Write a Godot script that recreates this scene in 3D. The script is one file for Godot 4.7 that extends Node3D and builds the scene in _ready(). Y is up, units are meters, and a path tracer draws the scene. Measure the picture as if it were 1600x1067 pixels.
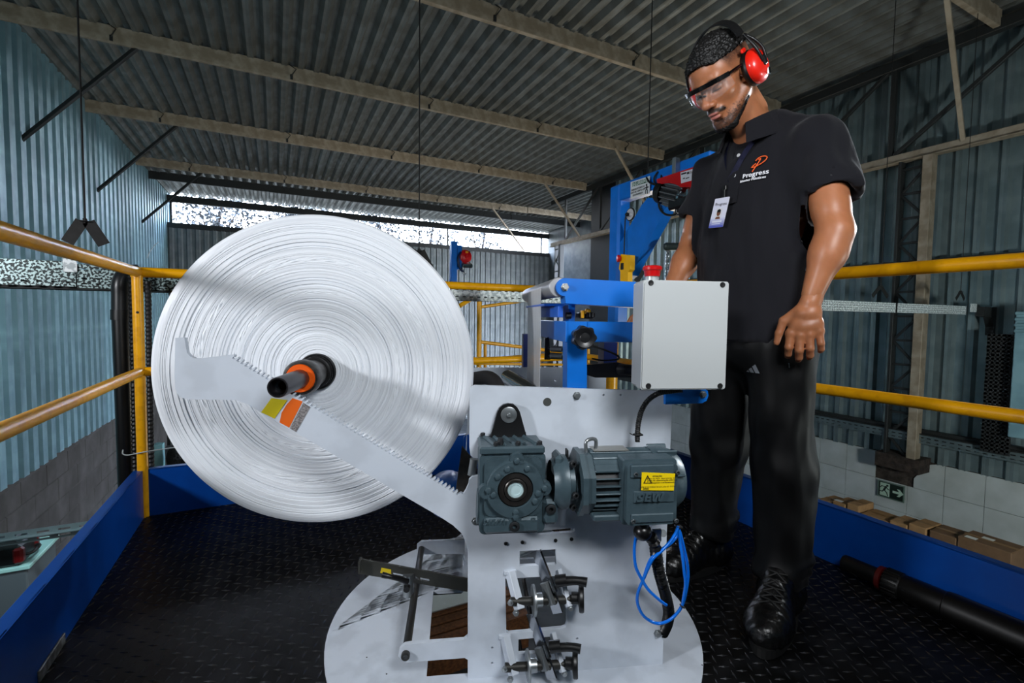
extends Node3D

# ---------------------------------------------------------------- mesh builder
class MB:
	var v := PackedVector3Array()
	var n := PackedVector3Array()
	var c := PackedColorArray()
	var uv := PackedVector2Array()
	var x := Transform3D.IDENTITY
	var col := Color.WHITE
	var colored := false
	var has_uv := false

	func t3(a: Vector3, b: Vector3, d: Vector3) -> void:   # counter-clockwise seen from outside
		var nn := (b - a).cross(d - a).normalized()
		t3n(a, b, d, nn, nn, nn)

	func t3n(a: Vector3, b: Vector3, d: Vector3, na: Vector3, nb: Vector3, nd: Vector3) -> void:
		v.append(x * a); v.append(x * d); v.append(x * b)
		n.append((x.basis * na).normalized()); n.append((x.basis * nd).normalized()); n.append((x.basis * nb).normalized())
		if colored:
			c.append(col); c.append(col); c.append(col)

	func q4(a: Vector3, b: Vector3, d: Vector3, e: Vector3) -> void:
		t3(a, b, d); t3(a, d, e)

	func q4n(a: Vector3, b: Vector3, d: Vector3, e: Vector3, na: Vector3, nb: Vector3, nd: Vector3, ne: Vector3) -> void:
		t3n(a, b, d, na, nb, nd); t3n(a, d, e, na, nd, ne)

	func box(p: Vector3, s: Vector3, bev := 0.0, bs := Basis.IDENTITY) -> void:
		var keep := x
		x = x * Transform3D(bs, p)
		var h := s * 0.5
		var e: float = minf(bev, minf(h.x, minf(h.y, h.z)) * 0.9)
		var i := h - Vector3(e, e, e)
		for ax in 3:
			var ux := (ax + 1) % 3
			var uy := (ax + 2) % 3
			for sg in [-1.0, 1.0]:
				var q := []
				for k in [[-1, -1], [1, -1], [1, 1], [-1, 1]]:
					var p3 := Vector3.ZERO
					p3[ax] = h[ax] * sg
					p3[ux] = i[ux] * k[0]
					p3[uy] = i[uy] * k[1]
					q.append(p3)
				if sg > 0.0: q4(q[0], q[1], q[2], q[3])
				else: q4(q[3], q[2], q[1], q[0])
			if e > 0.0:
				for s1 in [-1.0, 1.0]:
					for s2 in [-1.0, 1.0]:      # edge along ax between faces ux and uy
						var a := Vector3.ZERO; var b := Vector3.ZERO
						a[ux] = h[ux] * s1; a[uy] = i[uy] * s2; a[ax] = -i[ax]
						b[ux] = i[ux] * s1; b[uy] = h[uy] * s2; b[ax] = -i[ax]
						var a2 := a; a2[ax] = i[ax]
						var b2 := b; b2[ax] = i[ax]
						if s1 * s2 < 0.0: q4(a2, b2, b, a)
						else: q4(a, b, b2, a2)
		if e > 0.0:
			for sx in [-1.0, 1.0]:
				for sy in [-1.0, 1.0]:
					for sz in [-1.0, 1.0]:
						var a := Vector3(h.x * sx, i.y * sy, i.z * sz)
						var b := Vector3(i.x * sx, h.y * sy, i.z * sz)
						var d := Vector3(i.x * sx, i.y * sy, h.z * sz)
						if sx * sy * sz > 0.0: t3(a, b, d)
						else: t3(a, d, b)
		x = keep

	func frame_of(dir: Vector3) -> Basis:      # y axis along dir
		var y := dir.normalized()
		var h := Vector3.UP if absf(y.y) < 0.9 else Vector3.RIGHT
		var xx := h.cross(y).normalized()
		return Basis(xx, y, xx.cross(y))

	func cyl(a: Vector3, b: Vector3, ra: float, rb := -1.0, seg := 16, caps := true) -> void:
		if rb < 0.0: rb = ra
		var L := a.distance_to(b)
		if caps: lathe(a, b - a, [Vector2(0, 0), Vector2(ra, 0), Vector2(rb, L), Vector2(0, L)], seg)
		else: lathe(a, b - a, [Vector2(ra, 0), Vector2(rb, L)], seg)

	func lathe(o: Vector3, dir: Vector3, prof: Array, seg := 24, smooth := 35.0) -> void:   # prof: Vector2(radius, height)
		var keep := x
		x = x * Transform3D(frame_of(dir), o)
		var m := prof.size()
		var bn := []
		for k in m - 1:
			var d: Vector2 = prof[k + 1] - prof[k]
			bn.append(Vector2(d.y, -d.x).normalized())
		var cs := PackedFloat32Array(); var sn := PackedFloat32Array()
		for s in seg + 1:
			cs.append(cos(TAU * s / seg)); sn.append(sin(TAU * s / seg))
		var lim := cos(deg_to_rad(smooth))
		for k in m - 1:
			var p: Vector2 = prof[k]; var q: Vector2 = prof[k + 1]
			if p.distance_to(q) < 1e-6: continue
			var n0: Vector2 = bn[k]; var n1: Vector2 = bn[k]
			if k > 0 and bn[k - 1].dot(bn[k]) > lim: n0 = (bn[k - 1] + bn[k]).normalized()
			if k < m - 2 and bn[k + 1].dot(bn[k]) > lim: n1 = (bn[k + 1] + bn[k]).normalized()
			for s in seg:
				var c0 := cs[s]; var s0 := sn[s]; var c1 := cs[s + 1]; var s1 := sn[s + 1]
				var a := Vector3(p.x * c0, p.y, -p.x * s0); var b := Vector3(p.x * c1, p.y, -p.x * s1)
				var d := Vector3(q.x * c1, q.y, -q.x * s1); var e := Vector3(q.x * c0, q.y, -q.x * s0)
				var na := Vector3(n0.x * c0, n0.y, -n0.x * s0); var nb := Vector3(n0.x * c1, n0.y, -n0.x * s1)
				var nd := Vector3(n1.x * c1, n1.y, -n1.x * s1); var ne := Vector3(n1.x * c0, n1.y, -n1.x * s0)
				if p.x > 1e-7: t3n(a, b, d, na, nb, nd)
				if q.x > 1e-7: t3n(a, d, e, na, nd, ne)
		x = keep

	func tube(pts: Array, r, seg := 10, caps := true) -> void:      # r: number or array of radii
		var m := pts.size()
		var prev := Basis()
		var rings := []
		for k in m:
			var d: Vector3
			if k == 0: d = pts[1] - pts[0]
			elif k == m - 1: d = pts[m - 1] - pts[m - 2]
			else: d = (pts[k + 1] - pts[k]).normalized() + (pts[k] - pts[k - 1]).normalized()
			d = d.normalized()
			var f: Basis
			if k == 0: f = frame_of(d)
			else:
				var xx := (prev.x - d * prev.x.dot(d)).normalized()
				f = Basis(xx, d, xx.cross(d))
			prev = f
			var rr: float = r[k] if r is Array else r
			var ring := []
			for s in seg:
				var an := TAU * s / seg
				var nn := f.x * cos(an) - f.z * sin(an)
				ring.append([pts[k] + nn * rr, nn])
			rings.append(ring)
		for k in m - 1:
			var tilt := Vector3.ZERO
			if r is Array and m > 30: tilt = (pts[k + 1] - pts[k]).normalized() * ((r[k + 1] - r[k]) / maxf(pts[k].distance_to(pts[k + 1]), 1e-5))
			for s in seg:
				var s2 := (s + 1) % seg
				var n0: Vector3 = rings[k][s][1] - tilt; var n1: Vector3 = rings[k][s2][1] - tilt; var n2: Vector3 = rings[k + 1][s2][1] - tilt; var n3: Vector3 = rings[k + 1][s][1] - tilt
				q4n(rings[k][s][0], rings[k][s2][0], rings[k + 1][s2][0], rings[k + 1][s][0], n0, n1, n2, n3)
		if caps:
			for s in seg:
				var s2 := (s + 1) % seg
				t3(pts[0], rings[0][s2][0], rings[0][s][0])
				t3(pts[m - 1], rings[m - 1][s][0], rings[m - 1][s2][0])

	func ball(p: Vector3, r: Vector3, seg := 16) -> void:
		var rows := maxi(6, seg / 2)
		var keep := x
		x = x * Transform3D(Basis.IDENTITY, p)
		for i in rows:
			var t0 := PI * i / rows; var t1 := PI * (i + 1) / rows
			for s in seg:
				var f0 := TAU * s / seg; var f1 := TAU * (s + 1) / seg
				var a := Vector3(sin(t0) * cos(f0), cos(t0), -sin(t0) * sin(f0)); var b := Vector3(sin(t1) * cos(f0), cos(t1), -sin(t1) * sin(f0))
				var d := Vector3(sin(t1) * cos(f1), cos(t1), -sin(t1) * sin(f1)); var e := Vector3(sin(t0) * cos(f1), cos(t0), -sin(t0) * sin(f1))
				if i < rows - 1: t3n(a * r, b * r, d * r, a / r, b / r, d / r)
				if i > 0: t3n(a * r, d * r, e * r, a / r, d / r, e / r)
		x = keep

	static func area2(p: Array) -> float:
		var s := 0.0
		for i in p.size():
			var q: Vector2 = p[(i + 1) % p.size()]
			s += p[i].x * q.y - q.x * p[i].y
		return s

	static func bridged(outer: Array, holes: Array) -> Array:
		var o := outer.duplicate()
		if area2(o) < 0.0: o.reverse()
		var hs := []
		for h in holes:
			var hh: Array = h.duplicate()
			if area2(hh) > 0.0: hh.reverse()
			var k := 0
			for i in hh.size():
				if hh[i].x > hh[k].x: k = i
			hs.append([hh[k].x, hh, k])
		hs.sort_custom(func(a, b): return a[0] > b[0])
		var used := {}
		for e in hs:
			var hh: Array = e[1]
			var k: int = e[2]
			var p: Vector2 = hh[k]
			var best := -1; var bd := 1e9
			for i in o.size():
				var q: Vector2 = o[i]
				if q.x < p.x - 1e-6 or used.has(q): continue
				var d := p.distance_squared_to(q)
				if d >= bd: continue
				var ok := true
				for j in o.size():
					var s0: Vector2 = o[j]; var s1: Vector2 = o[(j + 1) % o.size()]
					if s0.distance_squared_to(q) < 1e-12 or s1.distance_squared_to(q) < 1e-12: continue
					if Geometry2D.segment_intersects_segment(p, q, s0, s1) != null: ok = false; break
				if ok:
					best = i; bd = d
			if best < 0: continue
			used[o[best]] = true; used[p] = true
			var ins := []
			for i in hh.size() + 1: ins.append(hh[(k + i) % hh.size()])
			ins.append(o[best])
			o = o.slice(0, best + 1) + ins + o.slice(best + 1)
		return o

	static func ears(p: Array) -> PackedInt32Array:
		var idx := range(p.size())
		var out := PackedInt32Array()
		var guard := 0
		var i := 0
		while idx.size() > 3 and guard < idx.size() * 2 + 10:
			var m := idx.size()
			i = i % m
			var a: Vector2 = p[idx[(i + m - 1) % m]]; var b: Vector2 = p[idx[i]]; var d: Vector2 = p[idx[(i + 1) % m]]
			var cr := (b - a).cross(d - b)
			var ok := cr > 1e-12
			if ok:
				for j in idx:
					var q: Vector2 = p[j]
					if q == a or q == b or q == d: continue
					if (b - a).cross(q - a) >= -1e-12 and (d - b).cross(q - b) >= -1e-12 and (a - d).cross(q - d) >= -1e-12:
						ok = false; break
			if ok:
				out.append_array([idx[(i + m - 1) % m], idx[i], idx[(i + 1) % m]])
				idx.remove_at(i); guard = 0
			elif absf(cr) <= 1e-12:
				idx.remove_at(i); guard = 0
			else:
				i += 1; guard += 1
		if idx.size() == 3: out.append_array([idx[0], idx[1], idx[2]])
		return out

	func plate(outer: Array, z0: float, z1: float, holes := [], round_walls := false) -> void:     # polygon in xy, solid from z0 up to z1
		var o := bridged(outer, holes)
		var t := ears(o)
		for k in range(0, t.size(), 3):
			var a: Vector2 = o[t[k]]; var b: Vector2 = o[t[k + 1]]; var d: Vector2 = o[t[k + 2]]
			t3(Vector3(a.x, a.y, z1), Vector3(b.x, b.y, z1), Vector3(d.x, d.y, z1))
			t3(Vector3(a.x, a.y, z0), Vector3(d.x, d.y, z0), Vector3(b.x, b.y, z0))
		var loops := [outer] + holes
		for li in loops.size():
			var lp: Array = loops[li].duplicate()
			if (area2(lp) < 0.0) != (li > 0): lp.reverse()
			var m := lp.size()
			for k in m:
				var a: Vector2 = lp[k]; var b: Vector2 = lp[(k + 1) % m]
				q4(Vector3(a.x, a.y, z0), Vector3(b.x, b.y, z0), Vector3(b.x, b.y, z1), Vector3(a.x, a.y, z1))

	func mesh() -> ArrayMesh:
		var arr := []
		arr.resize(Mesh.ARRAY_MAX)
		arr[Mesh.ARRAY_VERTEX] = v
		arr[Mesh.ARRAY_NORMAL] = n
		if colored: arr[Mesh.ARRAY_COLOR] = c
		if has_uv: arr[Mesh.ARRAY_TEX_UV] = uv
		var am := ArrayMesh.new()
		am.add_surface_from_arrays(Mesh.PRIMITIVE_TRIANGLES, arr)
		return am

# ---------------------------------------------------------------- things, parts, materials
var off := {}
var mats := {}
var MT: Transform3D

func circ(p: Vector2, r: float, seg := 16, ry := -1.0) -> Array:
	var o := []
	for i in seg: o.append(p + Vector2(cos(TAU * i / seg) * r, sin(TAU * i / seg) * (ry if ry > 0.0 else r)))
	return o

func rrect(a: Vector2, b: Vector2, r: float, seg := 4) -> Array:
	var o := []
	var lo := Vector2(minf(a.x, b.x), minf(a.y, b.y)); var hi := Vector2(maxf(a.x, b.x), maxf(a.y, b.y))
	for k in 4:
		var cc := Vector2(hi.x - r if k == 0 or k == 3 else lo.x + r, hi.y - r if k < 2 else lo.y + r)
		for i in seg + 1:
			var an := PI / 2 * (k + float(i) / seg)
			o.append(cc + Vector2(cos(an), sin(an)) * r)
	return o

func thing(called: String, label: String, category: String, base := Vector3.ZERO, frame := Transform3D.IDENTITY, group := "") -> Node3D:
	var o := Node3D.new()
	o.name = called
	add_child(o, true)
	o.transform = frame * Transform3D(Basis.IDENTITY, base)
	off[o] = -base
	o.set_meta("label", label)
	if category != "": o.set_meta("category", category)
	if group != "": o.set_meta("group", group)
	return o

func structure(called: String) -> Node3D:
	var o := Node3D.new()
	o.name = called
	add_child(o, true)
	o.set_meta("kind", "structure")
	return o

func part(called: String, b, m: Material, parent: Node3D, label := "") -> MeshInstance3D:
	var o := MeshInstance3D.new()
	o.name = called
	o.mesh = b.mesh() if b is MB else b
	o.material_override = m
	parent.add_child(o, true)
	o.position = off.get(parent, Vector3.ZERO)
	if label != "": o.set_meta("label", label)
	return o

func put(o: Node3D, meta: Dictionary) -> Node3D:
	for k in meta: o.set_meta(k, meta[k])
	return o

func mat(col: Color, rough := 0.5, metal := 0.0, spec := 0.5) -> StandardMaterial3D:
	var key := "%s %s %s %s" % [col, rough, metal, spec]
	if not mats.has(key):
		var m := StandardMaterial3D.new()
		m.albedo_color = col
		m.roughness = rough
		m.metallic = metal
		m.metallic_specular = spec
		mats[key] = m
	return mats[key]

func noise_tex(freq: float, lo: Color, hi: Color, seed_ := 1, kind := FastNoiseLite.TYPE_SIMPLEX_SMOOTH, oct := 4, a := 0.0, z := 1.0) -> NoiseTexture2D:
	var f := FastNoiseLite.new()
	f.noise_type = kind
	f.seed = seed_
	f.frequency = freq
	f.fractal_octaves = oct
	var t := NoiseTexture2D.new()
	t.width = 512; t.height = 512
	t.seamless = true
	t.noise = f
	var g := Gradient.new()
	g.offsets = PackedFloat32Array([a, z])
	g.colors = PackedColorArray([lo, hi])
	t.color_ramp = g
	return t

func matn(col: Color, rough: float, metal: float, scale: float, tex: Texture2D, bump: Texture2D = null, bump_cm := 0.0, rough_tex: Texture2D = null) -> StandardMaterial3D:
	var m := StandardMaterial3D.new()
	m.albedo_color = col
	m.roughness = rough
	m.metallic = metal
	m.albedo_texture = tex
	m.uv1_triplanar = true
	m.uv1_world_triplanar = true
	m.uv1_scale = Vector3(scale, scale, scale)
	if bump:
		m.heightmap_enabled = true
		m.heightmap_texture = bump
		m.heightmap_scale = bump_cm
	if rough_tex:
		m.roughness_texture = rough_tex
	return m

func lettering(text: String, size: float, depth: float, m: Material, parent: Node3D, at: Vector3, basis := Basis.IDENTITY, bold := true, called := "lettering", font := "Droid Sans") -> MeshInstance3D:
	var t := TextMesh.new()
	var f := SystemFont.new()
	f.font_names = PackedStringArray([font])
	f.font_weight = 700 if bold else 400
	t.font = f
	t.text = text
	t.font_size = 48
	t.pixel_size = size / 48.0
	t.depth = depth
	t.curve_step = 2.0
	var o := MeshInstance3D.new()
	o.name = called
	o.mesh = t
	o.material_override = m
	parent.add_child(o, true)
	o.transform = Transform3D(basis, at + off.get(parent, Vector3.ZERO))
	return o

func hexbolt(b: MB, p: Vector3, dir: Vector3, r: float, h: float) -> void:
	b.lathe(p, dir, [Vector2(r * 1.35, 0), Vector2(r * 1.35, h * 0.25), Vector2(r, h * 0.25), Vector2(r, h * 0.9), Vector2(r * 0.85, h), Vector2(0, h)], 6)

func sockbolt(b: MB, p: Vector3, dir: Vector3, r: float, h: float) -> void:
	b.lathe(p, dir, [Vector2(r, 0), Vector2(r, h * 0.85), Vector2(r * 0.85, h), Vector2(r * 0.5, h), Vector2(r * 0.5, h * 0.3), Vector2(0, h * 0.3)], 12)

func smooth_path(pts: Array, sub := 4) -> Array:
	var o := []
	var m := pts.size()
	for i in m - 1:
		var p0: Vector3 = pts[maxi(i - 1, 0)]; var p1: Vector3 = pts[i]; var p2: Vector3 = pts[i + 1]; var p3: Vector3 = pts[mini(i + 2, m - 1)]
		for k in sub:
			o.append(p1.cubic_interpolate(p2, p0, p3, float(k) / sub))
	o.append(pts[m - 1])
	return o

func ribbed(pts: Array, r: float, pitch: float, depth: float) -> Array:        # path and radii of a corrugated hose
	var L := 0.0
	var path := [pts[0]]; var rad := [r]
	var k := 0
	for i in pts.size() - 1:
		var d: float = pts[i].distance_to(pts[i + 1])
		var t := 0.0
		while L + t + pitch / 2 < L + d:
			t += pitch / 2
			path.append(pts[i].lerp(pts[i + 1], t / d)); rad.append(r - (depth if k % 2 else 0.0)); k += 1
	path.append(pts[-1]); rad.append(r)
	return [path, rad]

var galv: Array = []
var galv_roof: Array = []
var galv_right: Array = []
var galv_back: Array = []
var steel_dark: Material
var steel_warm: Material
var yellow: Material
var blue: Material
var white_paint: Material
var black_plastic: Material
var rubber: Material
var chrome: Material
var toe_blue: Material
var zinc: Material
var rng := RandomNumberGenerator.new()

func _ready() -> void:
	# ---- camera
	var cam := Camera3D.new()
	cam.name = "camera"
	add_child(cam)
	cam.fov = rad_to_deg(2.0 * atan(533.5 / 737.0))
	cam.near = 0.05
	cam.far = 200.0
	cam.transform = Transform3D(Basis(Vector3(0.8939, 0.0121, 0.448), Vector3(0.0129, 0.9985, -0.0527), Vector3(-0.448, 0.0529, 0.8925)), Vector3(0, 0.92, 0))
	# ---- sky, exposure
	var we := WorldEnvironment.new()
	we.name = "environment"
	var env := Environment.new()
	var sky := Sky.new()
	var sm := ProceduralSkyMaterial.new()
	sm.sky_top_color = Color(0.72, 0.80, 0.93)
	sm.sky_horizon_color = Color(0.95, 0.97, 1.0)
	sm.ground_bottom_color = Color(0.35, 0.36, 0.36)
	sm.ground_horizon_color = Color(0.6, 0.62, 0.63)
	sm.sky_energy_multiplier = 5.0
	sm.ground_energy_multiplier = 1.0
	sky.sky_material = sm
	env.background_mode = Environment.BG_SKY
	env.sky = sky
	env.tonemap_mode = Environment.TONE_MAPPER_LINEAR
	env.tonemap_exposure = 1.0
	env.sdfgi_enabled = true
	env.ssao_enabled = true
	env.ssil_enabled = true
	we.environment = env
	add_child(we)
	# ---- photographer's flash heads
	flash("flash_side", Vector3(-2.3, 1.55, -0.75), Vector3(0.1, 0.65, -1.5), 0.25, 5.6, Color(0.97, 0.98, 1.0))
	var key := SpotLight3D.new()
	key.name = "flash_key"
	add_child(key)
	key.look_at_from_position(Vector3(0.5, 1.75, 0.4), Vector3(0.9, 1.0, -1.2), Vector3.UP)
	key.spot_angle = 40.0
	key.spot_angle_attenuation = 0.45
	key.spot_range = 40.0
	key.light_size = 0.3
	key.light_energy = 2.5
	key.light_color = Color(0.97, 0.985, 1.0)
	key.shadow_enabled = true
	var rim := SpotLight3D.new()
	rim.name = "flash_rim"
	add_child(rim)
	rim.look_at_from_position(Vector3(3.7, 1.6, -0.75), Vector3(1.45, 1.1, -1.05), Vector3.UP)
	rim.spot_angle = 20.0
	rim.spot_angle_attenuation = 0.5
	rim.spot_range = 40.0
	rim.light_size = 0.15
	rim.light_energy = 6.0
	rim.light_color = Color(0.95, 0.98, 1.0)
	rim.shadow_enabled = true
	flash("flash_roof", Vector3(7.2, -1.6, -7.5), Vector3(1.5, 5.0, -9.5), 1.4, 17.0, Color(1.0, 0.96, 0.88))
	flash("flash_left_wall", Vector3(-0.9, 0.7, -3.5), Vector3(-3.4, 1.6, -9.0), 0.4, 8.0, Color(0.88, 0.97, 1.0))
	flash("flash_right_wall", Vector3(4.2, 0.2, 1.6), Vector3(9.0, 1.4, -5.5), 0.5, 20.0, Color(0.95, 0.99, 0.98))
	flash("flash_back_wall", Vector3(2.5, 0.6, -9.0), Vector3(3.0, 0.6, -20.0), 0.6, 9.0, Color(1.0, 0.98, 0.95))
	rng.seed = 7
	MT = Transform3D(Basis(Vector3(0.9408, 0, 0.3391), Vector3(0, 1, 0), Vector3(-0.3391, 0, 0.9408)), Vector3(0.3866, 0, -1.0725))
	make_materials()
	build_hall()
	build_platform()
	build_trays()
	build_machine()
	build_motor()
	build_roll()
	build_head_frame()
	build_crane()
	build_small_things()
	build_person()

func flash(called: String, at: Vector3, to: Vector3, size: float, energy: float, col: Color) -> void:
	var l := AreaLight3D.new()
	l.name = called
	add_child(l)
	l.look_at_from_position(at, to, Vector3.UP if absf((to - at).normalized().y) < 0.95 else Vector3.RIGHT)
	l.area_size = Vector2(size, size)
	l.light_energy = energy
	l.light_color = col
	l.area_range = 40.0
	l.area_attenuation = 2.0
	l.shadow_enabled = true

func make_materials() -> void:
	var spangle := noise_tex(0.012, Color(0.78, 0.80, 0.82), Color(1, 1, 1), 3, FastNoiseLite.TYPE_CELLULAR, 3, 0.2, 0.9)
	var streak := noise_tex(0.005, Color(0.86, 0.88, 0.89), Color(1, 1, 1), 5, FastNoiseLite.TYPE_SIMPLEX_SMOOTH, 5, 0.25, 0.75)
	var dirt := noise_tex(0.006, Color(0.84, 0.82, 0.79), Color(1, 1, 1), 9, FastNoiseLite.TYPE_SIMPLEX_SMOOTH, 5, 0.25, 0.7)
	var bump := noise_tex(0.03, Color.BLACK, Color.WHITE, 11)
	for k in 3:
		var t := 1.0 - 0.06 * k
		galv.append(matn(Color(0.52 * t, 0.66 * t, 0.70 * t), 0.5, 0.25, 0.8, streak))
		galv_right.append(matn(Color(0.54 * t, 0.6 * t, 0.61 * t), 0.36, 0.55, 0.8, streak))
		galv_back.append(matn(Color(0.46 * t, 0.48 * t, 0.48 * t), 0.6, 0.15, 0.8, streak))
		galv_roof.append(matn(Color(0.47 * t, 0.48 * t, 0.47 * t), 0.5, 0.35, 0.7, dirt))
	steel_dark = mat(Color(0.16, 0.165, 0.165), 0.55, 0.3)
	steel_warm = matn(Color(0.62, 0.57, 0.5), 0.6, 0.1, 1.2, dirt)
	yellow = matn(Color(0.93, 0.66, 0.01), 0.32, 0.0, 1.5, noise_tex(0.02, Color(0.93, 0.91, 0.88), Color(1, 1, 1), 21, FastNoiseLite.TYPE_SIMPLEX_SMOOTH, 5, 0.25, 0.45))
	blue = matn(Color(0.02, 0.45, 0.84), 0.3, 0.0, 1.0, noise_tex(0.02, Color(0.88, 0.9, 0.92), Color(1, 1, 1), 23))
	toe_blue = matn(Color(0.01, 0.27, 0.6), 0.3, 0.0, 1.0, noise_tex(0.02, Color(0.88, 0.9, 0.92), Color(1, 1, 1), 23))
	white_paint = matn(Color(0.80, 0.83, 0.87), 0.42, 0.0, 1.3, noise_tex(0.012, Color(0.94, 0.94, 0.94), Color(1, 1, 1), 25, FastNoiseLite.TYPE_SIMPLEX_SMOOTH, 5, 0.3, 0.6))
	black_plastic = mat(Color(0.055, 0.055, 0.06), 0.38)
	rubber = mat(Color(0.03, 0.03, 0.032), 0.6)
	chrome = mat(Color(0.72, 0.73, 0.75), 0.16, 1.0)
	zinc = mat(Color(0.6, 0.62, 0.63), 0.35, 0.8)

# ---------------------------------------------------------------- the hall
func trapezoid(width: float, pitch: float, depth: float, length: float, crest := 0.36, valley := 0.34) -> MB:   # u along x, length along y, relief towards +z
	var b := MB.new()
	var pr := []
	var n := int(round(width / pitch))
	var ramp := (1.0 - crest - valley) / 2.0
	for k in n:
		pr.append(Vector2((k + 0.0) * pitch, 0)); pr.append(Vector2((k + valley) * pitch, 0))
		pr.append(Vector2((k + valley + ramp) * pitch, depth)); pr.append(Vector2((k + valley + ramp + crest * 0.5) * pitch, depth * 0.94)); pr.append(Vector2((k + valley + ramp + crest) * pitch, depth))
	pr.append(Vector2(n * pitch, 0)); pr.append(Vector2(n * pitch + 0.012, 0.004))
	for i in pr.size() - 1:
		var p: Vector2 = pr[i]; var q: Vector2 = pr[i + 1]
		b.q4(Vector3(p.x, 0, p.y), Vector3(q.x, 0, q.y), Vector3(q.x, length, q.y), Vector3(p.x, length, p.y))
		b.q4(Vector3(q.x, 0, q.y - 0.002), Vector3(p.x, 0, p.y - 0.002), Vector3(p.x, length, p.y - 0.002), Vector3(q.x, length, q.y - 0.002))
	return b

func bar(b: MB, p: Vector3, q: Vector3, wd: float, ht: float, roll := 0.0) -> void:     # square bar from p to q
	var f := b.frame_of(q - p)
	b.box((p + q) / 2.0, Vector3(wd, p.distance_to(q), ht), minf(wd, ht) * 0.08, f * Basis(Vector3.UP, roll))

func slab(parent: Node3D, called: String, a: Vector3, c: Vector3, m: Material) -> void:
	var b := MB.new()
	b.box((a + c) / 2.0, (c - a).abs())
	part(called, b, m, parent)

func build_hall() -> void:
	var concrete := matn(Color(0.30, 0.29, 0.28), 0.9, 0.0, 0.35, noise_tex(0.006, Color(0.72, 0.7, 0.68), Color(1, 1, 1), 31, FastNoiseLite.TYPE_SIMPLEX_SMOOTH, 6, 0.2, 0.8), noise_tex(0.04, Color.BLACK, Color.WHITE, 33), 0.15)
	# left wall: corrugated sheets above a block wall
	var wl := structure("wall_left")
	var sh := trapezoid(1.3, 0.325, 0.075, 6.68, 0.52, 0.3).mesh()
	for k in 20:
		var o := part("metal_sheet", sh, galv[(k * 7 + k / 3) % 3], wl)
		o.transform = Transform3D(Basis(Vector3(0, 0, -1), Vector3.UP, Vector3(1, 0, 0)), Vector3(-3.38 + 0.003 * (k % 2), -1.485 - 0.015 * (k % 3), 5.2 - k * 1.3))
	slab(wl, "cladding_core", Vector3(-3.575, -1.446, 5.46), Vector3(-3.419, 5.249, -20.28), steel_dark)
	var blk := MB.new(); blk.box(Vector3.ZERO, Vector3(0.14, 0.385, 0.885), 0.012)
	var bm := blk.mesh()
	for r in 6:
		for k in 16:
			var o := part("concrete_block", bm, concrete, wl)
			o.position = Vector3(-3.50 + rng.randf() * 0.006, -1.80 - r * 0.39, -1.0 - k * 0.89 - (r % 2) * 0.44)
	slab(wl, "block_core", Vector3(-3.77, -3.812, 5.46), Vector3(-3.484, -1.511, -20.28), concrete)
	slab(wl, "sill", Vector3(-3.536, -1.602, 5.2), Vector3(-3.38, -1.524, -20.15), concrete)
	# back wall with the open strip under the eave
	var wb := structure("wall_back")
	var shb := trapezoid(1.3, 0.26, 0.05, 7.67).mesh()
	for k in 12:
		var o := part("metal_sheet", shb, galv_back[(k * 5 + 1) % 3], wb)
		o.transform = Transform3D(Basis.IDENTITY, Vector3(-3.38 + k * 1.3, -3.786, -20.15 + 0.003 * (k % 2)))
	slab(wb, "cladding_core", Vector3(-3.51, -3.786, -20.345), Vector3(12.22, 3.858, -20.202), steel_dark)
	slab(wb, "top_rail", Vector3(-3.38, 3.858, -20.306), Vector3(12.22, 4.04, -20.098), steel_dark)
	slab(wb, "eave_beam", Vector3(-3.38, 4.755, -20.28), Vector3(12.22, 4.989, -20.15), steel_dark)
	var mull := MB.new()
	for xx in [-3.2, 1.56, 6.9, 11.7]: mull.box(Vector3(xx, 4.4, -20.23), Vector3(0.07, 0.8, 0.06))
	part("opening_post", mull, steel_dark, wb)
	# right wall: sheets above white tiles
	var wr := structure("wall_right")
	var shr := trapezoid(1.25, 0.25, 0.055, 6.4, 0.3, 0.42).mesh()
	for k in 13:
		var o := part("metal_sheet", shr, galv_right[(k * 4 + k / 4) % 3], wr)
		o.transform = Transform3D(Basis(Vector3(0, 0, 1), Vector3.UP, Vector3(-1, 0, 0)), Vector3(9.035 - 0.003 * (k % 2), -1.262, 3.7 - k * 1.25))
	slab(wr, "cladding_core", Vector3(9.087, -3.812, 5.46), Vector3(9.295, 5.249, -12.55), steel_dark)
	slab(wr, "girt", Vector3(8.87, 1.7341, 5.2), Vector3(8.97, 1.869, -12.5), steel_dark)
	slab(wr, "base_girt", Vector3(8.866, -0.874, 5.2), Vector3(8.97, -0.744, -12.5), steel_dark)
	slab(wr, "wall_base", Vector3(9.009, -3.812, 5.2), Vector3(9.1, -1.251, -12.5), matn(Color(0.3, 0.26, 0.23), 0.9, 0.0, 0.9, noise_tex(0.015, Color(0.4, 0.36, 0.33), Color(1, 1, 1), 37), noise_tex(0.04, Color.BLACK, Color.WHITE, 38), 1.0))
	slab(wr, "corbel", Vector3(8.64, -1.40, -4.08), Vector3(9.01, -1.18, -3.5), matn(Color(0.27, 0.22, 0.19), 0.9, 0.0, 0.9, noise_tex(0.015, Color(0.4, 0.36, 0.33), Color(1, 1, 1), 35), noise_tex(0.04, Color.BLACK, Color.WHITE, 38), 1.0))
	var tile_m := matn(Color(0.74, 0.76, 0.76), 0.35, 0.0, 0.7, noise_tex(0.006, Color(0.88, 0.88, 0.87), Color(1, 1, 1), 39))
	var tl := MB.new(); tl.box(Vector3.ZERO, Vector3(0.018, 0.45, 0.45), 0.003)
	var tm := tl.mesh()
	var cut := MB.new()
	cut.x = Transform3D(Basis(Vector3(0, 0, 1), Vector3.UP, Vector3(-1, 0, 0)), Vector3.ZERO)
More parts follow.
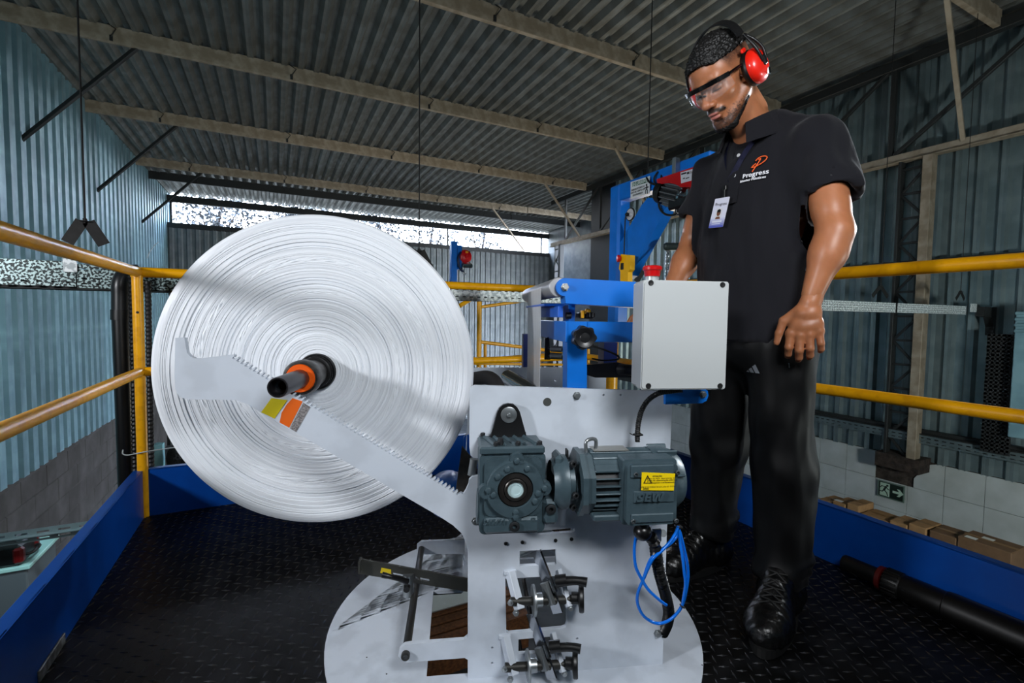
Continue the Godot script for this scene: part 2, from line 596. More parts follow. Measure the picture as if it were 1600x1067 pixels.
	cut.plate([Vector2(-0.15, -0.225), Vector2(0.225, -0.225), Vector2(0.225, 0.225), Vector2(0.13, 0.225), Vector2(0.04, 0.195), Vector2(-0.04, 0.13), Vector2(-0.08, 0.03), Vector2(-0.15, -0.08)], -0.009, 0.009)
	var cm := cut.mesh()
	for r in 6:
		for k in 24:
			var zz := -0.81 - k * 0.455
			if r == 0 and k == 7: continue
			var o := part("tile", cm if r == 0 and k == 6 else tm, tile_m, wr)
			o.position = Vector3(8.99, -1.477 - r * 0.455, zz)
			o.rotation = Vector3(0, rng.randf_range(-0.004, 0.004), 0)
	# far bay beyond the right wall
	var wf := structure("wall_far_bay")
	slab(wf, "side_wall", Vector3(12.09, -3.786, -20.28), Vector3(12.285, 5.184, -15.08), galv_back[2])
	# wall behind the camera, with its big open doorway
	var wfr := structure("wall_front")
	slab(wfr, "wall_panel", Vector3(-3.6, -3.8, 5.5), Vector3(9.3, 5.3, 5.7), galv[1])
	# floor of the hall, ground outside
	var fl := structure("floor_hall")
	slab(fl, "slab", Vector3(-3.77, -4.046, 5.59), Vector3(12.35, -3.786, -20.28), matn(Color(0.30, 0.31, 0.32), 0.7, 0.0, 0.35, noise_tex(0.01, Color(0.6, 0.6, 0.6), Color(1, 1, 1), 41)))
	var gr := structure("ground")
	slab(gr, "earth", Vector3(-52, -4.176, 52), Vector3(65, -4.059, -78), mat(Color(0.35, 0.33, 0.28), 0.95))
	# roof
	var ce := structure("ceiling")
	var shc := trapezoid(1.5, 0.25, 0.085, 26.2, 0.3, 0.28).mesh()
	for k in 11:
		var o := part("roof_sheet", shc, galv_roof[(k * 5 + k / 2) % 3], ce)
		o.transform = Transform3D(Basis(Vector3(-1, 0, 0), Vector3(0, 0, -1), Vector3(0, -1, 0)), Vector3(-1.9 + k * 1.5, 5.18 + 0.002 * (k % 2), 5.55))
	slab(ce, "roof_cover", Vector3(-3.575, 5.197, 5.72), Vector3(12.48, 5.314, -20.67), steel_dark)
	var pz := [0.52, -2.93, -6.02, -9.06, -12.35, -16.12, -17.55]
	for i in pz.size():
		var b := MB.new()
		var zz: float = pz[i]
		if i > 4: b.box(Vector3(10.4, 5.0, zz), Vector3(3.4, 0.22, 0.06))
		b.box(Vector3(2.7, 5.0, zz), Vector3(12.1, 0.22, 0.007))
		b.box(Vector3(2.7, 5.113, zz - 0.035), Vector3(12.1, 0.007, 0.07))
		b.box(Vector3(2.7, 4.887, zz - 0.035), Vector3(12.1, 0.007, 0.07))
		b.box(Vector3(2.7, 4.9, zz - 0.068), Vector3(12.1, 0.03, 0.005))
		var pu := part("purlin", b, steel_warm if i < 6 else steel_dark, ce)
		var cl := MB.new()
		for k in 5:      # hanger clips on the purlin web
			var xx := -2.1 + k * 2.4
			cl.box(Vector3(xx, 4.93, zz + 0.012), Vector3(0.04, 0.08, 0.014))
			cl.tube([Vector3(xx, 4.95, zz + 0.02), Vector3(xx + 0.07, 5.05, zz + 0.06), Vector3(xx - 0.03, 5.12, zz + 0.02)], 0.008, 6)
		part("hanger_clip", cl, steel_dark, pu)
		if i >= 1 and i < 6:
			var s := MB.new()
			bar(s, Vector3(-3.33, 3.44, zz - 0.58), Vector3(-1.8, 4.92, zz - 0.07), 0.055, 0.055)
			part("brace", s, steel_dark, ce)
			var s2 := MB.new()
			bar(s2, Vector3(7.2, 4.92, zz), Vector3(8.74, 3.49, zz - 0.32), 0.055, 0.055)
			part("brace", s2, steel_warm, ce)
	# truss along the right side
	var tr := thing("roof_truss", "long dark lattice roof truss running above the right-hand corrugated wall", "truss", Vector3(8.79, 3.4, -5))
	var b := MB.new(); b.box(Vector3(8.79, 4.92, -4.7), Vector3(0.13, 0.15, 19.5), 0.008); part("top_chord", b, steel_dark, tr)
	b = MB.new(); b.box(Vector3(8.79, 3.455, -4.7), Vector3(0.13, 0.13, 19.5), 0.008); b.box(Vector3(8.74, 3.39, -4.7), Vector3(0.13, 0.01, 19.5)); part("bottom_chord", b, steel_warm, tr)
	for k in 9:
		var z0 := 1.5 - k * 1.885
		var vb := MB.new(); vb.box(Vector3(8.79, 4.19, z0), Vector3(0.065, 1.37, 0.065), 0.005); part("web_post", vb, steel_dark, tr)
		if k < 8:
			var db := MB.new()
			bar(db, Vector3(8.76, 4.86, z0 - 0.07), Vector3(8.76, 3.52, z0 - 1.82), 0.058, 0.058)
			part("web_diagonal", db, steel_dark, tr)
	# lattice columns
	for ci in 2:
		var zc: float = -3.77 if ci == 0 else -13.9
		var lc := thing("lattice_column", ["lattice steel column with a beige flange standing before the corrugated right wall", "dark lattice steel column at the far end of the roof truss"][ci], "column", Vector3(8.79, [-1.18, -3.786][ci], zc))
		var yb: float = [-1.18, -3.786][ci]
		var ch := 3.39 - yb; var cy := yb + ch / 2
		b = MB.new(); b.box(Vector3(8.73, cy, zc + 0.155), Vector3(0.16, ch, 0.12), 0.006); part("flange", b, steel_warm if ci == 0 else steel_dark, lc)
		b = MB.new(); b.box(Vector3(8.76, cy, zc - 0.21), Vector3(0.13, ch, 0.04), 0.005); part("chord", b, steel_dark, lc)
		for k in (12 if ci == 0 else 14):
			var y0 := 3.26 - k * 0.377
			b = MB.new(); b.box(Vector3(8.76, y0, zc - 0.04), Vector3(0.04, 0.033, 0.34)); part("rung", b, steel_dark, lc)
			b = MB.new()
			var up := 1.0 if k % 2 == 0 else -1.0
			bar(b, Vector3(8.76, y0 - 0.19 - 0.17 * up, zc - 0.19), Vector3(8.76, y0 - 0.19 + 0.17 * up, zc + 0.1), 0.033, 0.033)
			part("lacing", b, steel_dark, lc)
	# trees seen through the strip under the eave
	var leafm := StandardMaterial3D.new()
	leafm.albedo_color = Color(0.10, 0.12, 0.13)
	leafm.roughness = 0.6
	leafm.backlight_enabled = true
	leafm.backlight = Color(0.03, 0.035, 0.04)
	var lf := MB.new()
	lf.q4(Vector3(-0.05, 0, 0), Vector3(0, -0.11, 0.012), Vector3(0.05, 0, 0), Vector3(0, 0.11, 0.012))
	var leaf := lf.mesh()
	var labels := ["leafy tree behind the wall, showing at the left end of the bright strip", "tall leafy tree outside, showing just left of the white roll's top", "leafy tree outside, half hidden by the top of the white roll", "sparse tree outside, showing just right of the white roll's top", "sparse tree outside, showing above the small red hoist far behind"]
	for ti in 5:
		var cx: float = [-2.2, 1.2, 4.6, 7.4, 10.4][ti]
		var tr2 := thing("tree", labels[ti], "tree", Vector3(cx, -3.9, -24.5))
		var tb := MB.new(); tb.tube([Vector3(cx, -3.9, -24.5), Vector3(cx + 0.1, 0.5, -24.4), Vector3(cx - 0.05, 4.4, -24.5), Vector3(cx + 0.3, 6.6, -24.6)], [0.16, 0.13, 0.09, 0.03], 8)
		tb.tube([Vector3(cx, 3.4, -24.5), Vector3(cx - 0.7, 5.4, -24.3)], [0.06, 0.02], 6); tb.tube([Vector3(cx, 3.9, -24.5), Vector3(cx + 0.9, 5.8, -24.7)], [0.06, 0.02], 6)
		part("trunk", tb, mat(Color(0.16, 0.12, 0.09), 0.9), tr2)
		var mm := MultiMesh.new()
		mm.transform_format = MultiMesh.TRANSFORM_3D
		mm.mesh = leaf
		mm.instance_count = [2300, 2900, 1700, 1000, 1000][ti]
		for i in mm.instance_count:
			var d := Vector3(rng.randfn(), rng.randfn(), rng.randfn())
			var p := Vector3(cx, 5.3, -24.5) + d * Vector3(0.95, 0.9, 0.8)
			mm.set_instance_transform(i, Transform3D(Basis.from_euler(Vector3(rng.randf() * TAU, rng.randf() * TAU, rng.randf() * TAU)).scaled(Vector3.ONE * rng.randf_range(0.7, 1.3)), p + off[tr2]))
		var mi := MultiMeshInstance3D.new()
		mi.name = "foliage"; mi.multimesh = mm; mi.material_override = leafm
		mi.set_meta("kind", "stuff")
		tr2.add_child(mi)

# ---------------------------------------------------------------- the raised platform
func build_platform() -> void:
	var deck := matn(Color(0.07, 0.072, 0.08), 0.42, 0.1, 0.9, noise_tex(0.02, Color(0.5, 0.48, 0.45), Color(1, 1, 1), 51, FastNoiseLite.TYPE_SIMPLEX_SMOOTH, 5, 0.3, 0.7))
	var fl := structure("floor")
	var cs: Array = [Vector2(0.3262, 1.1261),Vector2(0.7871, 0.96),Vector2(1.0516, 1.6938),Vector2(0.6847, 1.826),Vector2(0.5457, 1.4403),Vector2(0.4516, 1.4742)]
	var b := MB.new()
	b.x = Transform3D(Basis(Vector3.RIGHT, Vector3(0, 0, -1), Vector3.UP), Vector3.ZERO)
	b.plate([Vector2(-0.56, -1.0), Vector2(1.9, -1.0), Vector2(1.9, 2.62), Vector2(-0.56, 2.62)], -0.008, 0.0, [cs])
	deck.metallic_specular = 0.35
	part("checker_plate", b, deck, fl, "black steel checker plate")
	b = MB.new()
	for zz in [-2.5, -1.9, -0.4, 0.6]: b.box(Vector3(0.67, -0.06, zz), Vector3(2.4, 0.1, 0.05))
	part("joist", b, steel_dark, fl)
	b = MB.new()
	for p in [[-0.5, -2.55], [1.84, -2.55], [-0.5, 0.9], [1.84, 0.9]]: b.box(Vector3(p[0], -1.9, p[1]), Vector3(0.1, 3.78, 0.1))
	part("leg", b, steel_dark, fl)
	# raised lugs of the checker plate
	var lb := MB.new()
	var L := 0.0158; var W := 0.0036; var H := 0.0026
	for s in [-1.0, 1.0]:
		lb.t3(Vector3(0, 0, W * s), Vector3(L * s, 0, 0), Vector3(0, H, 0))
		lb.t3(Vector3(-L * s, 0, 0), Vector3(0, 0, W * s), Vector3(0, H, 0))
	var lug := lb.mesh()
	var lugm := mat(Color(0.3, 0.305, 0.32), 0.24, 0.8)
	var hole := PackedVector2Array()
	for p in cs: hole.append(p)
	var spots := []
	var fwd := Vector2(0.448, 0.8925)
	for i in 78:
		for j in 108:
			var x := -0.53 + i * 0.031
			var z := 0.7 - j * 0.031
			if Geometry2D.is_point_in_polygon(Vector2(x, -z), hole): continue
			var dep := x * fwd.x - z * fwd.y
			var rgt := x * 0.894 + z * 0.448
			if dep < 0.5 or absf(rgt) > dep * 1.25: continue
			var disc := Vector2(x - 0.643, z + 1.248).length() < 0.54
			var t := Transform3D(Basis(Vector3.UP, 1.107 if (i + j) % 2 else -0.464), Vector3(x, 0.0, z))
			spots.append([Vector2(x, z).length() + (50.0 if disc or dep * 1.0 < 1.12 else 0.0), t])
	spots.sort_custom(func(a, c): return a[0] < c[0])
	for k in 290:
		var o := part("tread_lug", lug, lugm, fl)
		o.transform = spots[k][1]
	var mm := MultiMesh.new()
	mm.transform_format = MultiMesh.TRANSFORM_3D
	mm.mesh = lug
	mm.instance_count = spots.size() - 290
	for k in range(290, spots.size()): mm.set_instance_transform(k - 290, spots[k][1])
	var mi := MultiMeshInstance3D.new()
	mi.name = "tread_pattern"; mi.multimesh = mm; mi.material_override = lugm
	mi.set_meta("kind", "stuff")
	fl.add_child(mi)
	# guardrails with toe boards
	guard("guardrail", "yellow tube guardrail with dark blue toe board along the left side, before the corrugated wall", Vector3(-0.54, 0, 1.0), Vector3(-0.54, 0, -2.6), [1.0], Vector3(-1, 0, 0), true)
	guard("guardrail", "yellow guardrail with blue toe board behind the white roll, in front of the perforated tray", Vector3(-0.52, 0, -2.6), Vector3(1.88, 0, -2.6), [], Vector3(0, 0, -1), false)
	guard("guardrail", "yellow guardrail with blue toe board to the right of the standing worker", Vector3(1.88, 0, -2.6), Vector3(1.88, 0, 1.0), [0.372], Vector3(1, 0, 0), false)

func guard(called: String, label: String, a: Vector3, c: Vector3, posts: Array, outw: Vector3, corner: bool) -> void:
	var g := thing(called, label, "guardrail", (a + c) / 2.0, Transform3D.IDENTITY)
	var up := Vector3.UP
	var d := (c - a).normalized()
	var b := MB.new(); b.tube([a + up * 1.095, c + up * 1.095], 0.022, 18); part("top_rail", b, yellow, g)
	b = MB.new(); b.tube([a + up * 0.655, c + up * 0.655], 0.0205, 18); part("mid_rail", b, yellow, g)
	b = MB.new()
	b.box((a + c) / 2.0 + up * 0.107, Vector3(0.006, 0.214, 0.006) + (c - a).abs())
	b.box((a + c) / 2.0 + up * 0.211 + outw * 0.016, Vector3(0.0, 0.006, 0.0) + outw.abs() * 0.038 + (c - a).abs(), 0.002)
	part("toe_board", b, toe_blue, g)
	for t in posts:
		b = MB.new(); b.tube([a.lerp(c, t), a.lerp(c, t) + up * 1.095], 0.0205, 18)
		part("post", b, yellow, g)
	if corner:
		b = MB.new()
		b.lathe(c + up * 1.0725, up, [Vector2(0.0235, 0), Vector2(0.0235, 0.025), Vector2(0.02, 0.043), Vector2(0, 0.047)], 18)
		part("corner_joint", b, yellow, g)
		b = MB.new()
		b.cyl(Vector3(-0.5418, 0.9183, -2.6) + Vector3(0.004, 0, 0.0195), Vector3(-0.5418, 0.9183, -2.6) + Vector3(0.004, 0, 0.0215), 0.0055)
		part("bolt_hole", b, rubber, g)
		b = MB.new(); b.box(Vector3(-0.534, 0.016, -1.60), Vector3(0.006, 0.03, 0.16), 0.002)
		part("joint_plate", b, matn(Color(0.62, 0.63, 0.62), 0.5, 0.3, 3.0, noise_tex(0.02, Color(0.3, 0.28, 0.25), Color(1, 1, 1), 57)), g, "bare scuffed metal plate at the foot of the toe board")

# ---------------------------------------------------------------- cable trays
func tray_section(b: MB, x0: float, x1: float, y0: float, y1: float, z: float, rows: Array, sw: float, shh: float, pitch: float) -> void:    # perforated side from rows of slot heights
	var edges := [y0]
	for r in rows:
		edges.append(r - shh / 2); edges.append(r + shh / 2)
	edges.append(y1)
	var t := 0.0015
	for k in range(0, edges.size(), 2): b.box(Vector3((x0 + x1) / 2, (edges[k] + edges[k + 1]) / 2, z), Vector3(x1 - x0, edges[k + 1] - edges[k], t))
	var n := int((x1 - x0) / pitch)
	var gap := (x1 - x0) / n
	for r in rows:
		for k in n + 1:
			var c := x0 + k * gap
			var a0 := maxf(c - (gap - sw) / 2, x0); var a1 := minf(c + (gap - sw) / 2, x1)
			b.box(Vector3((a0 + a1) / 2, r, z), Vector3(a1 - a0, shh, t))

func hanger(parent: Node3D, at: Vector3, wd: float, ht: float, top: float) -> void:
	var b := MB.new()
	for s in [-1.0, 1.0]:
		var p := at + Vector3(wd * s, -ht, 0.0)
		var q := at + Vector3(0.012 * s, 0, 0)
		bar(b, p, q, 0.003, 0.05, PI / 2 * 0)
	b.box(at + Vector3(0, 0.0, 0), Vector3(0.03, 0.004, 0.05))
	b.cyl(at + Vector3(0, -0.01, 0), at + Vector3(0, 0.014, 0), 0.009, 0.009, 6)
	part("hanger", b, matn(Color(0.1, 0.095, 0.09), 0.6, 0.3, 2.0, noise_tex(0.02, Color(0.6, 0.55, 0.5), Color(1, 1, 1), 61)), parent)
	b = MB.new(); b.tube([at, Vector3(at.x, top, at.z)], 0.0042, 8)
	part("hanger_rod", b, rubber, parent)

func build_trays() -> void:
	var camo := matn(Color(0.62, 0.70, 0.70), 0.4, 0.5, 3.4, noise_tex(0.035, Color(0.2, 0.22, 0.22), Color(1, 1, 1), 63, FastNoiseLite.TYPE_SIMPLEX, 3, 0.42, 0.58))
	var pale := matn(Color(0.86, 0.88, 0.88), 0.45, 0.35, 2.0, noise_tex(0.03, Color(0.75, 0.77, 0.78), Color(1, 1, 1), 64, FastNoiseLite.TYPE_SIMPLEX, 3, 0.4, 0.6))
	var tr := thing("cable_tray", "long perforated galvanized cable tray hung behind the back guardrail from wall to wall", "cable tray", Vector3(0, 1.02, -2.9))
	var b := MB.new()
	tray_section(b, -1.75, -0.8324, 1.035, 1.15, -2.9, [1.055], 0.022, 0.006, 0.05)
	part("tray_side", b, camo, tr, "blotchy spangled zinc side")
	b = MB.new()
	tray_section(b, -0.8278, 0.42, 1.03, 1.14, -2.9, [1.05, 1.075, 1.118], 0.022, 0.006, 0.05)
	part("tray_side", b, camo, tr, "blotchy spangled zinc side")
	b = MB.new(); b.box(Vector3(1.7531, 1.1165, -2.893), Vector3(0.02, 0.118, 0.003)); part("splice_plate", b, pale, tr)
	b = MB.new(); b.box(Vector3(-0.8489, 1.1606, -2.893), Vector3(0.05, 0.118, 0.003))
	part("splice_plate", b, pale, tr)
	b = MB.new()
	tray_section(b, 0.42, 2.9, 1.02, 1.13, -2.9, [1.045, 1.09, 1.112], 0.022, 0.007, 0.05)
	part("tray_side", b, pale, tr)
	b = MB.new()
	tray_section(b, 2.9, 6.4125, 1.02, 1.128, -2.9, [1.034, 1.06, 1.086, 1.112], 0.014, 0.011, 0.029)
	part("tray_side", b, pale, tr)
	b = MB.new()
	tray_section(b, 6.4545, 8.1746, 1.02, 1.128, -2.9, [1.034, 1.06, 1.086, 1.112], 0.014, 0.011, 0.029)
	part("tray_side", b, pale, tr)
	b = MB.new(); b.box(Vector3(3.2, 1.024, -2.95), Vector3(9.9, 0.002, 0.1)); b.box(Vector3(3.2, 1.07, -3.0), Vector3(9.9, 0.1, 0.002)); part("tray_base", b, steel_dark, tr)
	b = MB.new(); b.box(Vector3(8.3242, 1.109, -2.88), Vector3(0.17, 0.112, 0.01), 0.002); part("splice_plate", b, pale, tr)
	# dark elbow and drop at the right
	b = MB.new()
	var e0: Vector3 = Vector3(8.592, 1.1142, -2.9)
	b.x = Transform3D(Basis.IDENTITY, Vector3(0, 0, -2.95))
	b.plate([Vector2(e0.x, 1.0), Vector2(e0.x + 0.25, 0.99), Vector2(e0.x + 0.33, 0.86), Vector2(e0.x + 0.34, 0.74), Vector2(e0.x + 0.62, 0.74), Vector2(e0.x + 0.62, 1.13), Vector2(e0.x, 1.13)], 0, 0.09)
	part("elbow", b, matn(Color(0.16, 0.17, 0.17), 0.6, 0.3, 2.0, noise_tex(0.02, Color(0.6, 0.6, 0.6), Color(1, 1, 1), 65)), tr, "flat dark grey tray elbow")
	hanger(tr, Vector3(-0.8047, 1.348, -2.95), 0.068, 0.105, 5.1)
	hanger(tr, Vector3(0.8177, 1.3263, -2.95), 0.09, 0.14, 5.1)
	hanger(tr, Vector3(2.6763, 1.3175, -2.95), 0.09, 0.11, 5.1)
	hanger(tr, Vector3(6.1763, 1.3094, -2.95), 0.16, 0.11, 5.1)
	hanger(tr, Vector3(8.1256, 1.3175, -2.95), 0.12, 0.1, 5.1)
	# vertical drop on the right wall
	var vt := thing("cable_riser", "dark perforated vertical cable riser with pale grey cover at the right edge", "cable tray", Vector3(8.7, 0.0902, -2.7058))
	b = MB.new()
	var zt := -2.6789
	for r in 30:
		for c in 6:
			b.box(Vector3(8.62, 0.735 - r * 0.053, zt - 0.125 + c * 0.05), Vector3(0.01, 0.053, 0.026 if (r + c) % 3 else 0.036))
		b.box(Vector3(8.62, 0.75 - r * 0.053, zt), Vector3(0.01, 0.03, 0.28))
	b.box(Vector3(8.66, -0.05, zt), Vector3(0.006, 1.6, 0.28))
	part("ladder_plate", b, steel_dark, vt)
	b = MB.new(); b.box(Vector3(8.55, 0.25, zt + 0.33), Vector3(0.16, 1.62, 0.34), 0.01); part("cover", b, galv[0], vt, "pale blue-grey sheet cover")
	b = MB.new()
	for r in 4: b.box(Vector3(8.46, 1.04 - r * 0.075, zt + 0.33), Vector3(0.03, 0.045, 0.35), 0.012)
	part("cover_bead", b, galv[0], vt)
	b = MB.new()
	for k in 3: b.tube(smooth_path([Vector3(8.5, -0.5 - 0.02 * k, zt + 0.3 + 0.02 * k), Vector3(8.42, -0.62, zt + 0.5), Vector3(8.5, -0.78 - 0.05 * k, zt + 0.8)]), 0.012, 6)
	part("cable", b, mat(Color(0.05, 0.35, 0.5), 0.4), vt, "thin teal cables")
	# lower tray along the right wall
	var lt := thing("cable_tray", "low slotted cable tray running along the right wall above the white tiles", "cable tray", Vector3(8.8, -0.9, -4))
	b = MB.new()
	b.x = Transform3D(Basis(Vector3(0, 0, 1), Vector3.UP, Vector3(-1, 0, 0)), Vector3.ZERO)
	tray_section(b, -9.0, 0.5, -0.93, -0.8, -8.74, [-0.895, -0.84], 0.05, 0.016, 0.09)
	part("tray_side", b, galv_right[2], lt)
	b = MB.new(); b.box(Vector3(8.79, -0.79, -4.2), Vector3(0.11, 0.012, 9.6)); part("tray_cover", b, steel_dark, lt)
	# slotted tray low on the left, above the bench
	var bt := thing("cable_tray", "grey slotted cable tray low on the left, above the pale green bench", "cable tray", Vector3(-1.6211, -0.7939, -4.6))
	b = MB.new()
	var p0: Vector3 = Vector3(-1.858, -0.8001, -4.6)
	var p1: Vector3 = Vector3(-1.3978, -0.7615, -4.6)
	tray_section(b, p0.x, p1.x + 0.5, p1.y - 0.015, p1.y + 0.08, -4.6, [p1.y + 0.008, p1.y + 0.05], 0.07, 0.014, 0.12)
	b.box(Vector3((p0.x + p1.x) / 2 + 0.25, p1.y + 0.03, -4.585), Vector3(p1.x - p0.x + 0.5, 0.006, 0.03))
	part("tray_side", b, galv_right[2], bt)

# ---------------------------------------------------------------- the winding machine
func teeth(a: Vector2, c: Vector2, n: int, depth: float) -> Array:
	var o := []
	var d := (c - a) / n
	var dn := Vector2(-d.y, d.x).normalized() * -depth
	if dn.y > 0: dn = -dn
	for i in n:
		var p := a + d * i
		o.append(p); o.append(p + d * 0.3 + dn * 0.15); o.append(p + d * 0.12 + dn); o.append(p + d * 0.62 + dn)
	o.append(c)
	return o

func build_machine() -> void:
	var t := thing("winding_machine", "white steel winding machine with toothed arm plate, standing on the round white disc", "machine", Vector3(0.25, 0, -0.3), MT)
	var tip: Array = [Vector2(-0.6247, 0.8628), Vector2(-0.6153, 0.8636), Vector2(-0.606, 0.8629), Vector2(-0.6037, 0.8456), Vector2(-0.6013, 0.8297), Vector2(-0.5948, 0.821), Vector2(-0.5855, 0.8167), Vector2(-0.5733, 0.8167), Vector2(-0.5502, 0.8197), Vector2(-0.5023, 0.8256)]
	var tooth: Array = teeth(Vector2(-0.5023, 0.8256), Vector2(0.0149, 0.4873), 58, 0.0092)
	var rest: Array = [Vector2(0.0212, 0.4839), Vector2(0.0274, 0.4933), Vector2(0.0335, 0.5075), Vector2(0.035, 0.5186), Vector2(0.0427, 0.5264), Vector2(0.0553, 0.5284), Vector2(0.0804, 0.5269), Vector2(0.08, 0.57), Vector2(0.0549, 0.5722), Vector2(0.0439, 0.5741), Vector2(0.0377, 0.5806), Vector2(0.0352, 0.5981), Vector2(0.0349, 0.7381), Vector2(0.038, 0.7475), Vector2(0.0472, 0.7521), Vector2(0.5518, 0.7329), Vector2(0.5476, 0.3682), Vector2(0.5465, 0.0038), Vector2(0.3218, -0.0024), Vector2(0.0355, 0.0093), Vector2(0.0351, 0.061), Vector2(0.0271, 0.0666), Vector2(-0.0768, 0.0663), Vector2(-0.1172, 0.0662), Vector2(-0.1295, 0.0721), Vector2(-0.1357, 0.084), Vector2(-0.1326, 0.1001), Vector2(-0.1203, 0.1106), Vector2(-0.1002, 0.1123), Vector2(0.0252, 0.1131), Vector2(0.0347, 0.1207), Vector2(0.0331, 0.3418), Vector2(0.0282, 0.3647), Vector2(0.0171, 0.3862), Vector2(-0.0033, 0.4064), Vector2(-0.0314, 0.4267), Vector2(-0.1081, 0.4756), Vector2(-0.2278, 0.5528), Vector2(-0.3735, 0.6462), Vector2(-0.4449, 0.6908), Vector2(-0.4698, 0.709), Vector2(-0.5001, 0.7211), Vector2(-0.6038, 0.7235), Vector2(-0.6198, 0.7295), Vector2(-0.6274, 0.747), Vector2(-0.6288, 0.7732)]
	var holes := [[Vector2(0.1624, 0.3339), Vector2(0.2554, 0.3344), Vector2(0.2561, 0.2945), Vector2(0.1629, 0.2944)], [Vector2(0.1269, 0.265), Vector2(0.2814, 0.2648), Vector2(0.2871, 0.1383), Vector2(0.284, 0.1284), Vector2(0.274, 0.1257), Vector2(0.1375, 0.1217), Vector2(0.131, 0.1255)], [Vector2(0.1621, 0.1049), Vector2(0.2527, 0.1069), Vector2(0.2534, 0.0645), Vector2(0.1626, 0.0654)], [Vector2(0.2071, 0.3828), Vector2(0.2941, 0.3874), Vector2(0.3007, 0.3871), Vector2(0.3041, 0.382), Vector2(0.3009, 0.3771), Vector2(0.2943, 0.3758), Vector2(0.2073, 0.373)]]
	for q in [Vector2(0.4147, 0.7258), Vector2(0.3698, 0.7261), Vector2(0.0958, 0.088), Vector2(0.0962, 0.0479), Vector2(0.3148, 0.0956), Vector2(0.3156, 0.0546)]: holes.append(circ(q, 0.0032, 8))
	var b := MB.new()
	b.plate(tip + tooth.slice(1) + rest, -0.012, 0.0, holes)
	part("side_plate", b, white_paint, t)
	# painted marks on the arm
	b = MB.new(); b.plate([Vector2(-0.422, 0.7249), Vector2(-0.3868, 0.7201), Vector2(-0.4157, 0.677), Vector2(-0.4449, 0.6923)], 0, 0.0008); part("paint_mark", b, mat(Color(0.83, 0.76, 0.03), 0.5), t, "yellow painted band")
	b = MB.new(); b.plate([Vector2(-0.3754, 0.7245), Vector2(-0.3528, 0.7168), Vector2(-0.3834, 0.6554), Vector2(-0.4045, 0.6678), Vector2(-0.3999, 0.6902), Vector2(-0.3884, 0.7096)], 0, 0.0008); part("paint_mark", b, mat(Color(0.88, 0.38, 0.03), 0.5), t, "orange painted band")
	b = MB.new(); b.plate([Vector2(-0.3514, 0.7137), Vector2(-0.3358, 0.703), Vector2(-0.3678, 0.6446), Vector2(-0.382, 0.6539)], 0, 0.0007); part("paint_mark", b, matn(Color(0.62, 0.6, 0.6), 0.7, 0.2, 5.0, noise_tex(0.06, Color(0.6, 0.6, 0.6), Color(1, 1, 1), 71, FastNoiseLite.TYPE_SIMPLEX, 3, 0.25, 0.7)), t, "scraped grey band")
	# front plate is tied to the rear one
	b = MB.new()
	b = MB.new()
	b.x = Transform3D(Basis.IDENTITY, Vector3(0, 0, -0.53))
	b.plate([Vector2(0.0412, 0.7365), Vector2(0.5501, 0.733) + Vector2(0, 0.005), Vector2(0.5465, 0.0038), Vector2(0.0355, 0.0093), Vector2(0.0351, 0.061), Vector2(-0.1172, 0.0662), Vector2(-0.1326, 0.0789), Vector2(-0.1326, 0.1017), Vector2(-0.1172, 0.1136), Vector2(0.0347, 0.1124), Vector2(0.0331, 0.3418), Vector2(0.0427, 0.5264)], -0.012, 0.0, [circ(Vector2(0.36, 0.69), 0.004, 8), rrect(Vector2(0.03, 0.03), Vector2(0.43, 0.5), 0.02)])
	part("rear_plate", b, white_paint, t)
	b = MB.new()
	b.tube([Vector3(-0.1172, 0.0875, 0) + Vector3(0, 0, 0.01), Vector3(-0.1172, 0.0875, 0) + Vector3(0, 0, -0.53)], 0.0105, 14)
	part("tie_rod", b, mat(Color(0.25, 0.25, 0.24), 0.4, 0.7), t)
	b = MB.new(); hexbolt(b, Vector3(-0.1172, 0.0875, 0) + Vector3(0, 0, 0.002), Vector3(0, 0, 1), 0.007, 0.008); part("bolt", b, zinc, t)
	for zz in [-0.2]:
		for q in [Vector3(0.42, 0.64, 0), Vector3(0.46, 0.2, 0)]:
			b = MB.new(); b.tube([q - Vector3(0, 0, 0.005), q - Vector3(0, 0, 0.53)], 0.02, 16)
			part("spacer_tube", b, steel_dark, t)
	# slotted flat bar clamped on the tie rod, with lever
	b = MB.new()
	var za := -0.25
	b.x = Transform3D(Basis.IDENTITY, Vector3(0, 0, za))
	b.plate([Vector2(-0.2755, 0.1956), Vector2(-0.2682, 0.2068), Vector2(0.041, 0.1297), Vector2(0.0413, 0.0899), Vector2(-0.2739, 0.1627)], 0, 0.006, [[Vector2(-0.1783, 0.1614), Vector2(-0.1504, 0.154), Vector2(-0.1467, 0.1499), Vector2(-0.1504, 0.1462), Vector2(-0.1783, 0.1536), Vector2(-0.182, 0.1577)], [Vector2(-0.1149, 0.1462), Vector2(-0.0754, 0.1362), Vector2(-0.0716, 0.1311), Vector2(-0.0753, 0.1273), Vector2(-0.1149, 0.1384), Vector2(-0.1186, 0.1425)]])
	b.box(Vector3(-0.2719, 0.1915, -0.25) - Vector3(0, 0, za - 0.012), Vector3(0.006, 0.035, 0.03))
	part("slotted_bar", b, mat(Color(0.3, 0.3, 0.28), 0.45, 0.6), t)
	b = MB.new(); b.plate([Vector2(-0.2123, 0.1787), Vector2(-0.1847, 0.1714), Vector2(-0.1847, 0.1579), Vector2(-0.216, 0.1634)], za + 0.0062, za + 0.007); part("sticker", b, mat(Color(0.85, 0.75, 0.05), 0.5), t, "small yellow sticker")
	b = MB.new()
	b.cyl(Vector3(-0.1373, 0.1239, -0.25) + Vector3(0, 0, 0.0), Vector3(-0.1373, 0.1239, -0.25) + Vector3(0, 0, 0.035), 0.011, 0.009, 14)
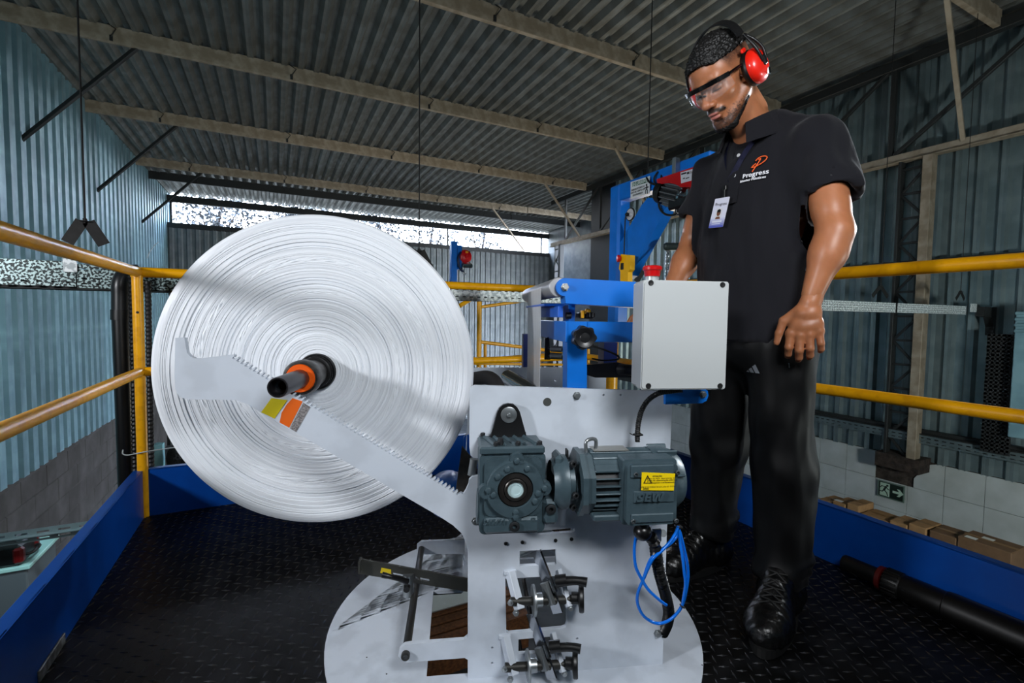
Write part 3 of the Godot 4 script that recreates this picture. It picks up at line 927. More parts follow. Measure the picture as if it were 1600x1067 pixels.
	b.tube(smooth_path([Vector3(-0.1344, 0.145, -0.22), Vector3(-0.1605, 0.1617, -0.21), Vector3(-0.1808, 0.1741, -0.2), Vector3(-0.2039, 0.181, -0.2)]), [0.009, 0.008, 0.0075, 0.007, 0.007, 0.007, 0.007, 0.007, 0.007, 0.007, 0.008, 0.008, 0.008], 10)
	part("clamp_lever", b, black_plastic, t)
	b = MB.new(); b.cyl(Vector3(-0.135, 0.156, -0.245), Vector3(-0.135, 0.0895, -0.245), 0.016, 0.016, 16); part("clamp_collar", b, zinc, t)
	# black suspension bracket
	b = MB.new()
	b.plate([Vector2(0.0804, 0.6099), Vector2(0.1014, 0.6896), Vector2(0.1059, 0.699), Vector2(0.1152, 0.7067), Vector2(0.1277, 0.7097), Vector2(0.1402, 0.708), Vector2(0.1497, 0.7), Vector2(0.1561, 0.689), Vector2(0.1794, 0.6079)], 0.006, 0.016)
	part("torque_bracket", b, black_plastic, t)
	b = MB.new(); b.lathe(Vector3(0.1291, 0.6823, 0.016), Vector3(0, 0, 1), [Vector2(0.0195, 0), Vector2(0.0195, 0.0022), Vector2(0.018, 0.003), Vector2(0.006, 0.003)], 28); hexbolt(b, Vector3(0.1295, 0.6821, 0.019), Vector3(0, 0, 1), 0.0052, 0.006); part("washer", b, zinc, t)
	b = MB.new(); b.lathe(Vector3(0.2263, 0.7097, 0), Vector3(0, 0, 1), [Vector2(0.0105, 0), Vector2(0.0105, 0.0006), Vector2(0, 0.0006)], 24); part("bore_plug", b, mat(Color(0.33, 0.34, 0.33), 0.5, 0.5), t)
	for q in [Vector3(0.3007, 0.7251, 0), Vector3(0.0515, 0.4154, 0), Vector3(0.5296, 0.0959, 0)]:
		b = MB.new(); hexbolt(b, q, Vector3(0, 0, 1), 0.0078, 0.009); part("bolt", b, zinc, t)
	b = MB.new(); hexbolt(b, Vector3(0.5415, 0.733, 0), Vector3(0, 0, 1), 0.006, 0.007); part("bolt", b, zinc, t)
	for q in [Vector3(0.1267, 0.3553, 0), Vector3(0.1686, 0.3566, 0), Vector3(0.2534, 0.3577, 0), Vector3(0.2946, 0.3592, 0)]:
		b = MB.new(); sockbolt(b, q, Vector3(0, 0, 1), 0.0045, 0.003); part("screw", b, mat(Color(0.2, 0.21, 0.22), 0.4, 0.6), t)
	b = MB.new()
	b.tube(ribbed([Vector3(0.0479, 0.5647, -0.02), Vector3(0.0419, 0.5244, -0.02)], 0.011, 0.0042, 0.002)[0], ribbed([Vector3(0.0479, 0.5647, -0.02), Vector3(0.0419, 0.5244, -0.02)], 0.011, 0.0042, 0.002)[1], 12)
	part("spring", b, zinc, t)
	b = MB.new(); b.lathe(Vector3(-0.02, 0.37, -0.36), Vector3(0, 0, 1), [Vector2(0, 0), Vector2(0.055, 0), Vector2(0.06, 0.01), Vector2(0.06, 0.1), Vector2(0.045, 0.125), Vector2(0, 0.135)], 28); part("air_bellows", b, blue, t, "blue round actuator behind the arm")
	b = MB.new(); b.plate([Vector2(0.0, 0.4), Vector2(0.03, 0.3), Vector2(0.05, 0.3), Vector2(0.06, 0.5), Vector2(0.02, 0.55)], -0.2, -0.19); part("inner_bracket", b, matn(Color(0.3, 0.28, 0.26), 0.6, 0.4, 3.0, noise_tex(0.02, Color(0.5, 0.5, 0.5), Color(1, 1, 1), 73)), t)
	# rollers between the plates
	b = MB.new(); b.tube([Vector3(0.1734, 0.7177, -0.42), Vector3(0.2691, 0.684, -0.1)], 0.0245, 24); part("idler_roller", b, chrome, t, "bright chrome tube")
	b = MB.new(); b.tube(smooth_path([Vector3(0.0616, 0.721, -0.35), Vector3(0.0987, 0.7315, -0.3), Vector3(0.1202, 0.7188, -0.25), Vector3(0.1349, 0.6796, -0.2)]), 0.022, 16); part("guide_tube", b, mat(Color(0.2, 0.19, 0.19), 0.5, 0.4), t)
	# two cutter and tension assemblies in the windows
	for k in 2:
		var dy := -0.165 * k
		var dx := -0.012 * k
		var sh := Vector3(dx, dy, 0)
		var a := thing_part("tension_unit", t)
		b = MB.new(); b.x = Transform3D(Basis.IDENTITY, sh)
		bar(b, Vector3(0.1388, 0.2825, 0), Vector3(0.1579, 0.2124, 0.045), 0.018, 0.026); bar(b, Vector3(0.1388, 0.2875, 0), Vector3(0.1389, 0.2776, 0), 0.014, 0.03); part("support_arm", b, white_paint, a)
		b = MB.new(); b.x = Transform3D(Basis.IDENTITY, sh)
		bar(b, Vector3(0.2613, 0.2809, 0), Vector3(0.2785, 0.2143, 0.05), 0.012, 0.018); part("support_arm", b, white_paint, a)
		b = MB.new(); b.x = Transform3D(Basis.IDENTITY, sh)
		b.tube([Vector3(0.1364, 0.2298, 0.04), Vector3(0.2985, 0.2263, 0.04)], 0.0105, 14); part("cross_shaft", b, mat(Color(0.2, 0.2, 0.19), 0.5, 0.6), a)
		b = MB.new(); b.x = Transform3D(Basis.IDENTITY, sh)
		b.lathe(Vector3(0.1898, 0.2297, 0.04), Vector3(1, 0, 0), [Vector2(0, 0), Vector2(0.034, 0), Vector2(0.036, 0.002), Vector2(0.036, 0.006), Vector2(0.016, 0.007), Vector2(0.016, 0.024), Vector2(0, 0.024)], 28); part("disc", b, zinc, a)
		b = MB.new(); b.x = Transform3D(Basis.IDENTITY, sh)
		bar(b, Vector3(0.2064, 0.3284, -0.01), Vector3(0.2517, 0.1999, 0.05), 0.004, 0.034); bar(b, Vector3(0.2119, 0.3324, 0.005), Vector3(0.2433, 0.2564, 0.055), 0.006, 0.012); part("blade_arm", b, chrome, a)
		b = MB.new(); b.x = Transform3D(Basis.IDENTITY, sh)
		bar(b, Vector3(0.2196, 0.2672, 0.03), Vector3(0.2355, 0.2219, 0.05), 0.012, 0.02); part("blade_clamp", b, zinc, a)
		b = MB.new(); b.x = Transform3D(Basis.IDENTITY, sh)
		b.cyl(Vector3(0.244, 0.2806, 0.05), Vector3(0.2697, 0.2852, 0.055), 0.014, 0.014, 12)
		b.tube(smooth_path([Vector3(0.2618, 0.2824, 0.055), Vector3(0.2842, 0.2856, 0.06), Vector3(0.3035, 0.2858, 0.065), Vector3(0.3163, 0.2848, 0.07)], 2), [0.012, 0.011, 0.0105, 0.01, 0.0105, 0.011, 0.0115], 10); part("clamp_lever", b, black_plastic, a)
		b = MB.new(); b.x = Transform3D(Basis.IDENTITY, sh)
		b.lathe(Vector3(0.2858, 0.2334, 0.045), Vector3(1, 0.03, 0.25), [Vector2(0, 0), Vector2(0.014, 0), Vector2(0.014, 0.016), Vector2(0.03, 0.018), Vector2(0.032, 0.02), Vector2(0.032, 0.027), Vector2(0.03, 0.03), Vector2(0, 0.03)], 24); part("hand_knob", b, black_plastic, a)
		b = MB.new(); b.x = Transform3D(Basis.IDENTITY, sh)
		hexbolt(b, Vector3(0.1479, 0.2083, 0.05), Vector3(0, 0, 1), 0.006, 0.008); part("bolt", b, zinc, a); b = MB.new(); b.x = Transform3D(Basis.IDENTITY, sh); hexbolt(b, Vector3(0.2813, 0.2138, 0.052), Vector3(0, 0, 1), 0.006, 0.008); part("bolt", b, zinc, a); b = MB.new(); b.x = Transform3D(Basis.IDENTITY, sh); hexbolt(b, Vector3(0.1352, 0.2345, 0.05), Vector3(-0.6, 0, 0.8), 0.0055, 0.008); part("bolt", b, zinc, a)
		b = MB.new(); b.x = Transform3D(Basis.IDENTITY, sh)
		b.tube([Vector3(0.1883, 0.203, -0.1), Vector3(0.1957, 0.1485, -0.03), Vector3(0.2117, 0.0794, 0), Vector3(0.22, 0.0378, 0.03)], 0.006, 8); part("tension_strap", b, mat(Color(0.13, 0.12, 0.12), 0.4, 0.2), a)
	# roll of the plate feet: base block
	b = MB.new(); b.box(Vector3(0.4758, -0.0147, -0.02) + Vector3(0, 0.004, 0), Vector3(0.02, 0.01, 0.03)); part("foot_lug", b, white_paint, t)
	# disc on the floor
	var d := thing("base_disc", "large flat round white disc on the checker plate, below the winding machine", "disc", Vector3(0.643, 0, -1.248))
	b = MB.new()
	b.x = Transform3D(Basis(Vector3.RIGHT, Vector3(0, 0, -1), Vector3.UP), Vector3.ZERO)
	var cs: Array = [Vector2(0.3294, 1.1143),Vector2(0.779, 0.9523),Vector2(1.0435, 1.686),Vector2(0.686, 1.8149),Vector2(0.547, 1.4292),Vector2(0.4548, 1.4624)]
	b.plate(circ(Vector2(0.643, 1.248), 0.541, 96), 0.001, 0.011, [cs])
	part("disc_plate", b, white_paint, d)
	for q in [Vector3(0.2056, 0.011, -1.2474), Vector3(0.4089, 0.011, -1.2359), Vector3(0.9915, 0.011, -0.8381), Vector3(0.2406, 0.011, -1.1656)]:
		b = MB.new(); b.cyl(q, q + Vector3(0, 0.0004, 0), 0.002, 0.002, 8); part("screw_hole", b, rubber, d)

func thing_part(called: String, parent: Node3D) -> Node3D:       # a part made of sub-parts
	var o := Node3D.new()
	o.name = called
	parent.add_child(o, true)
	off[o] = off[parent]
	return o

# ---------------------------------------------------------------- the gear motor
func build_motor() -> void:
	var cast := matn(Color(0.29, 0.36, 0.39), 0.38, 0.15, 2.0, noise_tex(0.03, Color(0.82, 0.84, 0.85), Color(1, 1, 1), 81), noise_tex(0.1, Color.BLACK, Color.WHITE, 82), 0.03)
	var castd := mat(Color(0.13, 0.14, 0.15), 0.5, 0.2)
	var t := thing("gear_motor", "dark blue-grey gear motor bolted across the front of the white machine plate", "motor", Vector3(0.2849, 0.5204, 0.07), MT)
	var g := thing_part("gearbox", t)
	var b := MB.new()
	b.plate(rrect(Vector2(0.0555, 0.6114), Vector2(0.2059, 0.4256), 0.012), 0.004, 0.095)
	b.plate(rrect(Vector2(0.0655, 0.6039), Vector2(0.1964, 0.4692), 0.02), 0.095, 0.104)
	b.box(Vector3(0.1285, 0.4505, 0.11) - Vector3(0, 0, 0.05), Vector3(0.126, 0.036, 0.105), 0.006)
	b.cyl(Vector3(0.0519, 0.4744, 0.05), Vector3(0.0745, 0.4735, 0.05), 0.04, 0.042, 24)
	b.box(Vector3(0.218, 0.4737, 0.1) - Vector3(0, 0, 0.03), Vector3(0.035, 0.06, 0.07), 0.008)
	part("housing", b, cast, g)
	b = MB.new()
	b.box(Vector3(0.1291, 0.6184, 0.1) - Vector3(0, 0, 0.05), Vector3(0.148, 0.018, 0.105), 0.004)
	for k in 5: b.box(Vector3(0.129, 0.6272, 0.1) + Vector3(-0.05 + k * 0.024, 0, -0.05), Vector3(0.009, 0.012, 0.085), 0.004, Basis(Vector3.UP, 0.25))
	part("cover", b, cast, g)
	b = MB.new()
	for k in 6:
		b = MB.new(); sockbolt(b, Vector3(0.129, 0.6257, 0.1) + Vector3(-0.062 + k * 0.025, 0.004, -0.006 if k % 2 else -0.09), Vector3.UP, 0.0058, 0.008); part("cover_bolt", b, castd, g)
	b = MB.new(); b.cyl(Vector3(0.1034, 0.6281, 0.08), Vector3(0.1033, 0.6414, 0.08), 0.008, 0.0065, 10); part("vent_plug", b, castd, g)
	var c: Vector3 = Vector3(0.1352, 0.5331, 0.112)
	b = MB.new()
	b.lathe(c - Vector3(0, 0, 0.012), Vector3(0, 0, 1), [Vector2(0.066, 0), Vector2(0.066, 0.012), Vector2(0.064, 0.015), Vector2(0.041, 0.016), Vector2(0.040, 0.0115)], 44)
	for q in [Vector2(0.003, 0.067), Vector2(-0.066, -0.003), Vector2(0.066, 0.0), Vector2(0.0, -0.062)]: b.lathe(c + Vector3(q.x, q.y, -0.013), Vector3(0, 0, 1), [Vector2(0.017, 0), Vector2(0.0155, 0.014), Vector2(0, 0.014)], 18)
	part("flange", b, cast, g)
	b = MB.new(); b.lathe(c - Vector3(0, 0, 0.004), Vector3(0, 0, 1), [Vector2(0.040, 0), Vector2(0.038, 0.004), Vector2(0.027, 0.0045), Vector2(0.026, 0.001)], 36); part("seal", b, matn(Color(0.12, 0.10, 0.09), 0.6, 0.1, 4.0, noise_tex(0.03, Color(0.5, 0.5, 0.5), Color(1, 1, 1), 83)), g)
	b = MB.new(); b.lathe(c - Vector3(0, 0, 0.004), Vector3(0, 0, 1), [Vector2(0.0255, 0), Vector2(0.0255, 0.007), Vector2(0.0235, 0.009), Vector2(0.0185, 0.009), Vector2(0.018, 0.003)], 36); part("hollow_shaft", b, mat(Color(0.3, 0.29, 0.28), 0.35, 0.8), g)
	b = MB.new(); b.lathe(c - Vector3(0, 0, 0.003), Vector3(0, 0, 1), [Vector2(0.018, 0), Vector2(0.018, 0.0045), Vector2(0.012, 0.005), Vector2(0.0115, 0.004), Vector2(0, 0.0045)], 30); part("shaft_cap", b, mat(Color(0.72, 0.82, 0.83), 0.4), g, "round white plastic cap")
	for q in [Vector3(0.1373, 0.6, 0.117), Vector3(0.1161, 0.5818, 0.117), Vector3(0.1606, 0.5821, 0.117), Vector3(0.0949, 0.5651, 0.117), Vector3(0.0739, 0.5355, 0.117), Vector3(0.0853, 0.525, 0.117), Vector3(0.2004, 0.5358, 0.117), Vector3(0.186, 0.5246, 0.117), Vector3(0.179, 0.5073, 0.117), Vector3(0.1359, 0.484, 0.117), Vector3(0.1361, 0.4723, 0.117)]:
		b = MB.new(); b.lathe(q - Vector3(0, 0, 0.003), Vector3(0, 0, 1), [Vector2(0.0078, 0), Vector2(0.0072, 0.006), Vector2(0.005, 0.0072), Vector2(0, 0.0072)], 6); part("flange_bolt", b, cast, g)
	for q in [Vector3(0.1337, 0.4496, 0.115), Vector3(0.2177, 0.483, 0.108)]:
		b = MB.new(); b.lathe(q - Vector3(0, 0, 0.006), Vector3(0, 0, 1), [Vector2(0.0125, 0), Vector2(0.0115, 0.008), Vector2(0.009, 0.009), Vector2(0.0055, 0.009), Vector2(0.0055, 0.003), Vector2(0, 0.003)], 18); part("drain_plug", b, castd, g)
	lettering("S17/11", 0.016, 0.005, cast, g, Vector3(0.0893, 0.4603, 0.112) + Vector3(0, 0, 0.0), Basis(Vector3(1, 0, 0), Vector3(0.15, 1, 0).normalized(), Vector3(0, 0, 1)))
	lettering("S3", 0.011, 0.003, cast, g, Vector3(0.1761, 0.4627, 0.112) + Vector3(0, 0, 0.0))
	# motor body along the plate
	var ax: Vector3 = Vector3(0.2364, 0.5324, 0.065)
	var X := Vector3.RIGHT
	b = MB.new()
	b.lathe(ax + X * -0.012, X, [Vector2(0.05, 0), Vector2(0.058, 0.01), Vector2(0.063, 0.022), Vector2(0.063, 0.034), Vector2(0.058, 0.036), Vector2(0.045, 0.038), Vector2(0.045, 0.05)], 36)
	b.box(ax + Vector3(0.004, 0.04, 0), Vector3(0.02, 0.06, 0.06), 0.008)
	part("adapter", b, cast, t)
	b = MB.new()
	for q in [Vector3(0.032, -0.012, 0.056), Vector3(0.032, 0.052, 0.03), Vector3(0.034, -0.05, 0.03)]:
		b = MB.new(); sockbolt(b, ax + q, Vector3(0.2, 0, 1), 0.0075, 0.01); part("adapter_bolt", b, castd, t)
	b = MB.new(); b.box(ax + Vector3(0.026, 0.066, 0), Vector3(0.004, 0.022, 0.02), 0.001); part("adapter_tab", b, castd, t)
	b = MB.new()
	var oct := []
	for k in 8: oct.append(Vector2(cos(TAU * (k + 0.5) / 8), sin(TAU * (k + 0.5) / 8)) * 0.079)
	b.x = Transform3D(Basis(Vector3(0, 0, -1), Vector3(0, 1, 0), Vector3(1, 0, 0)), ax)
	b.plate(oct, 0.048, 0.06); b.plate(oct.map(func(p): return p * 0.95), 0.06, 0.078)
	part("end_shield", b, cast, t)
	b = MB.new()
	b.x = Transform3D(Basis(Vector3(0, 0, -1), Vector3(0, 1, 0), Vector3(1, 0, 0)), ax)
	b.plate(circ(Vector2.ZERO, 0.058, 32), 0.075, 0.235)
	part("stator", b, castd, t)
	for k in 26:
		var an := TAU * (k + 0.5) / 26
		var big := 0.071 if absf(sin(an)) < 0.75 else 0.074
		b = MB.new()
		b.box(ax + Vector3(0.155, sin(an) * (0.052 + big) / 2, cos(an) * (0.052 + big) / 2), Vector3(0.155, 0.0032, big - 0.05), 0.0008, Basis(X, PI - an + PI))
		part("cooling_fin", b, cast, t)
	b = MB.new()
	b.box(ax + Vector3(0.155, 0.05, 0.047), Vector3(0.152, 0.006, 0.035), 0.002, Basis(X, 0.75)); b.box(ax + Vector3(0.155, 0.067, 0.02), Vector3(0.152, 0.006, 0.04), 0.002, Basis(X, 0.22))
	b.box(ax + Vector3(0.155, -0.066, 0.04), Vector3(0.16, 0.014, 0.05), 0.003)
	part("top_rib", b, cast, t)
	b = MB.new(); b.box(ax + Vector3(0.13, 0.0745, -0.006), Vector3(0.085, 0.0015, 0.042)); part("rating_plate", b, mat(Color(0.6, 0.6, 0.58), 0.4, 0.5), t, "bare metal rating plate")
	b = MB.new(); b.tube(smooth_path([ax + Vector3(0.072, 0.07, 0.005), ax + Vector3(0.07, 0.094, 0.006), ax + Vector3(0.084, 0.1, 0.0), ax + Vector3(0.098, 0.094, -0.006), ax + Vector3(0.096, 0.07, -0.005)]), 0.0045, 8); part("lifting_eye", b, zinc, t)
	b = MB.new()
	b.lathe(ax + X * 0.226, X, [Vector2(0.06, 0), Vector2(0.076, 0.0), Vector2(0.077, 0.012), Vector2(0.0775, 0.03), Vector2(0.071, 0.055), Vector2(0.058, 0.072), Vector2(0, 0.075)], 36)
	for q in [0.4, 1.2, 2.0]: b.box(ax + X * 0.26 + Vector3(0, sin(q), cos(q)) * 0.076, Vector3(0.05, 0.006, 0.014), 0.002, Basis(X, -q))
	part("fan_cover", b, cast, t)
	# terminal box
	b = MB.new()
	var z1 := 0.162
	b.plate(rrect(Vector2(0.3718, 0.6047), Vector2(0.4974, 0.4562), 0.008), 0.1, 0.142)
	b.plate(rrect(Vector2(0.3764, 0.5989), Vector2(0.4928, 0.4608), 0.012), 0.142, 0.158)
	b.box(Vector3(0.4325, 0.5831, 0.16), Vector3(0.098, 0.028, 0.006), 0.002); b.box(Vector3(0.4355, 0.4777, 0.16), Vector3(0.098, 0.02, 0.006), 0.002)
	b.box(Vector3(0.4386, 0.5253, 0.16) - Vector3(0, 0, 0.0008), Vector3(0.094, 0.0264, 0.004), 0.0015)
	part("terminal_box", b, cast, t)
	for q in [Vector3(0.394, 0.5774, 0.161), Vector3(0.49, 0.579, 0.161), Vector3(0.391, 0.4726, 0.161), Vector3(0.4905, 0.4701, 0.161)]:
		b = MB.new(); sockbolt(b, q, Vector3(0, 0, 1), 0.0052, 0.005); part("cover_screw", b, mat(Color(0.4, 0.42, 0.43), 0.35, 0.8), t)
	lettering("SEW", 0.0245, 0.006, cast, t, Vector3(0.428, 0.5258, 0.164), Basis(Vector3(1.25, 0, 0), Vector3(0.24, 1, 0), Vector3(0, 0, 1)))
	b = MB.new(); b.plate([Vector2(0.4071, 0.5824), Vector2(0.4839, 0.5774), Vector2(0.4821, 0.5393), Vector2(0.4067, 0.5425)], 0.1632, 0.1642)
	var lab := part("warning_label", b, mat(Color(0.95, 0.82, 0.02), 0.45), t, "yellow warning label with black print")
	var ink := mat(Color(0.05, 0.04, 0.02), 0.5)
	off[lab] = Vector3.ZERO
	b = MB.new()
	b.plate([Vector2(0.4107, 0.5574), Vector2(0.4204, 0.5764), Vector2(0.4313, 0.5567)], 0.1642, 0.1645, [[Vector2(0.414, 0.559), Vector2(0.4206, 0.5721), Vector2(0.4278, 0.5586)]])
	b.plate([Vector2(0.4199, 0.57), Vector2(0.4215, 0.5699), Vector2(0.4213, 0.5628), Vector2(0.4205, 0.5628)], 0.1642, 0.1645); b.plate([Vector2(0.4201, 0.5617), Vector2(0.4216, 0.5616), Vector2(0.4216, 0.5599), Vector2(0.4202, 0.5599)], 0.1642, 0.1645)
	part("warning_triangle", b, ink, lab)
	var rows := [["ATENÇÃO", 1027, 743.8, 0.0042], ["Antes de abrir, desconectar da", 1034, 747.2, 0.0027], ["rede de alimentação elétrica", 1035, 750.6, 0.0032], ["e bloquear o acionamento", 1034, 753.8, 0.0032], ["SEW-EURODRIVE Brasil Ltda 01-11500", 1027, 760.5, 0.0030], ["00000", 1008, 763.8, 0.0024]]
	for i in rows.size():
		var p: Vector3 = [Vector3(0.4426, 0.5726, 0.1645), Vector3(0.4516, 0.5677, 0.1645), Vector3(0.4547, 0.5631, 0.1645), Vector3(0.4548, 0.5582, 0.1645), Vector3(0.4448, 0.5489, 0.1645), Vector3(0.4169, 0.545, 0.1645)][i]
		lettering(rows[i][0], rows[i][3], 0.0003, ink, lab, Vector3(p.x, p.y, 0.1643), Basis.IDENTITY, i != 1 and i != 4)
	# cable gland under the box
	b = MB.new(); b.ball(Vector3(0.4269, 0.4321, 0.13), Vector3(0.021, 0.02, 0.02), 18); b.cyl(Vector3(0.4263, 0.4516, 0.13), Vector3(0.4267, 0.4366, 0.13), 0.014, 0.016, 12); part("cable_gland", b, mat(Color(0.045, 0.045, 0.05), 0.3), t)
	b = MB.new(); b.box(Vector3(0.4745, 0.4084, 0.1), Vector3(0.022, 0.03, 0.006), 0.001); b.cyl(Vector3(0.509, 0.3928, 0.06), Vector3(0.5062, 0.3957, 0.066), 0.009, 0.009, 12); part("earth_lug", b, zinc, t)
	# hoses and tubes
	var hs := thing("corrugated_conduit", "thick black corrugated conduit hanging from the motor's terminal box down to the disc", "conduit", Vector3(0.4997, 0.3074, 0.1), MT)
	var pts := smooth_path([Vector3(0.4499, 0.4158, 0.12), Vector3(0.4613, 0.3971, 0.12), Vector3(0.4692, 0.3637, 0.115), Vector3(0.4834, 0.3193, 0.1), Vector3(0.5036, 0.272, 0.08), Vector3(0.5291, 0.215, 0.05), Vector3(0.545, 0.168, 0.03), Vector3(0.5504, 0.1255, 0.01), Vector3(0.5502, 0.0893, -0.01)])
	var rp := ribbed(pts, 0.0145, 0.0075, 0.0034)
	b = MB.new(); b.tube(rp[0], rp[1], 14); part("hose", b, mat(Color(0.03, 0.03, 0.033), 0.35), hs)
	var bt := thing("air_tube", "loops of thin bright blue air tube hanging beside the motor's conduit", "tube", Vector3(0.4918, 0.3079, 0.1), MT)
	var tube_m := mat(Color(0.03, 0.42, 0.85), 0.25)
	b = MB.new(); b.tube(smooth_path([Vector3(0.5244, 0.4324, 0.11), Vector3(0.5189, 0.408, 0.11), Vector3(0.4972, 0.3954, 0.12), Vector3(0.4819, 0.3855, 0.12), Vector3(0.4583, 0.3724, 0.125), Vector3(0.4486, 0.3536, 0.12), Vector3(0.44, 0.3086, 0.11), Vector3(0.4325, 0.2721, 0.1), Vector3(0.4358, 0.2391, 0.09), Vector3(0.4499, 0.2081, 0.085), Vector3(0.4703, 0.1875, 0.08), Vector3(0.4934, 0.1779, 0.08), Vector3(0.5169, 0.186, 0.085), Vector3(0.5351, 0.2058, 0.09), Vector3(0.5439, 0.2339, 0.1), Vector3(0.5471, 0.276, 0.11), Vector3(0.5503, 0.3227, 0.11), Vector3(0.539, 0.3762, 0.11), Vector3(0.5264, 0.42, 0.11)]), 0.0037, 8); part("tube_loop", b, tube_m, bt)
	b = MB.new(); b.tube(smooth_path([Vector3(0.5203, 0.4349, 0.115), Vector3(0.509, 0.4163, 0.12), Vector3(0.4916, 0.3982, 0.125), Vector3(0.4712, 0.3834, 0.13), Vector3(0.4532, 0.3677, 0.13), Vector3(0.4459, 0.3384, 0.12), Vector3(0.4415, 0.3116, 0.11)]), 0.0037, 8); part("tube_loop", b, tube_m, bt)
	b = MB.new(); b.tube(smooth_path([Vector3(0.414, 0.4198, 0.125), Vector3(0.4122, 0.3873, 0.12), Vector3(0.4184, 0.3448, 0.115), Vector3(0.4337, 0.3136, 0.11), Vector3(0.4517, 0.2847, 0.11), Vector3(0.4711, 0.265, 0.11), Vector3(0.493, 0.2449, 0.105), Vector3(0.5035, 0.2364, 0.1)]), 0.0037, 8); part("tube_loop", b, tube_m, bt)
	b = MB.new(); b.tube(smooth_path([Vector3(0.5245, 0.4294, 0.11), Vector3(0.5246, 0.3994, 0.115), Vector3(0.5295, 0.3663, 0.12), Vector3(0.5355, 0.3275, 0.12), Vector3(0.5424, 0.2902, 0.115), Vector3(0.5426, 0.245, 0.105)]), 0.0037, 8); part("tube_loop", b, tube_m, bt)
	b = MB.new(); b.box(Vector3(0.544, 0.2307, 0.1), Vector3(0.011, 0.004, 0.011), 0.001, Basis(Vector3(0, 0, 1), -0.5)); b.box(Vector3(0.5229, 0.4323, 0.113), Vector3(0.014, 0.005, 0.012), 0.001); part("cable_tie", b, rubber, bt)

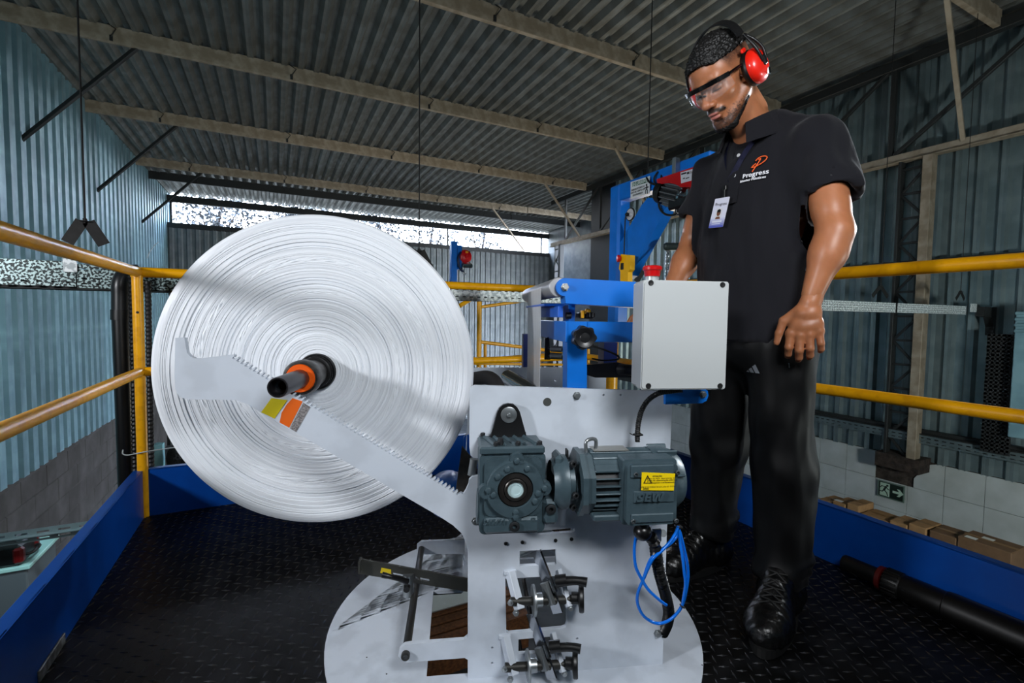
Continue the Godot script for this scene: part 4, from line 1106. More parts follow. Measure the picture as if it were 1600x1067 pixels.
# ---------------------------------------------------------------- roll of film on its shaft
func build_roll() -> void:
	var c: Vector3 = Vector3(-0.3592, 0.7696, -0.143)
	var R := 0.4096
	var t := thing("film_roll", "huge white roll of plastic film on a steel shaft, behind the toothed arm", "roll", c, MT)
	var film := StandardMaterial3D.new()
	film.albedo_color = Color(0.91, 0.925, 0.945)
	film.roughness = 0.42
	film.vertex_color_use_as_albedo = true
	var r2 := RandomNumberGenerator.new(); r2.seed = 91
	var b := MB.new()
	b.colored = true
	b.x = Transform3D(b.frame_of(Vector3(0, 0, 1)), c)
	# the wound edge: rings stand a little proud or set back
	var rad := 0.036
	var hgt := 0.0
	var pr := []
	var wav := []
	while rad < R - 0.02:
		pr.append(Vector2(rad, hgt)); wav.append(0.0008 if (rad > 0.285 and rad < 0.3) or (rad > 0.2 and rad < 0.212) else 0.00012)
		var step := r2.randf_range(0.0022, 0.0052)
		rad += step
		pr.append(Vector2(rad - 0.0006, hgt + r2.randf_range(-0.0002, 0.0003))); wav.append(wav[-1])
		hgt = r2.randf_range(-0.0011, 0.0009) if r2.randf() < 0.82 else -r2.randf_range(0.0015, 0.0032)
	pr.append(Vector2(R - 0.012, -0.001)); pr.append(Vector2(R - 0.005, -0.004)); pr.append(Vector2(R - 0.001, -0.01)); pr.append(Vector2(R, -0.018))
	for k in 4: wav.append(0.0)
	var seg := 150
	var ph := []
	for k in pr.size(): ph.append(r2.randf() * TAU)
	for k in pr.size() - 1:
		var p: Vector2 = pr[k]; var q: Vector2 = pr[k + 1]
		var nn := Vector2(q.y - p.y, -(q.x - p.x)).normalized() * -1.0
		b.col = Color(1, 1, 1) if r2.randf() < 0.75 else Color(0.9, 0.905, 0.91)
		for s in seg:
			var a0 := TAU * s / seg; var a1 := TAU * (s + 1) / seg
			var h := func(i, a): return pr[i].y + wav[i] * (sin(a * 41.0 + ph[i]) + 0.7 * sin(a * 17.0 + ph[i] * 2.0))
			var A := Vector3(p.x * cos(a0), h.call(k, a0), -p.x * sin(a0)); var B := Vector3(p.x * cos(a1), h.call(k, a1), -p.x * sin(a1))
			var C := Vector3(q.x * cos(a1), h.call(k + 1, a1), -q.x * sin(a1)); var D := Vector3(q.x * cos(a0), h.call(k + 1, a0), -q.x * sin(a0))
			b.t3(B, A, D); b.t3(B, D, C)
	b.col = Color(1, 1, 1)
	b.lathe(Vector3(0, -0.26, 0), Vector3.UP, [Vector2(0.036, 0), Vector2(R - 0.01, 0), Vector2(R, 0.01), Vector2(R, 0.242)], seg)
	part("wound_film", b, film, t)
	var s := thing("winding_shaft", "hollow steel winding shaft with orange collar, resting on the arm's teeth in the white roll", "shaft", c, MT)
	var tub := matn(Color(0.42, 0.42, 0.42), 0.33, 0.8, 4.0, noise_tex(0.03, Color(0.55, 0.52, 0.5), Color(1, 1, 1), 93))
	b = MB.new()
	b.lathe(c + Vector3(0, 0, -0.27), Vector3(0, 0, 1), [Vector2(0.012, 0), Vector2(0.034, 0), Vector2(0.034, 0.375), Vector2(0.042, 0.379), Vector2(0.042, 0.402), Vector2(0.0385, 0.408), Vector2(0.034, 0.409)], 40)
	part("core_tube", b, tub, s)
	b = MB.new(); b.lathe(c, Vector3(0, 0, 1), [Vector2(0.034, 0.001), Vector2(0.048, 0.001), Vector2(0.0485, 0.008), Vector2(0.046, 0.013), Vector2(0.043, 0.013), Vector2(0.043, 0.022), Vector2(0.041, 0.022), Vector2(0.041, 0.032), Vector2(0.036, 0.034), Vector2(0.034, 0.034)], 40); part("end_flange", b, mat(Color(0.1, 0.1, 0.105), 0.4, 0.5), s)
	b = MB.new(); b.lathe(c + Vector3(0, 0, 0.138), Vector3(0, 0, 1), [Vector2(0.0335, 0.0), Vector2(0.0315, 0.004), Vector2(0.02, 0.004)], 40); part("collar_face", b, mat(Color(0.93, 0.36, 0.02), 0.45), s, "orange painted collar face")
	b = MB.new(); b.lathe(c + Vector3(0, 0, 0.13), Vector3(0, 0, 1), [Vector2(0.0215, 0), Vector2(0.0215, 0.146), Vector2(0.0205, 0.15), Vector2(0.0175, 0.15), Vector2(0.0165, 0.147), Vector2(0.0165, 0.12), Vector2(0.0095, 0.118), Vector2(0.009, 0.08), Vector2(0, 0.08)], 36); part("journal", b, mat(Color(0.27, 0.27, 0.29), 0.3, 0.85), s)
	# film web running from the head roller down to the chrome tube
	var web := StandardMaterial3D.new()
	web.albedo_color = Color(0.93, 0.94, 0.95, 0.68)
	web.transparency = BaseMaterial3D.TRANSPARENCY_ALPHA
	web.roughness = 0.3
	web.albedo_texture = noise_tex(0.05, Color(0.78, 0.78, 0.78), Color(1, 1, 1), 95)
	web.uv1_triplanar = true
	web.uv1_scale = Vector3(1.0, 0.06, 9.0)
	var w := thing("film_web", "translucent strip of film running vertically down from the upper blue head's steel roller", "film", Vector3(0.2337, 0.8721, -0.25), MT)
	b = MB.new()
	var xw := 0.2361
	b.box(Vector3(xw - 0.002, 0.82, -0.265), Vector3(0.001, 0.36, 0.23))
	b.box(Vector3(xw + 0.004, 0.63, -0.265), Vector3(0.001, 0.06, 0.23), 0, Basis(Vector3(0, 0, 1), 0.2))
	part("film_strip", b, web, w)

# ---------------------------------------------------------------- blue head frame with roller, control box
func build_head_frame() -> void:
	var t := thing("roller_head", "bright blue steel roller head standing between the white plates, left of the grey box", "machine", Vector3(0.3321, 0.809, -0.1), MT)
	var b := MB.new()
	var arm: Array = [Vector2(0.4745, 1.0118), Vector2(0.4763, 0.9462), Vector2(0.2758, 0.9547), Vector2(0.2738, 0.9723)]
	var cc: Vector2 = Vector2(0.2726, 0.9956)
	for k in 13: arm.append(cc + Vector2(cos(-PI / 2 - PI * k / 12), sin(-PI / 2 - PI * k / 12)) * 0.0225)
	arm.append(Vector2(0.2746, 1.0181))
	b.plate(arm, -0.085, -0.03)
	part("upper_arm", b, blue, t)
	b = MB.new(); hexbolt(b, Vector3(cc.x, cc.y, -0.03), Vector3(0, 0, 1), 0.0078, 0.012); part("axle_bolt", b, mat(Color(0.78, 0.78, 0.76), 0.3, 0.7), t)
	b = MB.new(); b.lathe(Vector3(cc.x - 0.013, cc.y, -0.04), Vector3(0, 0, -1), [Vector2(0, 0), Vector2(0.0235, 0), Vector2(0.0255, 0.002), Vector2(0.0255, 0.004), Vector2(0.0235, 0.006), Vector2(0.0245, 0.008), Vector2(0.0245, 0.5), Vector2(0, 0.5)], 36); part("top_roller", b, mat(Color(0.62, 0.62, 0.63), 0.35, 0.6), t, "dull steel roller")
	b = MB.new(); b.plate([Vector2(0.2808, 0.9095), Vector2(0.3315, 0.9092), Vector2(0.3353, 0.7296), Vector2(0.2833, 0.73)], -0.08, -0.03); part("post", b, blue, t)
	b = MB.new(); b.box(Vector3(0.4065, 0.883, -0.057), Vector3(0.1478, 0.0524, 0.046), 0.002); part("cross_bar", b, blue, t)
	b = MB.new(); b.box(Vector3(0.2813, 0.8827, -0.225), Vector3(0.0093, 0.0535, 0.39), 0.0015); part("side_rail", b, blue, t)
	b = MB.new(); b.box(Vector3(0.3163, 0.8853, -0.255), Vector3(0.0079, 0.0237, 0.15) + Vector3(0.0008, 0, 0)); part("name_plate", b, mat(Color(0.38, 0.42, 0.45), 0.4, 0.4), t, "grey name plate")
	b = MB.new(); b.box(Vector3(0.2697, 0.9339, -0.24), Vector3(0.014, 0.0296, 0.36), 0.0015); b.box(Vector3(0.2611, 0.9524, -0.26), Vector3(0.0558, 0.0068, 0.32), 0.001); part("inner_beam", b, mat(Color(0.1, 0.36, 0.75), 0.35), t)
	b = MB.new(); b.box(Vector3(0.3094, 0.9347, -0.13), Vector3(0.0169, 0.058, 0.06)); part("upright", b, blue, t)
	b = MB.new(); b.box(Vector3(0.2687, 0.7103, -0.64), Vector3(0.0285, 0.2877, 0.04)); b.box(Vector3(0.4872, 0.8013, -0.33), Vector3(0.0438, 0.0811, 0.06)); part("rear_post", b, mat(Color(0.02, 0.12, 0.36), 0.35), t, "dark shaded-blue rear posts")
	b = MB.new(); b.plate([Vector2(0.3823, 0.7813), Vector2(0.4344, 0.7851), Vector2(0.4733, 0.7888), Vector2(0.5246, 0.7774), Vector2(0.5255, 0.7431), Vector2(0.4082, 0.7435), Vector2(0.383, 0.7511)], -0.21, -0.2); b.tube([Vector3(0.4816, 0.768, -0.2), Vector3(0.5149, 0.7699, -0.15)], 0.016, 14); part("lower_link", b, mat(Color(0.035, 0.05, 0.09), 0.4), t)
	b = MB.new()
	var kc: Vector3 = Vector3(0.315, 0.8699, 0.02)
	var star := []
	for k in 84:
		var a := TAU * k / 84
		star.append(Vector2(kc.x, kc.y) + Vector2(cos(a), sin(a)) * (0.0285 + 0.0022 * cos(a * 7.0)))
	b.plate(star, -0.012, 0.014)
	b.lathe(Vector3(kc.x, kc.y, 0.0139), Vector3(0, 0, 1), [Vector2(0.026, 0), Vector2(0.0245, 0.004), Vector2(0.018, 0.003), Vector2(0.0125, 0.001), Vector2(0.0115, 0.0018), Vector2(0, 0.0022)], 40)
	b.cyl(kc + Vector3(0, 0, -0.05), kc + Vector3(0, 0, -0.03), 0.014, 0.016, 16)
	part("star_knob", b, mat(Color(0.06, 0.06, 0.07), 0.33), t, "black lobed plastic hand knob")
	b = MB.new(); b.plate([Vector2(0.267, 0.8551), Vector2(0.2786, 0.8609), Vector2(0.2836, 0.7916), Vector2(0.266, 0.7916)], -0.256, -0.25); b.tube([Vector3(0.2772, 0.8244, -0.25), Vector3(0.3183, 0.8261, -0.2)], 0.006, 10); b.tube([Vector3(0.2776, 0.7993, -0.25), Vector3(0.3188, 0.8019, -0.2)], 0.006, 10); part("spring_bracket", b, mat(Color(0.12, 0.11, 0.11), 0.45, 0.5), t)
	for yy in [0, 1]:
		b = MB.new(); var sp := ribbed([Vector3(0.2849, 0.8251, -0.24) + Vector3(0, -0.02 * yy, 0), Vector3(0.3119, 0.8258, -0.205) + Vector3(0, -0.02 * yy, 0)], 0.0095, 0.005, 0.002); b.tube(sp[0], sp[1], 10); part("spring", b, zinc, t)
	b = MB.new()
	b.box(Vector3(0.3502, 0.9249, -0.12), Vector3(0.0411, 0.0167, 0.04), 0.003); b.tube([Vector3(0.2929, 0.9243, -0.1), Vector3(0.3069, 0.9244, -0.1)], 0.009, 12)
	for k in 4: b.cyl(Vector3(0.3482, 0.9215, -0.09) + Vector3(0.009 * (k - 1), 0, 0), Vector3(0.348, 0.9318, -0.09) + Vector3(0.009 * (k - 1), 0, 0), 0.004)
	part("sensor_block", b, black_plastic, t)
	b = MB.new(); b.box(Vector3(0.3348, 0.9281, -0.09), Vector3(0.0074, 0.0202, 0.02), 0.001); b.tube(smooth_path([Vector3(0.3414, 0.9299, -0.085), Vector3(0.3447, 0.9402, -0.085), Vector3(0.3517, 0.9403, -0.085), Vector3(0.3553, 0.9335, -0.085)]), 0.003, 6); b.box(Vector3(0.3512, 0.9377, -0.085), Vector3(0.0089, 0.0083, 0.01), 0.001); part("sensor_clip", b, yellow, t)
	b = MB.new(); b.tube(smooth_path([Vector3(0.3441, 0.8475, -0.04), Vector3(0.3812, 0.838, -0.06), Vector3(0.4197, 0.8247, -0.08), Vector3(0.4359, 0.8144, -0.08), Vector3(0.4342, 0.8056, -0.1), Vector3(0.401, 0.802, -0.12), Vector3(0.3736, 0.8073, -0.12)]), 0.0026, 6); part("cable", b, rubber, t)
	b = MB.new(); b.plate([Vector2(0.5184, 0.754), Vector2(0.6196, 0.747), Vector2(0.6301, 0.7388), Vector2(0.6322, 0.7275), Vector2(0.6276, 0.7145), Vector2(0.6159, 0.7082), Vector2(0.5199, 0.7059)], 0.018, 0.03); part("box_bracket", b, blue, t); b = MB.new(); hexbolt(b, Vector3(0.6168, 0.7308, 0.03), Vector3(0, 0, 1), 0.0072, 0.008); part("bolt", b, zinc, t)
	# control box
	var x := thing("control_box", "pale grey plastic control box with four corner screws, in front of the worker's waist", "box", Vector3(0.5248, 0.7568, 0.11), MT)
	var grey := mat(Color(0.72, 0.735, 0.735), 0.42)
	b = MB.new()
	b.box(Vector3(0.5168, 0.8818, 0.0935), Vector3(0.1999, 0.245, 0.073), 0.006)
	part("body", b, grey, x)
	b = MB.new()
	var o1: Array = rrect(Vector2(0.4016, 1.0025), Vector2(0.5985, 0.7634), 0.006)
	b.plate(o1, 0.133, 0.157)
	b.plate(o1.map(func(p): return p.lerp(Vector2(0.4983, 0.8846), 0.022)), 0.157, 0.160)
	part("lid", b, grey, x)
	for q in [Vector3(0.4176, 0.9959, 0.16), Vector3(0.5821, 0.9951, 0.16), Vector3(0.4182, 0.7722, 0.16), Vector3(0.5846, 0.7713, 0.16)]:
		b = MB.new(); b.lathe(q, Vector3(0, 0, 1), [Vector2(0.0062, 0), Vector2(0.0062, 0.0007), Vector2(0.0052, 0.0008), Vector2(0.0036, 0.0004), Vector2(0, 0.0004)], 18); part("lid_screw", b, mat(Color(0.16, 0.16, 0.16), 0.4, 0.5), x)
	# emergency stop on the box
	b = MB.new(); b.cyl(Vector3(0.444, 1.0032, 0.105), Vector3(0.4436, 1.0162, 0.105), 0.0145, 0.0145, 24); part("button_base", b, mat(Color(0.75, 0.76, 0.76), 0.3, 0.4), x)
	b = MB.new(); var q0: Vector3 = Vector3(0.4437, 1.0147, 0.105)
	b.lathe(q0, Vector3.UP, [Vector2(0.0165, 0), Vector2(0.0185, 0.013), Vector2(0.0215, 0.0145), Vector2(0.0218, 0.0205), Vector2(0.019, 0.0235), Vector2(0, 0.0245)], 32); part("stop_button", b, mat(Color(0.72, 0.02, 0.04), 0.3), x, "red mushroom emergency stop button")
	# conduit from the box to the motor
	var cd := thing("cable_conduit", "thin black braided conduit curving from under the grey box to the motor's top", "conduit", Vector3(0.4343, 0.6734, 0.08), MT)
	b = MB.new(); var pp := ribbed(smooth_path([Vector3(0.5218, 0.7553, 0.11), Vector3(0.4986, 0.7509, 0.1), Vector3(0.4797, 0.7433, 0.08), Vector3(0.4634, 0.7246, 0.06), Vector3(0.4506, 0.6978, 0.05), Vector3(0.4453, 0.6685, 0.045), Vector3(0.4428, 0.6401, 0.045), Vector3(0.4434, 0.6179, 0.045)]), 0.0068, 0.004, 0.0012); b.tube(pp[0], pp[1], 12); part("braid", b, mat(Color(0.035, 0.035, 0.037), 0.5), cd)
	b = MB.new(); b.box(Vector3(0.4446, 0.6353, 0.045), Vector3(0.02, 0.004, 0.018), 0.001, Basis(Vector3(0, 0, 1), 0.1)); b.tube([Vector3(0.4313, 0.6352, 0.05), Vector3(0.4195, 0.6414, 0.055)], 0.0012, 5); part("cable_tie", b, rubber, cd)

# ---------------------------------------------------------------- jib crane with hoist
func build_crane() -> void:
	var KT := Transform3D(Basis(Vector3(0, 0, 1), Vector3.UP, Vector3(-1, 0, 0)), Vector3(1.6976, 0, -2.0812))
	var t := thing("jib_crane", "blue steel jib crane on a yellow pedestal, behind the worker's shoulder", "crane", Vector3.ZERO, KT)
	var b := MB.new()
	var ytop: float = 1.6382
	b.box(Vector3(0, (ytop + 0.82) / 2, 0), Vector3(0.085, ytop - 0.82, 0.085), 0.012); part("column", b, blue, t)
	b = MB.new(); b.tube([Vector3(-0.0458, 0.6896, 0) * Vector3(1, 0, 1), Vector3(-0.0458, 0.6896, 0) * Vector3(1, 0, 1) + Vector3(0, 0.86, 0)], 0.038, 24)
	b.lathe(Vector3(-0.0458, 0.6896, 0) * Vector3(1, 0, 1), Vector3.UP, [Vector2(0, 0), Vector2(0.09, 0), Vector2(0.09, 0.012), Vector2(0.038, 0.014)], 24); part("pedestal", b, yellow, t, "yellow round steel pedestal")
	b = MB.new(); b.box(Vector3(0.29, ytop - 0.045, 0), Vector3(0.67, 0.09, 0.07), 0.006); part("arm", b, blue, t)
	b = MB.new(); b.plate([Vector2(0.0367, 1.1125), Vector2(-0.0357, 1.1416), Vector2(-0.0018, 1.2755), Vector2(0.2028, 1.4904), Vector2(0.2478, 1.5191), Vector2(0.4026, 1.4857), Vector2(0.3319, 1.391), Vector2(0.1664, 1.1939), Vector2(0.1287, 1.1439)], -0.03, 0.03); part("brace", b, blue, t)
	b = MB.new(); b.lathe(Vector3(0.1255, 1.4597, 0.031), Vector3(0, 0, 1), [Vector2(0.034, 0), Vector2(0.034, 0.004), Vector2(0.030, 0.007), Vector2(0.029, 0.007)], 28); part("grommet", b, rubber, t)
	b = MB.new(); b.lathe(Vector3(0.1267, 1.4594, 0.032), Vector3(0, 0, 1), [Vector2(0.029, 0), Vector2(0.029, 0.006), Vector2(0.013, 0.006), Vector2(0.011, 0.002)], 28); b.ball(Vector3(0.1338, 1.4577, 0.036), Vector3(0.013, 0.013, 0.01), 12); part("dial", b, mat(Color(0.75, 0.76, 0.78), 0.3), t, "round white dial")
	b = MB.new(); b.ball(Vector3(0.1203, 1.4587, 0.05), Vector3(0.012, 0.01, 0.012), 10); b.tube(smooth_path([Vector3(0.1203, 1.4587, 0.05), Vector3(0.106, 1.4381, 0.05), Vector3(0.1043, 1.3454, 0.05), Vector3(0.1147, 1.2501, 0.06)]), 0.0035, 6); part("cable", b, rubber, t)
	b = MB.new()
	b.tube(smooth_path([Vector3(0.2568, 1.6144, 0.05), Vector3(0.2867, 1.5839, 0.06), Vector3(0.3224, 1.5631, 0.06), Vector3(0.3565, 1.5579, 0.06), Vector3(0.3523, 1.5879, 0.045), Vector3(0.3188, 1.6318, 0.01)]), 0.0045, 6)
	b.tube(smooth_path([Vector3(0.316, 1.566, 0.05), Vector3(0.3104, 1.5978, 0.05), Vector3(0.3245, 1.6259, 0.04)]), 0.0045, 6); part("cable", b, rubber, t)
	# safety sign
	var s := thing("safety_sign", "small white safety sign with green heading, hung on the blue crane arm", "sign", Vector3(0.2134, 1.5526, 0.05), KT)
	b = MB.new(); b.plate([Vector2(0.1392, 1.6202), Vector2(0.2792, 1.6152), Vector2(0.2802, 1.5316), Vector2(0.1424, 1.5348)], 0.046, 0.049); part("board", b, mat(Color(0.86, 0.88, 0.89), 0.4), s)
	b = MB.new(); b.plate([Vector2(0.154, 1.613), Vector2(0.2683, 1.6084), Vector2(0.2691, 1.5881), Vector2(0.1548, 1.5925)], 0.049, 0.0496); part("heading", b, mat(Color(0.02, 0.3, 0.2), 0.5), s)
	var lx := Basis(Vector3(1, 0.0, 0), Vector3(0, 1, 0), Vector3(0, 0, 1))
	lettering("SEGURANÇA", 0.0235, 0.0006, mat(Color(0.85, 0.9, 0.88), 0.5), s, Vector3(0.213, 1.6006, 0.05), lx)
	var ink := mat(Color(0.05, 0.06, 0.07), 0.5)
	lettering("OBRIGATÓRIO O", 0.0125, 0.0006, ink, s, Vector3(0.1962, 1.5747, 0.05), lx)
	lettering("USO DE CINTO DE", 0.0125, 0.0006, ink, s, Vector3(0.1967, 1.5612, 0.05), lx)
	lettering("SEGURANÇA", 0.0125, 0.0006, ink, s, Vector3(0.1949, 1.5466, 0.05), lx)
	b = MB.new()
	b.cyl(Vector3(0.261, 1.5762, 0.0492), Vector3(0.2615, 1.576, 0.0496), 0.006, 0.006, 12); b.box(Vector3(0.2605, 1.5623, 0.0494), Vector3(0.008, 0.022, 0.0005)); b.box(Vector3(0.259, 1.5642, 0.0494), Vector3(0.028, 0.005, 0.0005)); b.box(Vector3(0.2534, 1.5452, 0.0494), Vector3(0.005, 0.02, 0.0005)); b.box(Vector3(0.2662, 1.5423, 0.0494), Vector3(0.005, 0.02, 0.0005))
	part("figure", b, ink, s)
	# hoist under the arm
	var h := thing("electric_hoist", "red electric hoist with silver finned motor, clamped under the blue crane arm", "hoist", Vector3(0.4688, 1.4948, 0.05), KT)
	b = MB.new(); b.plate([Vector2(0.3546, 1.5772), Vector2(0.6574, 1.5735), Vector2(0.6615, 1.4742), Vector2(0.5075, 1.5039), Vector2(0.4766, 1.5239), Vector2(0.4373, 1.5406), Vector2(0.3848, 1.5475), Vector2(0.3595, 1.5581)], 0.035, 0.075); part("body", b, mat(Color(0.72, 0.01, 0.02), 0.3), h)
	b = MB.new(); b.plate([Vector2(0.5031, 1.5692), Vector2(0.6514, 1.5631), Vector2(0.6501, 1.5161), Vector2(0.5088, 1.5201)], 0.075, 0.0765); part("plate", b, mat(Color(0.8, 0.82, 0.85), 0.4), h, "white rating label")
	b = MB.new(); b.plate([Vector2(0.541, 1.5605), Vector2(0.6476, 1.5571), Vector2(0.648, 1.5481), Vector2(0.5414, 1.551)], 0.0765, 0.077); b.plate([Vector2(0.508, 1.5635), Vector2(0.5373, 1.5625), Vector2(0.5376, 1.5558), Vector2(0.5083, 1.5568)], 0.0765, 0.077); part("plate_print", b, ink, h)
	lettering("MINI GUINCHO", 0.011, 0.0005, mat(Color(0.85, 0.85, 0.85), 0.5), h, Vector3(0.5953, 1.5549, 0.0775), lx)
	lettering("CE", 0.021, 0.0005, ink, h, Vector3(0.5823, 1.5334, 0.0775), lx, false)
	lettering("4 2", 0.02, 0.0005, ink, h, Vector3(0.625, 1.5331, 0.0775), lx, false)
	b = MB.new(); b.plate([Vector2(0.5159, 1.5378), Vector2(0.5268, 1.5421), Vector2(0.5307, 1.5341)], 0.0765, 0.077); b.box(Vector3(0.5445, 1.5349, 0.0768), Vector3(0.02, 0.004, 0.0006)); part("plate_print", b, ink, h)
	b = MB.new(); b.box(Vector3(0.4493, 1.5973, 0.05), Vector3(0.022, 0.11, 0.03), 0.002); part("clamp", b, zinc, h)
	var m0: Vector3 = Vector3(0.352, 1.5238, 0.03)
	var m1: Vector3 = Vector3(0.4924, 1.4691, 0.03)
	b = MB.new(); b.cyl(m0, m1, 0.042, 0.042, 28); part("motor_core", b, mat(Color(0.2, 0.21, 0.22), 0.4, 0.6), h)
	for k in 16:
		var an := TAU * k / 16
		b = MB.new()
		var f := b.frame_of(m1 - m0)
		var rd := f.x * cos(an) + f.z * sin(an)
		b.box((m0 + m1) / 2 + (m1 - m0) * 0.12 + rd * 0.05, Vector3(0.022, (m1 - m0).length() * 0.74, 0.005), 0.0015, Basis(rd, f.y, rd.cross(f.y)))
		part("motor_fin", b, mat(Color(0.55, 0.57, 0.58), 0.35, 0.7), h)
	b = MB.new(); b.lathe(m0 + (m1 - m0) * 0.1, m0 - m1, [Vector2(0.055, -0.01), Vector2(0.058, 0.0), Vector2(0.056, 0.025), Vector2(0.045, 0.034), Vector2(0, 0.036)], 28); part("fan_cover", b, black_plastic, h)
	b = MB.new(); b.box(Vector3(0.4862, 1.4395, 0.05), Vector3(0.11, 0.05, 0.06), 0.008); b.box(Vector3(0.5348, 1.4383, 0.07), Vector3(0.06, 0.045, 0.03), 0.008); b.cyl(Vector3(0.464, 1.4239, 0.05), Vector3(0.465, 1.4006, 0.05), 0.012, 0.009, 12); part("terminal_box", b, black_plastic, h)
	b = MB.new(); b.lathe(m1, m1 - m0, [Vector2(0, -0.01), Vector2(0.05, -0.008), Vector2(0.05, 0.006), Vector2(0.038, 0.012), Vector2(0.044, 0.03), Vector2(0.05, 0.034), Vector2(0.05, 0.06), Vector2(0.03, 0.07), Vector2(0, 0.07)], 24)
	b.box(Vector3(0.5484, 1.4604, 0.07), Vector3(0.02, 0.06, 0.02), 0.004); b.box(Vector3(0.58, 1.467, 0.07), Vector3(0.024, 0.03, 0.03), 0.006); part("gear_case", b, chrome, h)
	b = MB.new(); b.lathe(Vector3(0.5469, 1.474, 0.03), m1 - m0, [Vector2(0, 0), Vector2(0.046, 0.0), Vector2(0.046, 0.02), Vector2(0.03, 0.022), Vector2(0.03, 0.09), Vector2(0, 0.09)], 24); part("rope_drum", b, mat(Color(0.72, 0.01, 0.05), 0.3), h)
	b = MB.new(); b.tube(smooth_path([Vector3(0.3646, 1.5124, 0.05), Vector3(0.3447, 1.4867, 0.05), Vector3(0.3548, 1.4424, 0.05), Vector3(0.3934, 1.4081, 0.05), Vector3(0.4418, 1.3962, 0.05), Vector3(0.4647, 1.4064, 0.05), Vector3(0.4562, 1.4254, 0.05)]), 0.005, 8); part("cable", b, rubber, h)
	b = MB.new(); b.tube(smooth_path([Vector3(0.4646, 1.4093, 0.05), Vector3(0.4851, 1.3991, 0.055), Vector3(0.4817, 1.3883, 0.055), Vector3(0.4612, 1.3984, 0.05)]), 0.003, 6); part("hook", b, chrome, h)
	# pendant
	var p := thing("pendant_control", "yellow hand pendant with red button hanging beside the blue crane column", "controller", Vector3(0.1292, 1.1816, 0.07), KT)
	b = MB.new(); b.plate([Vector2(0.1254, 1.2501), Vector2(0.2, 1.237), Vector2(0.2003, 1.1647), Vector2(0.1838, 1.1531), Vector2(0.1862, 1.0881), Vector2(0.1261, 1.0914), Vector2(0.1236, 1.1611), Vector2(0.1128, 1.1753)], 0.06, 0.09); part("body", b, mat(Color(0.93, 0.7, 0.0), 0.35), p)
	b = MB.new(); b.lathe(Vector3(0.1262, 1.227, 0.09), Vector3(-0.4, 0, 1), [Vector2(0.012, 0), Vector2(0.018, 0.008), Vector2(0.019, 0.016), Vector2(0.015, 0.02), Vector2(0, 0.021)], 20); part("stop_button", b, mat(Color(0.75, 0.02, 0.03), 0.35), p, "red push button")
	b = MB.new(); b.box(Vector3(0.1403, 1.186, 0.092), Vector3(0.022, 0.034, 0.006), 0.002); part("rocker_switch", b, rubber, p)
	# grey lever with chain
	var l := thing("lever_bar", "grey-green lever bar with a hanging chain, behind the red emergency button", "lever", Vector3(1.8001, 1.2785, -1.7508))
	b = MB.new(); b.tube([Vector3(1.7488, 1.2778, -1.7765), Vector3(1.8733, 1.2693, -1.6574)], 0.019, 16); b.ball(Vector3(1.7488, 1.2778, -1.7765), Vector3(0.021, 0.021, 0.021), 12); part("bar", b, mat(Color(0.22, 0.27, 0.26), 0.45, 0.3), l)
	var ch := thing("chain", "short steel chain hanging from the end of the grey-green lever bar", "chain", Vector3(1.7506, 1.1983, -1.7709))
	for k in 10:
		var c: Vector3 = Vector3(1.7589, 1.2698, -1.7821)
		c.y -= k * 0.0185
		b = MB.new()
		var pts := []
		for i in 13:
			var a := TAU * i / 12
			pts.append(c + Vector3(cos(a) * 0.008 * (1.0 if k % 2 else 0.2), sin(a) * 0.0135, cos(a) * 0.008 * (0.2 if k % 2 else 1.0)))
		b.tube(pts, 0.0032, 6, false); part("chain_link", b, chrome, ch)

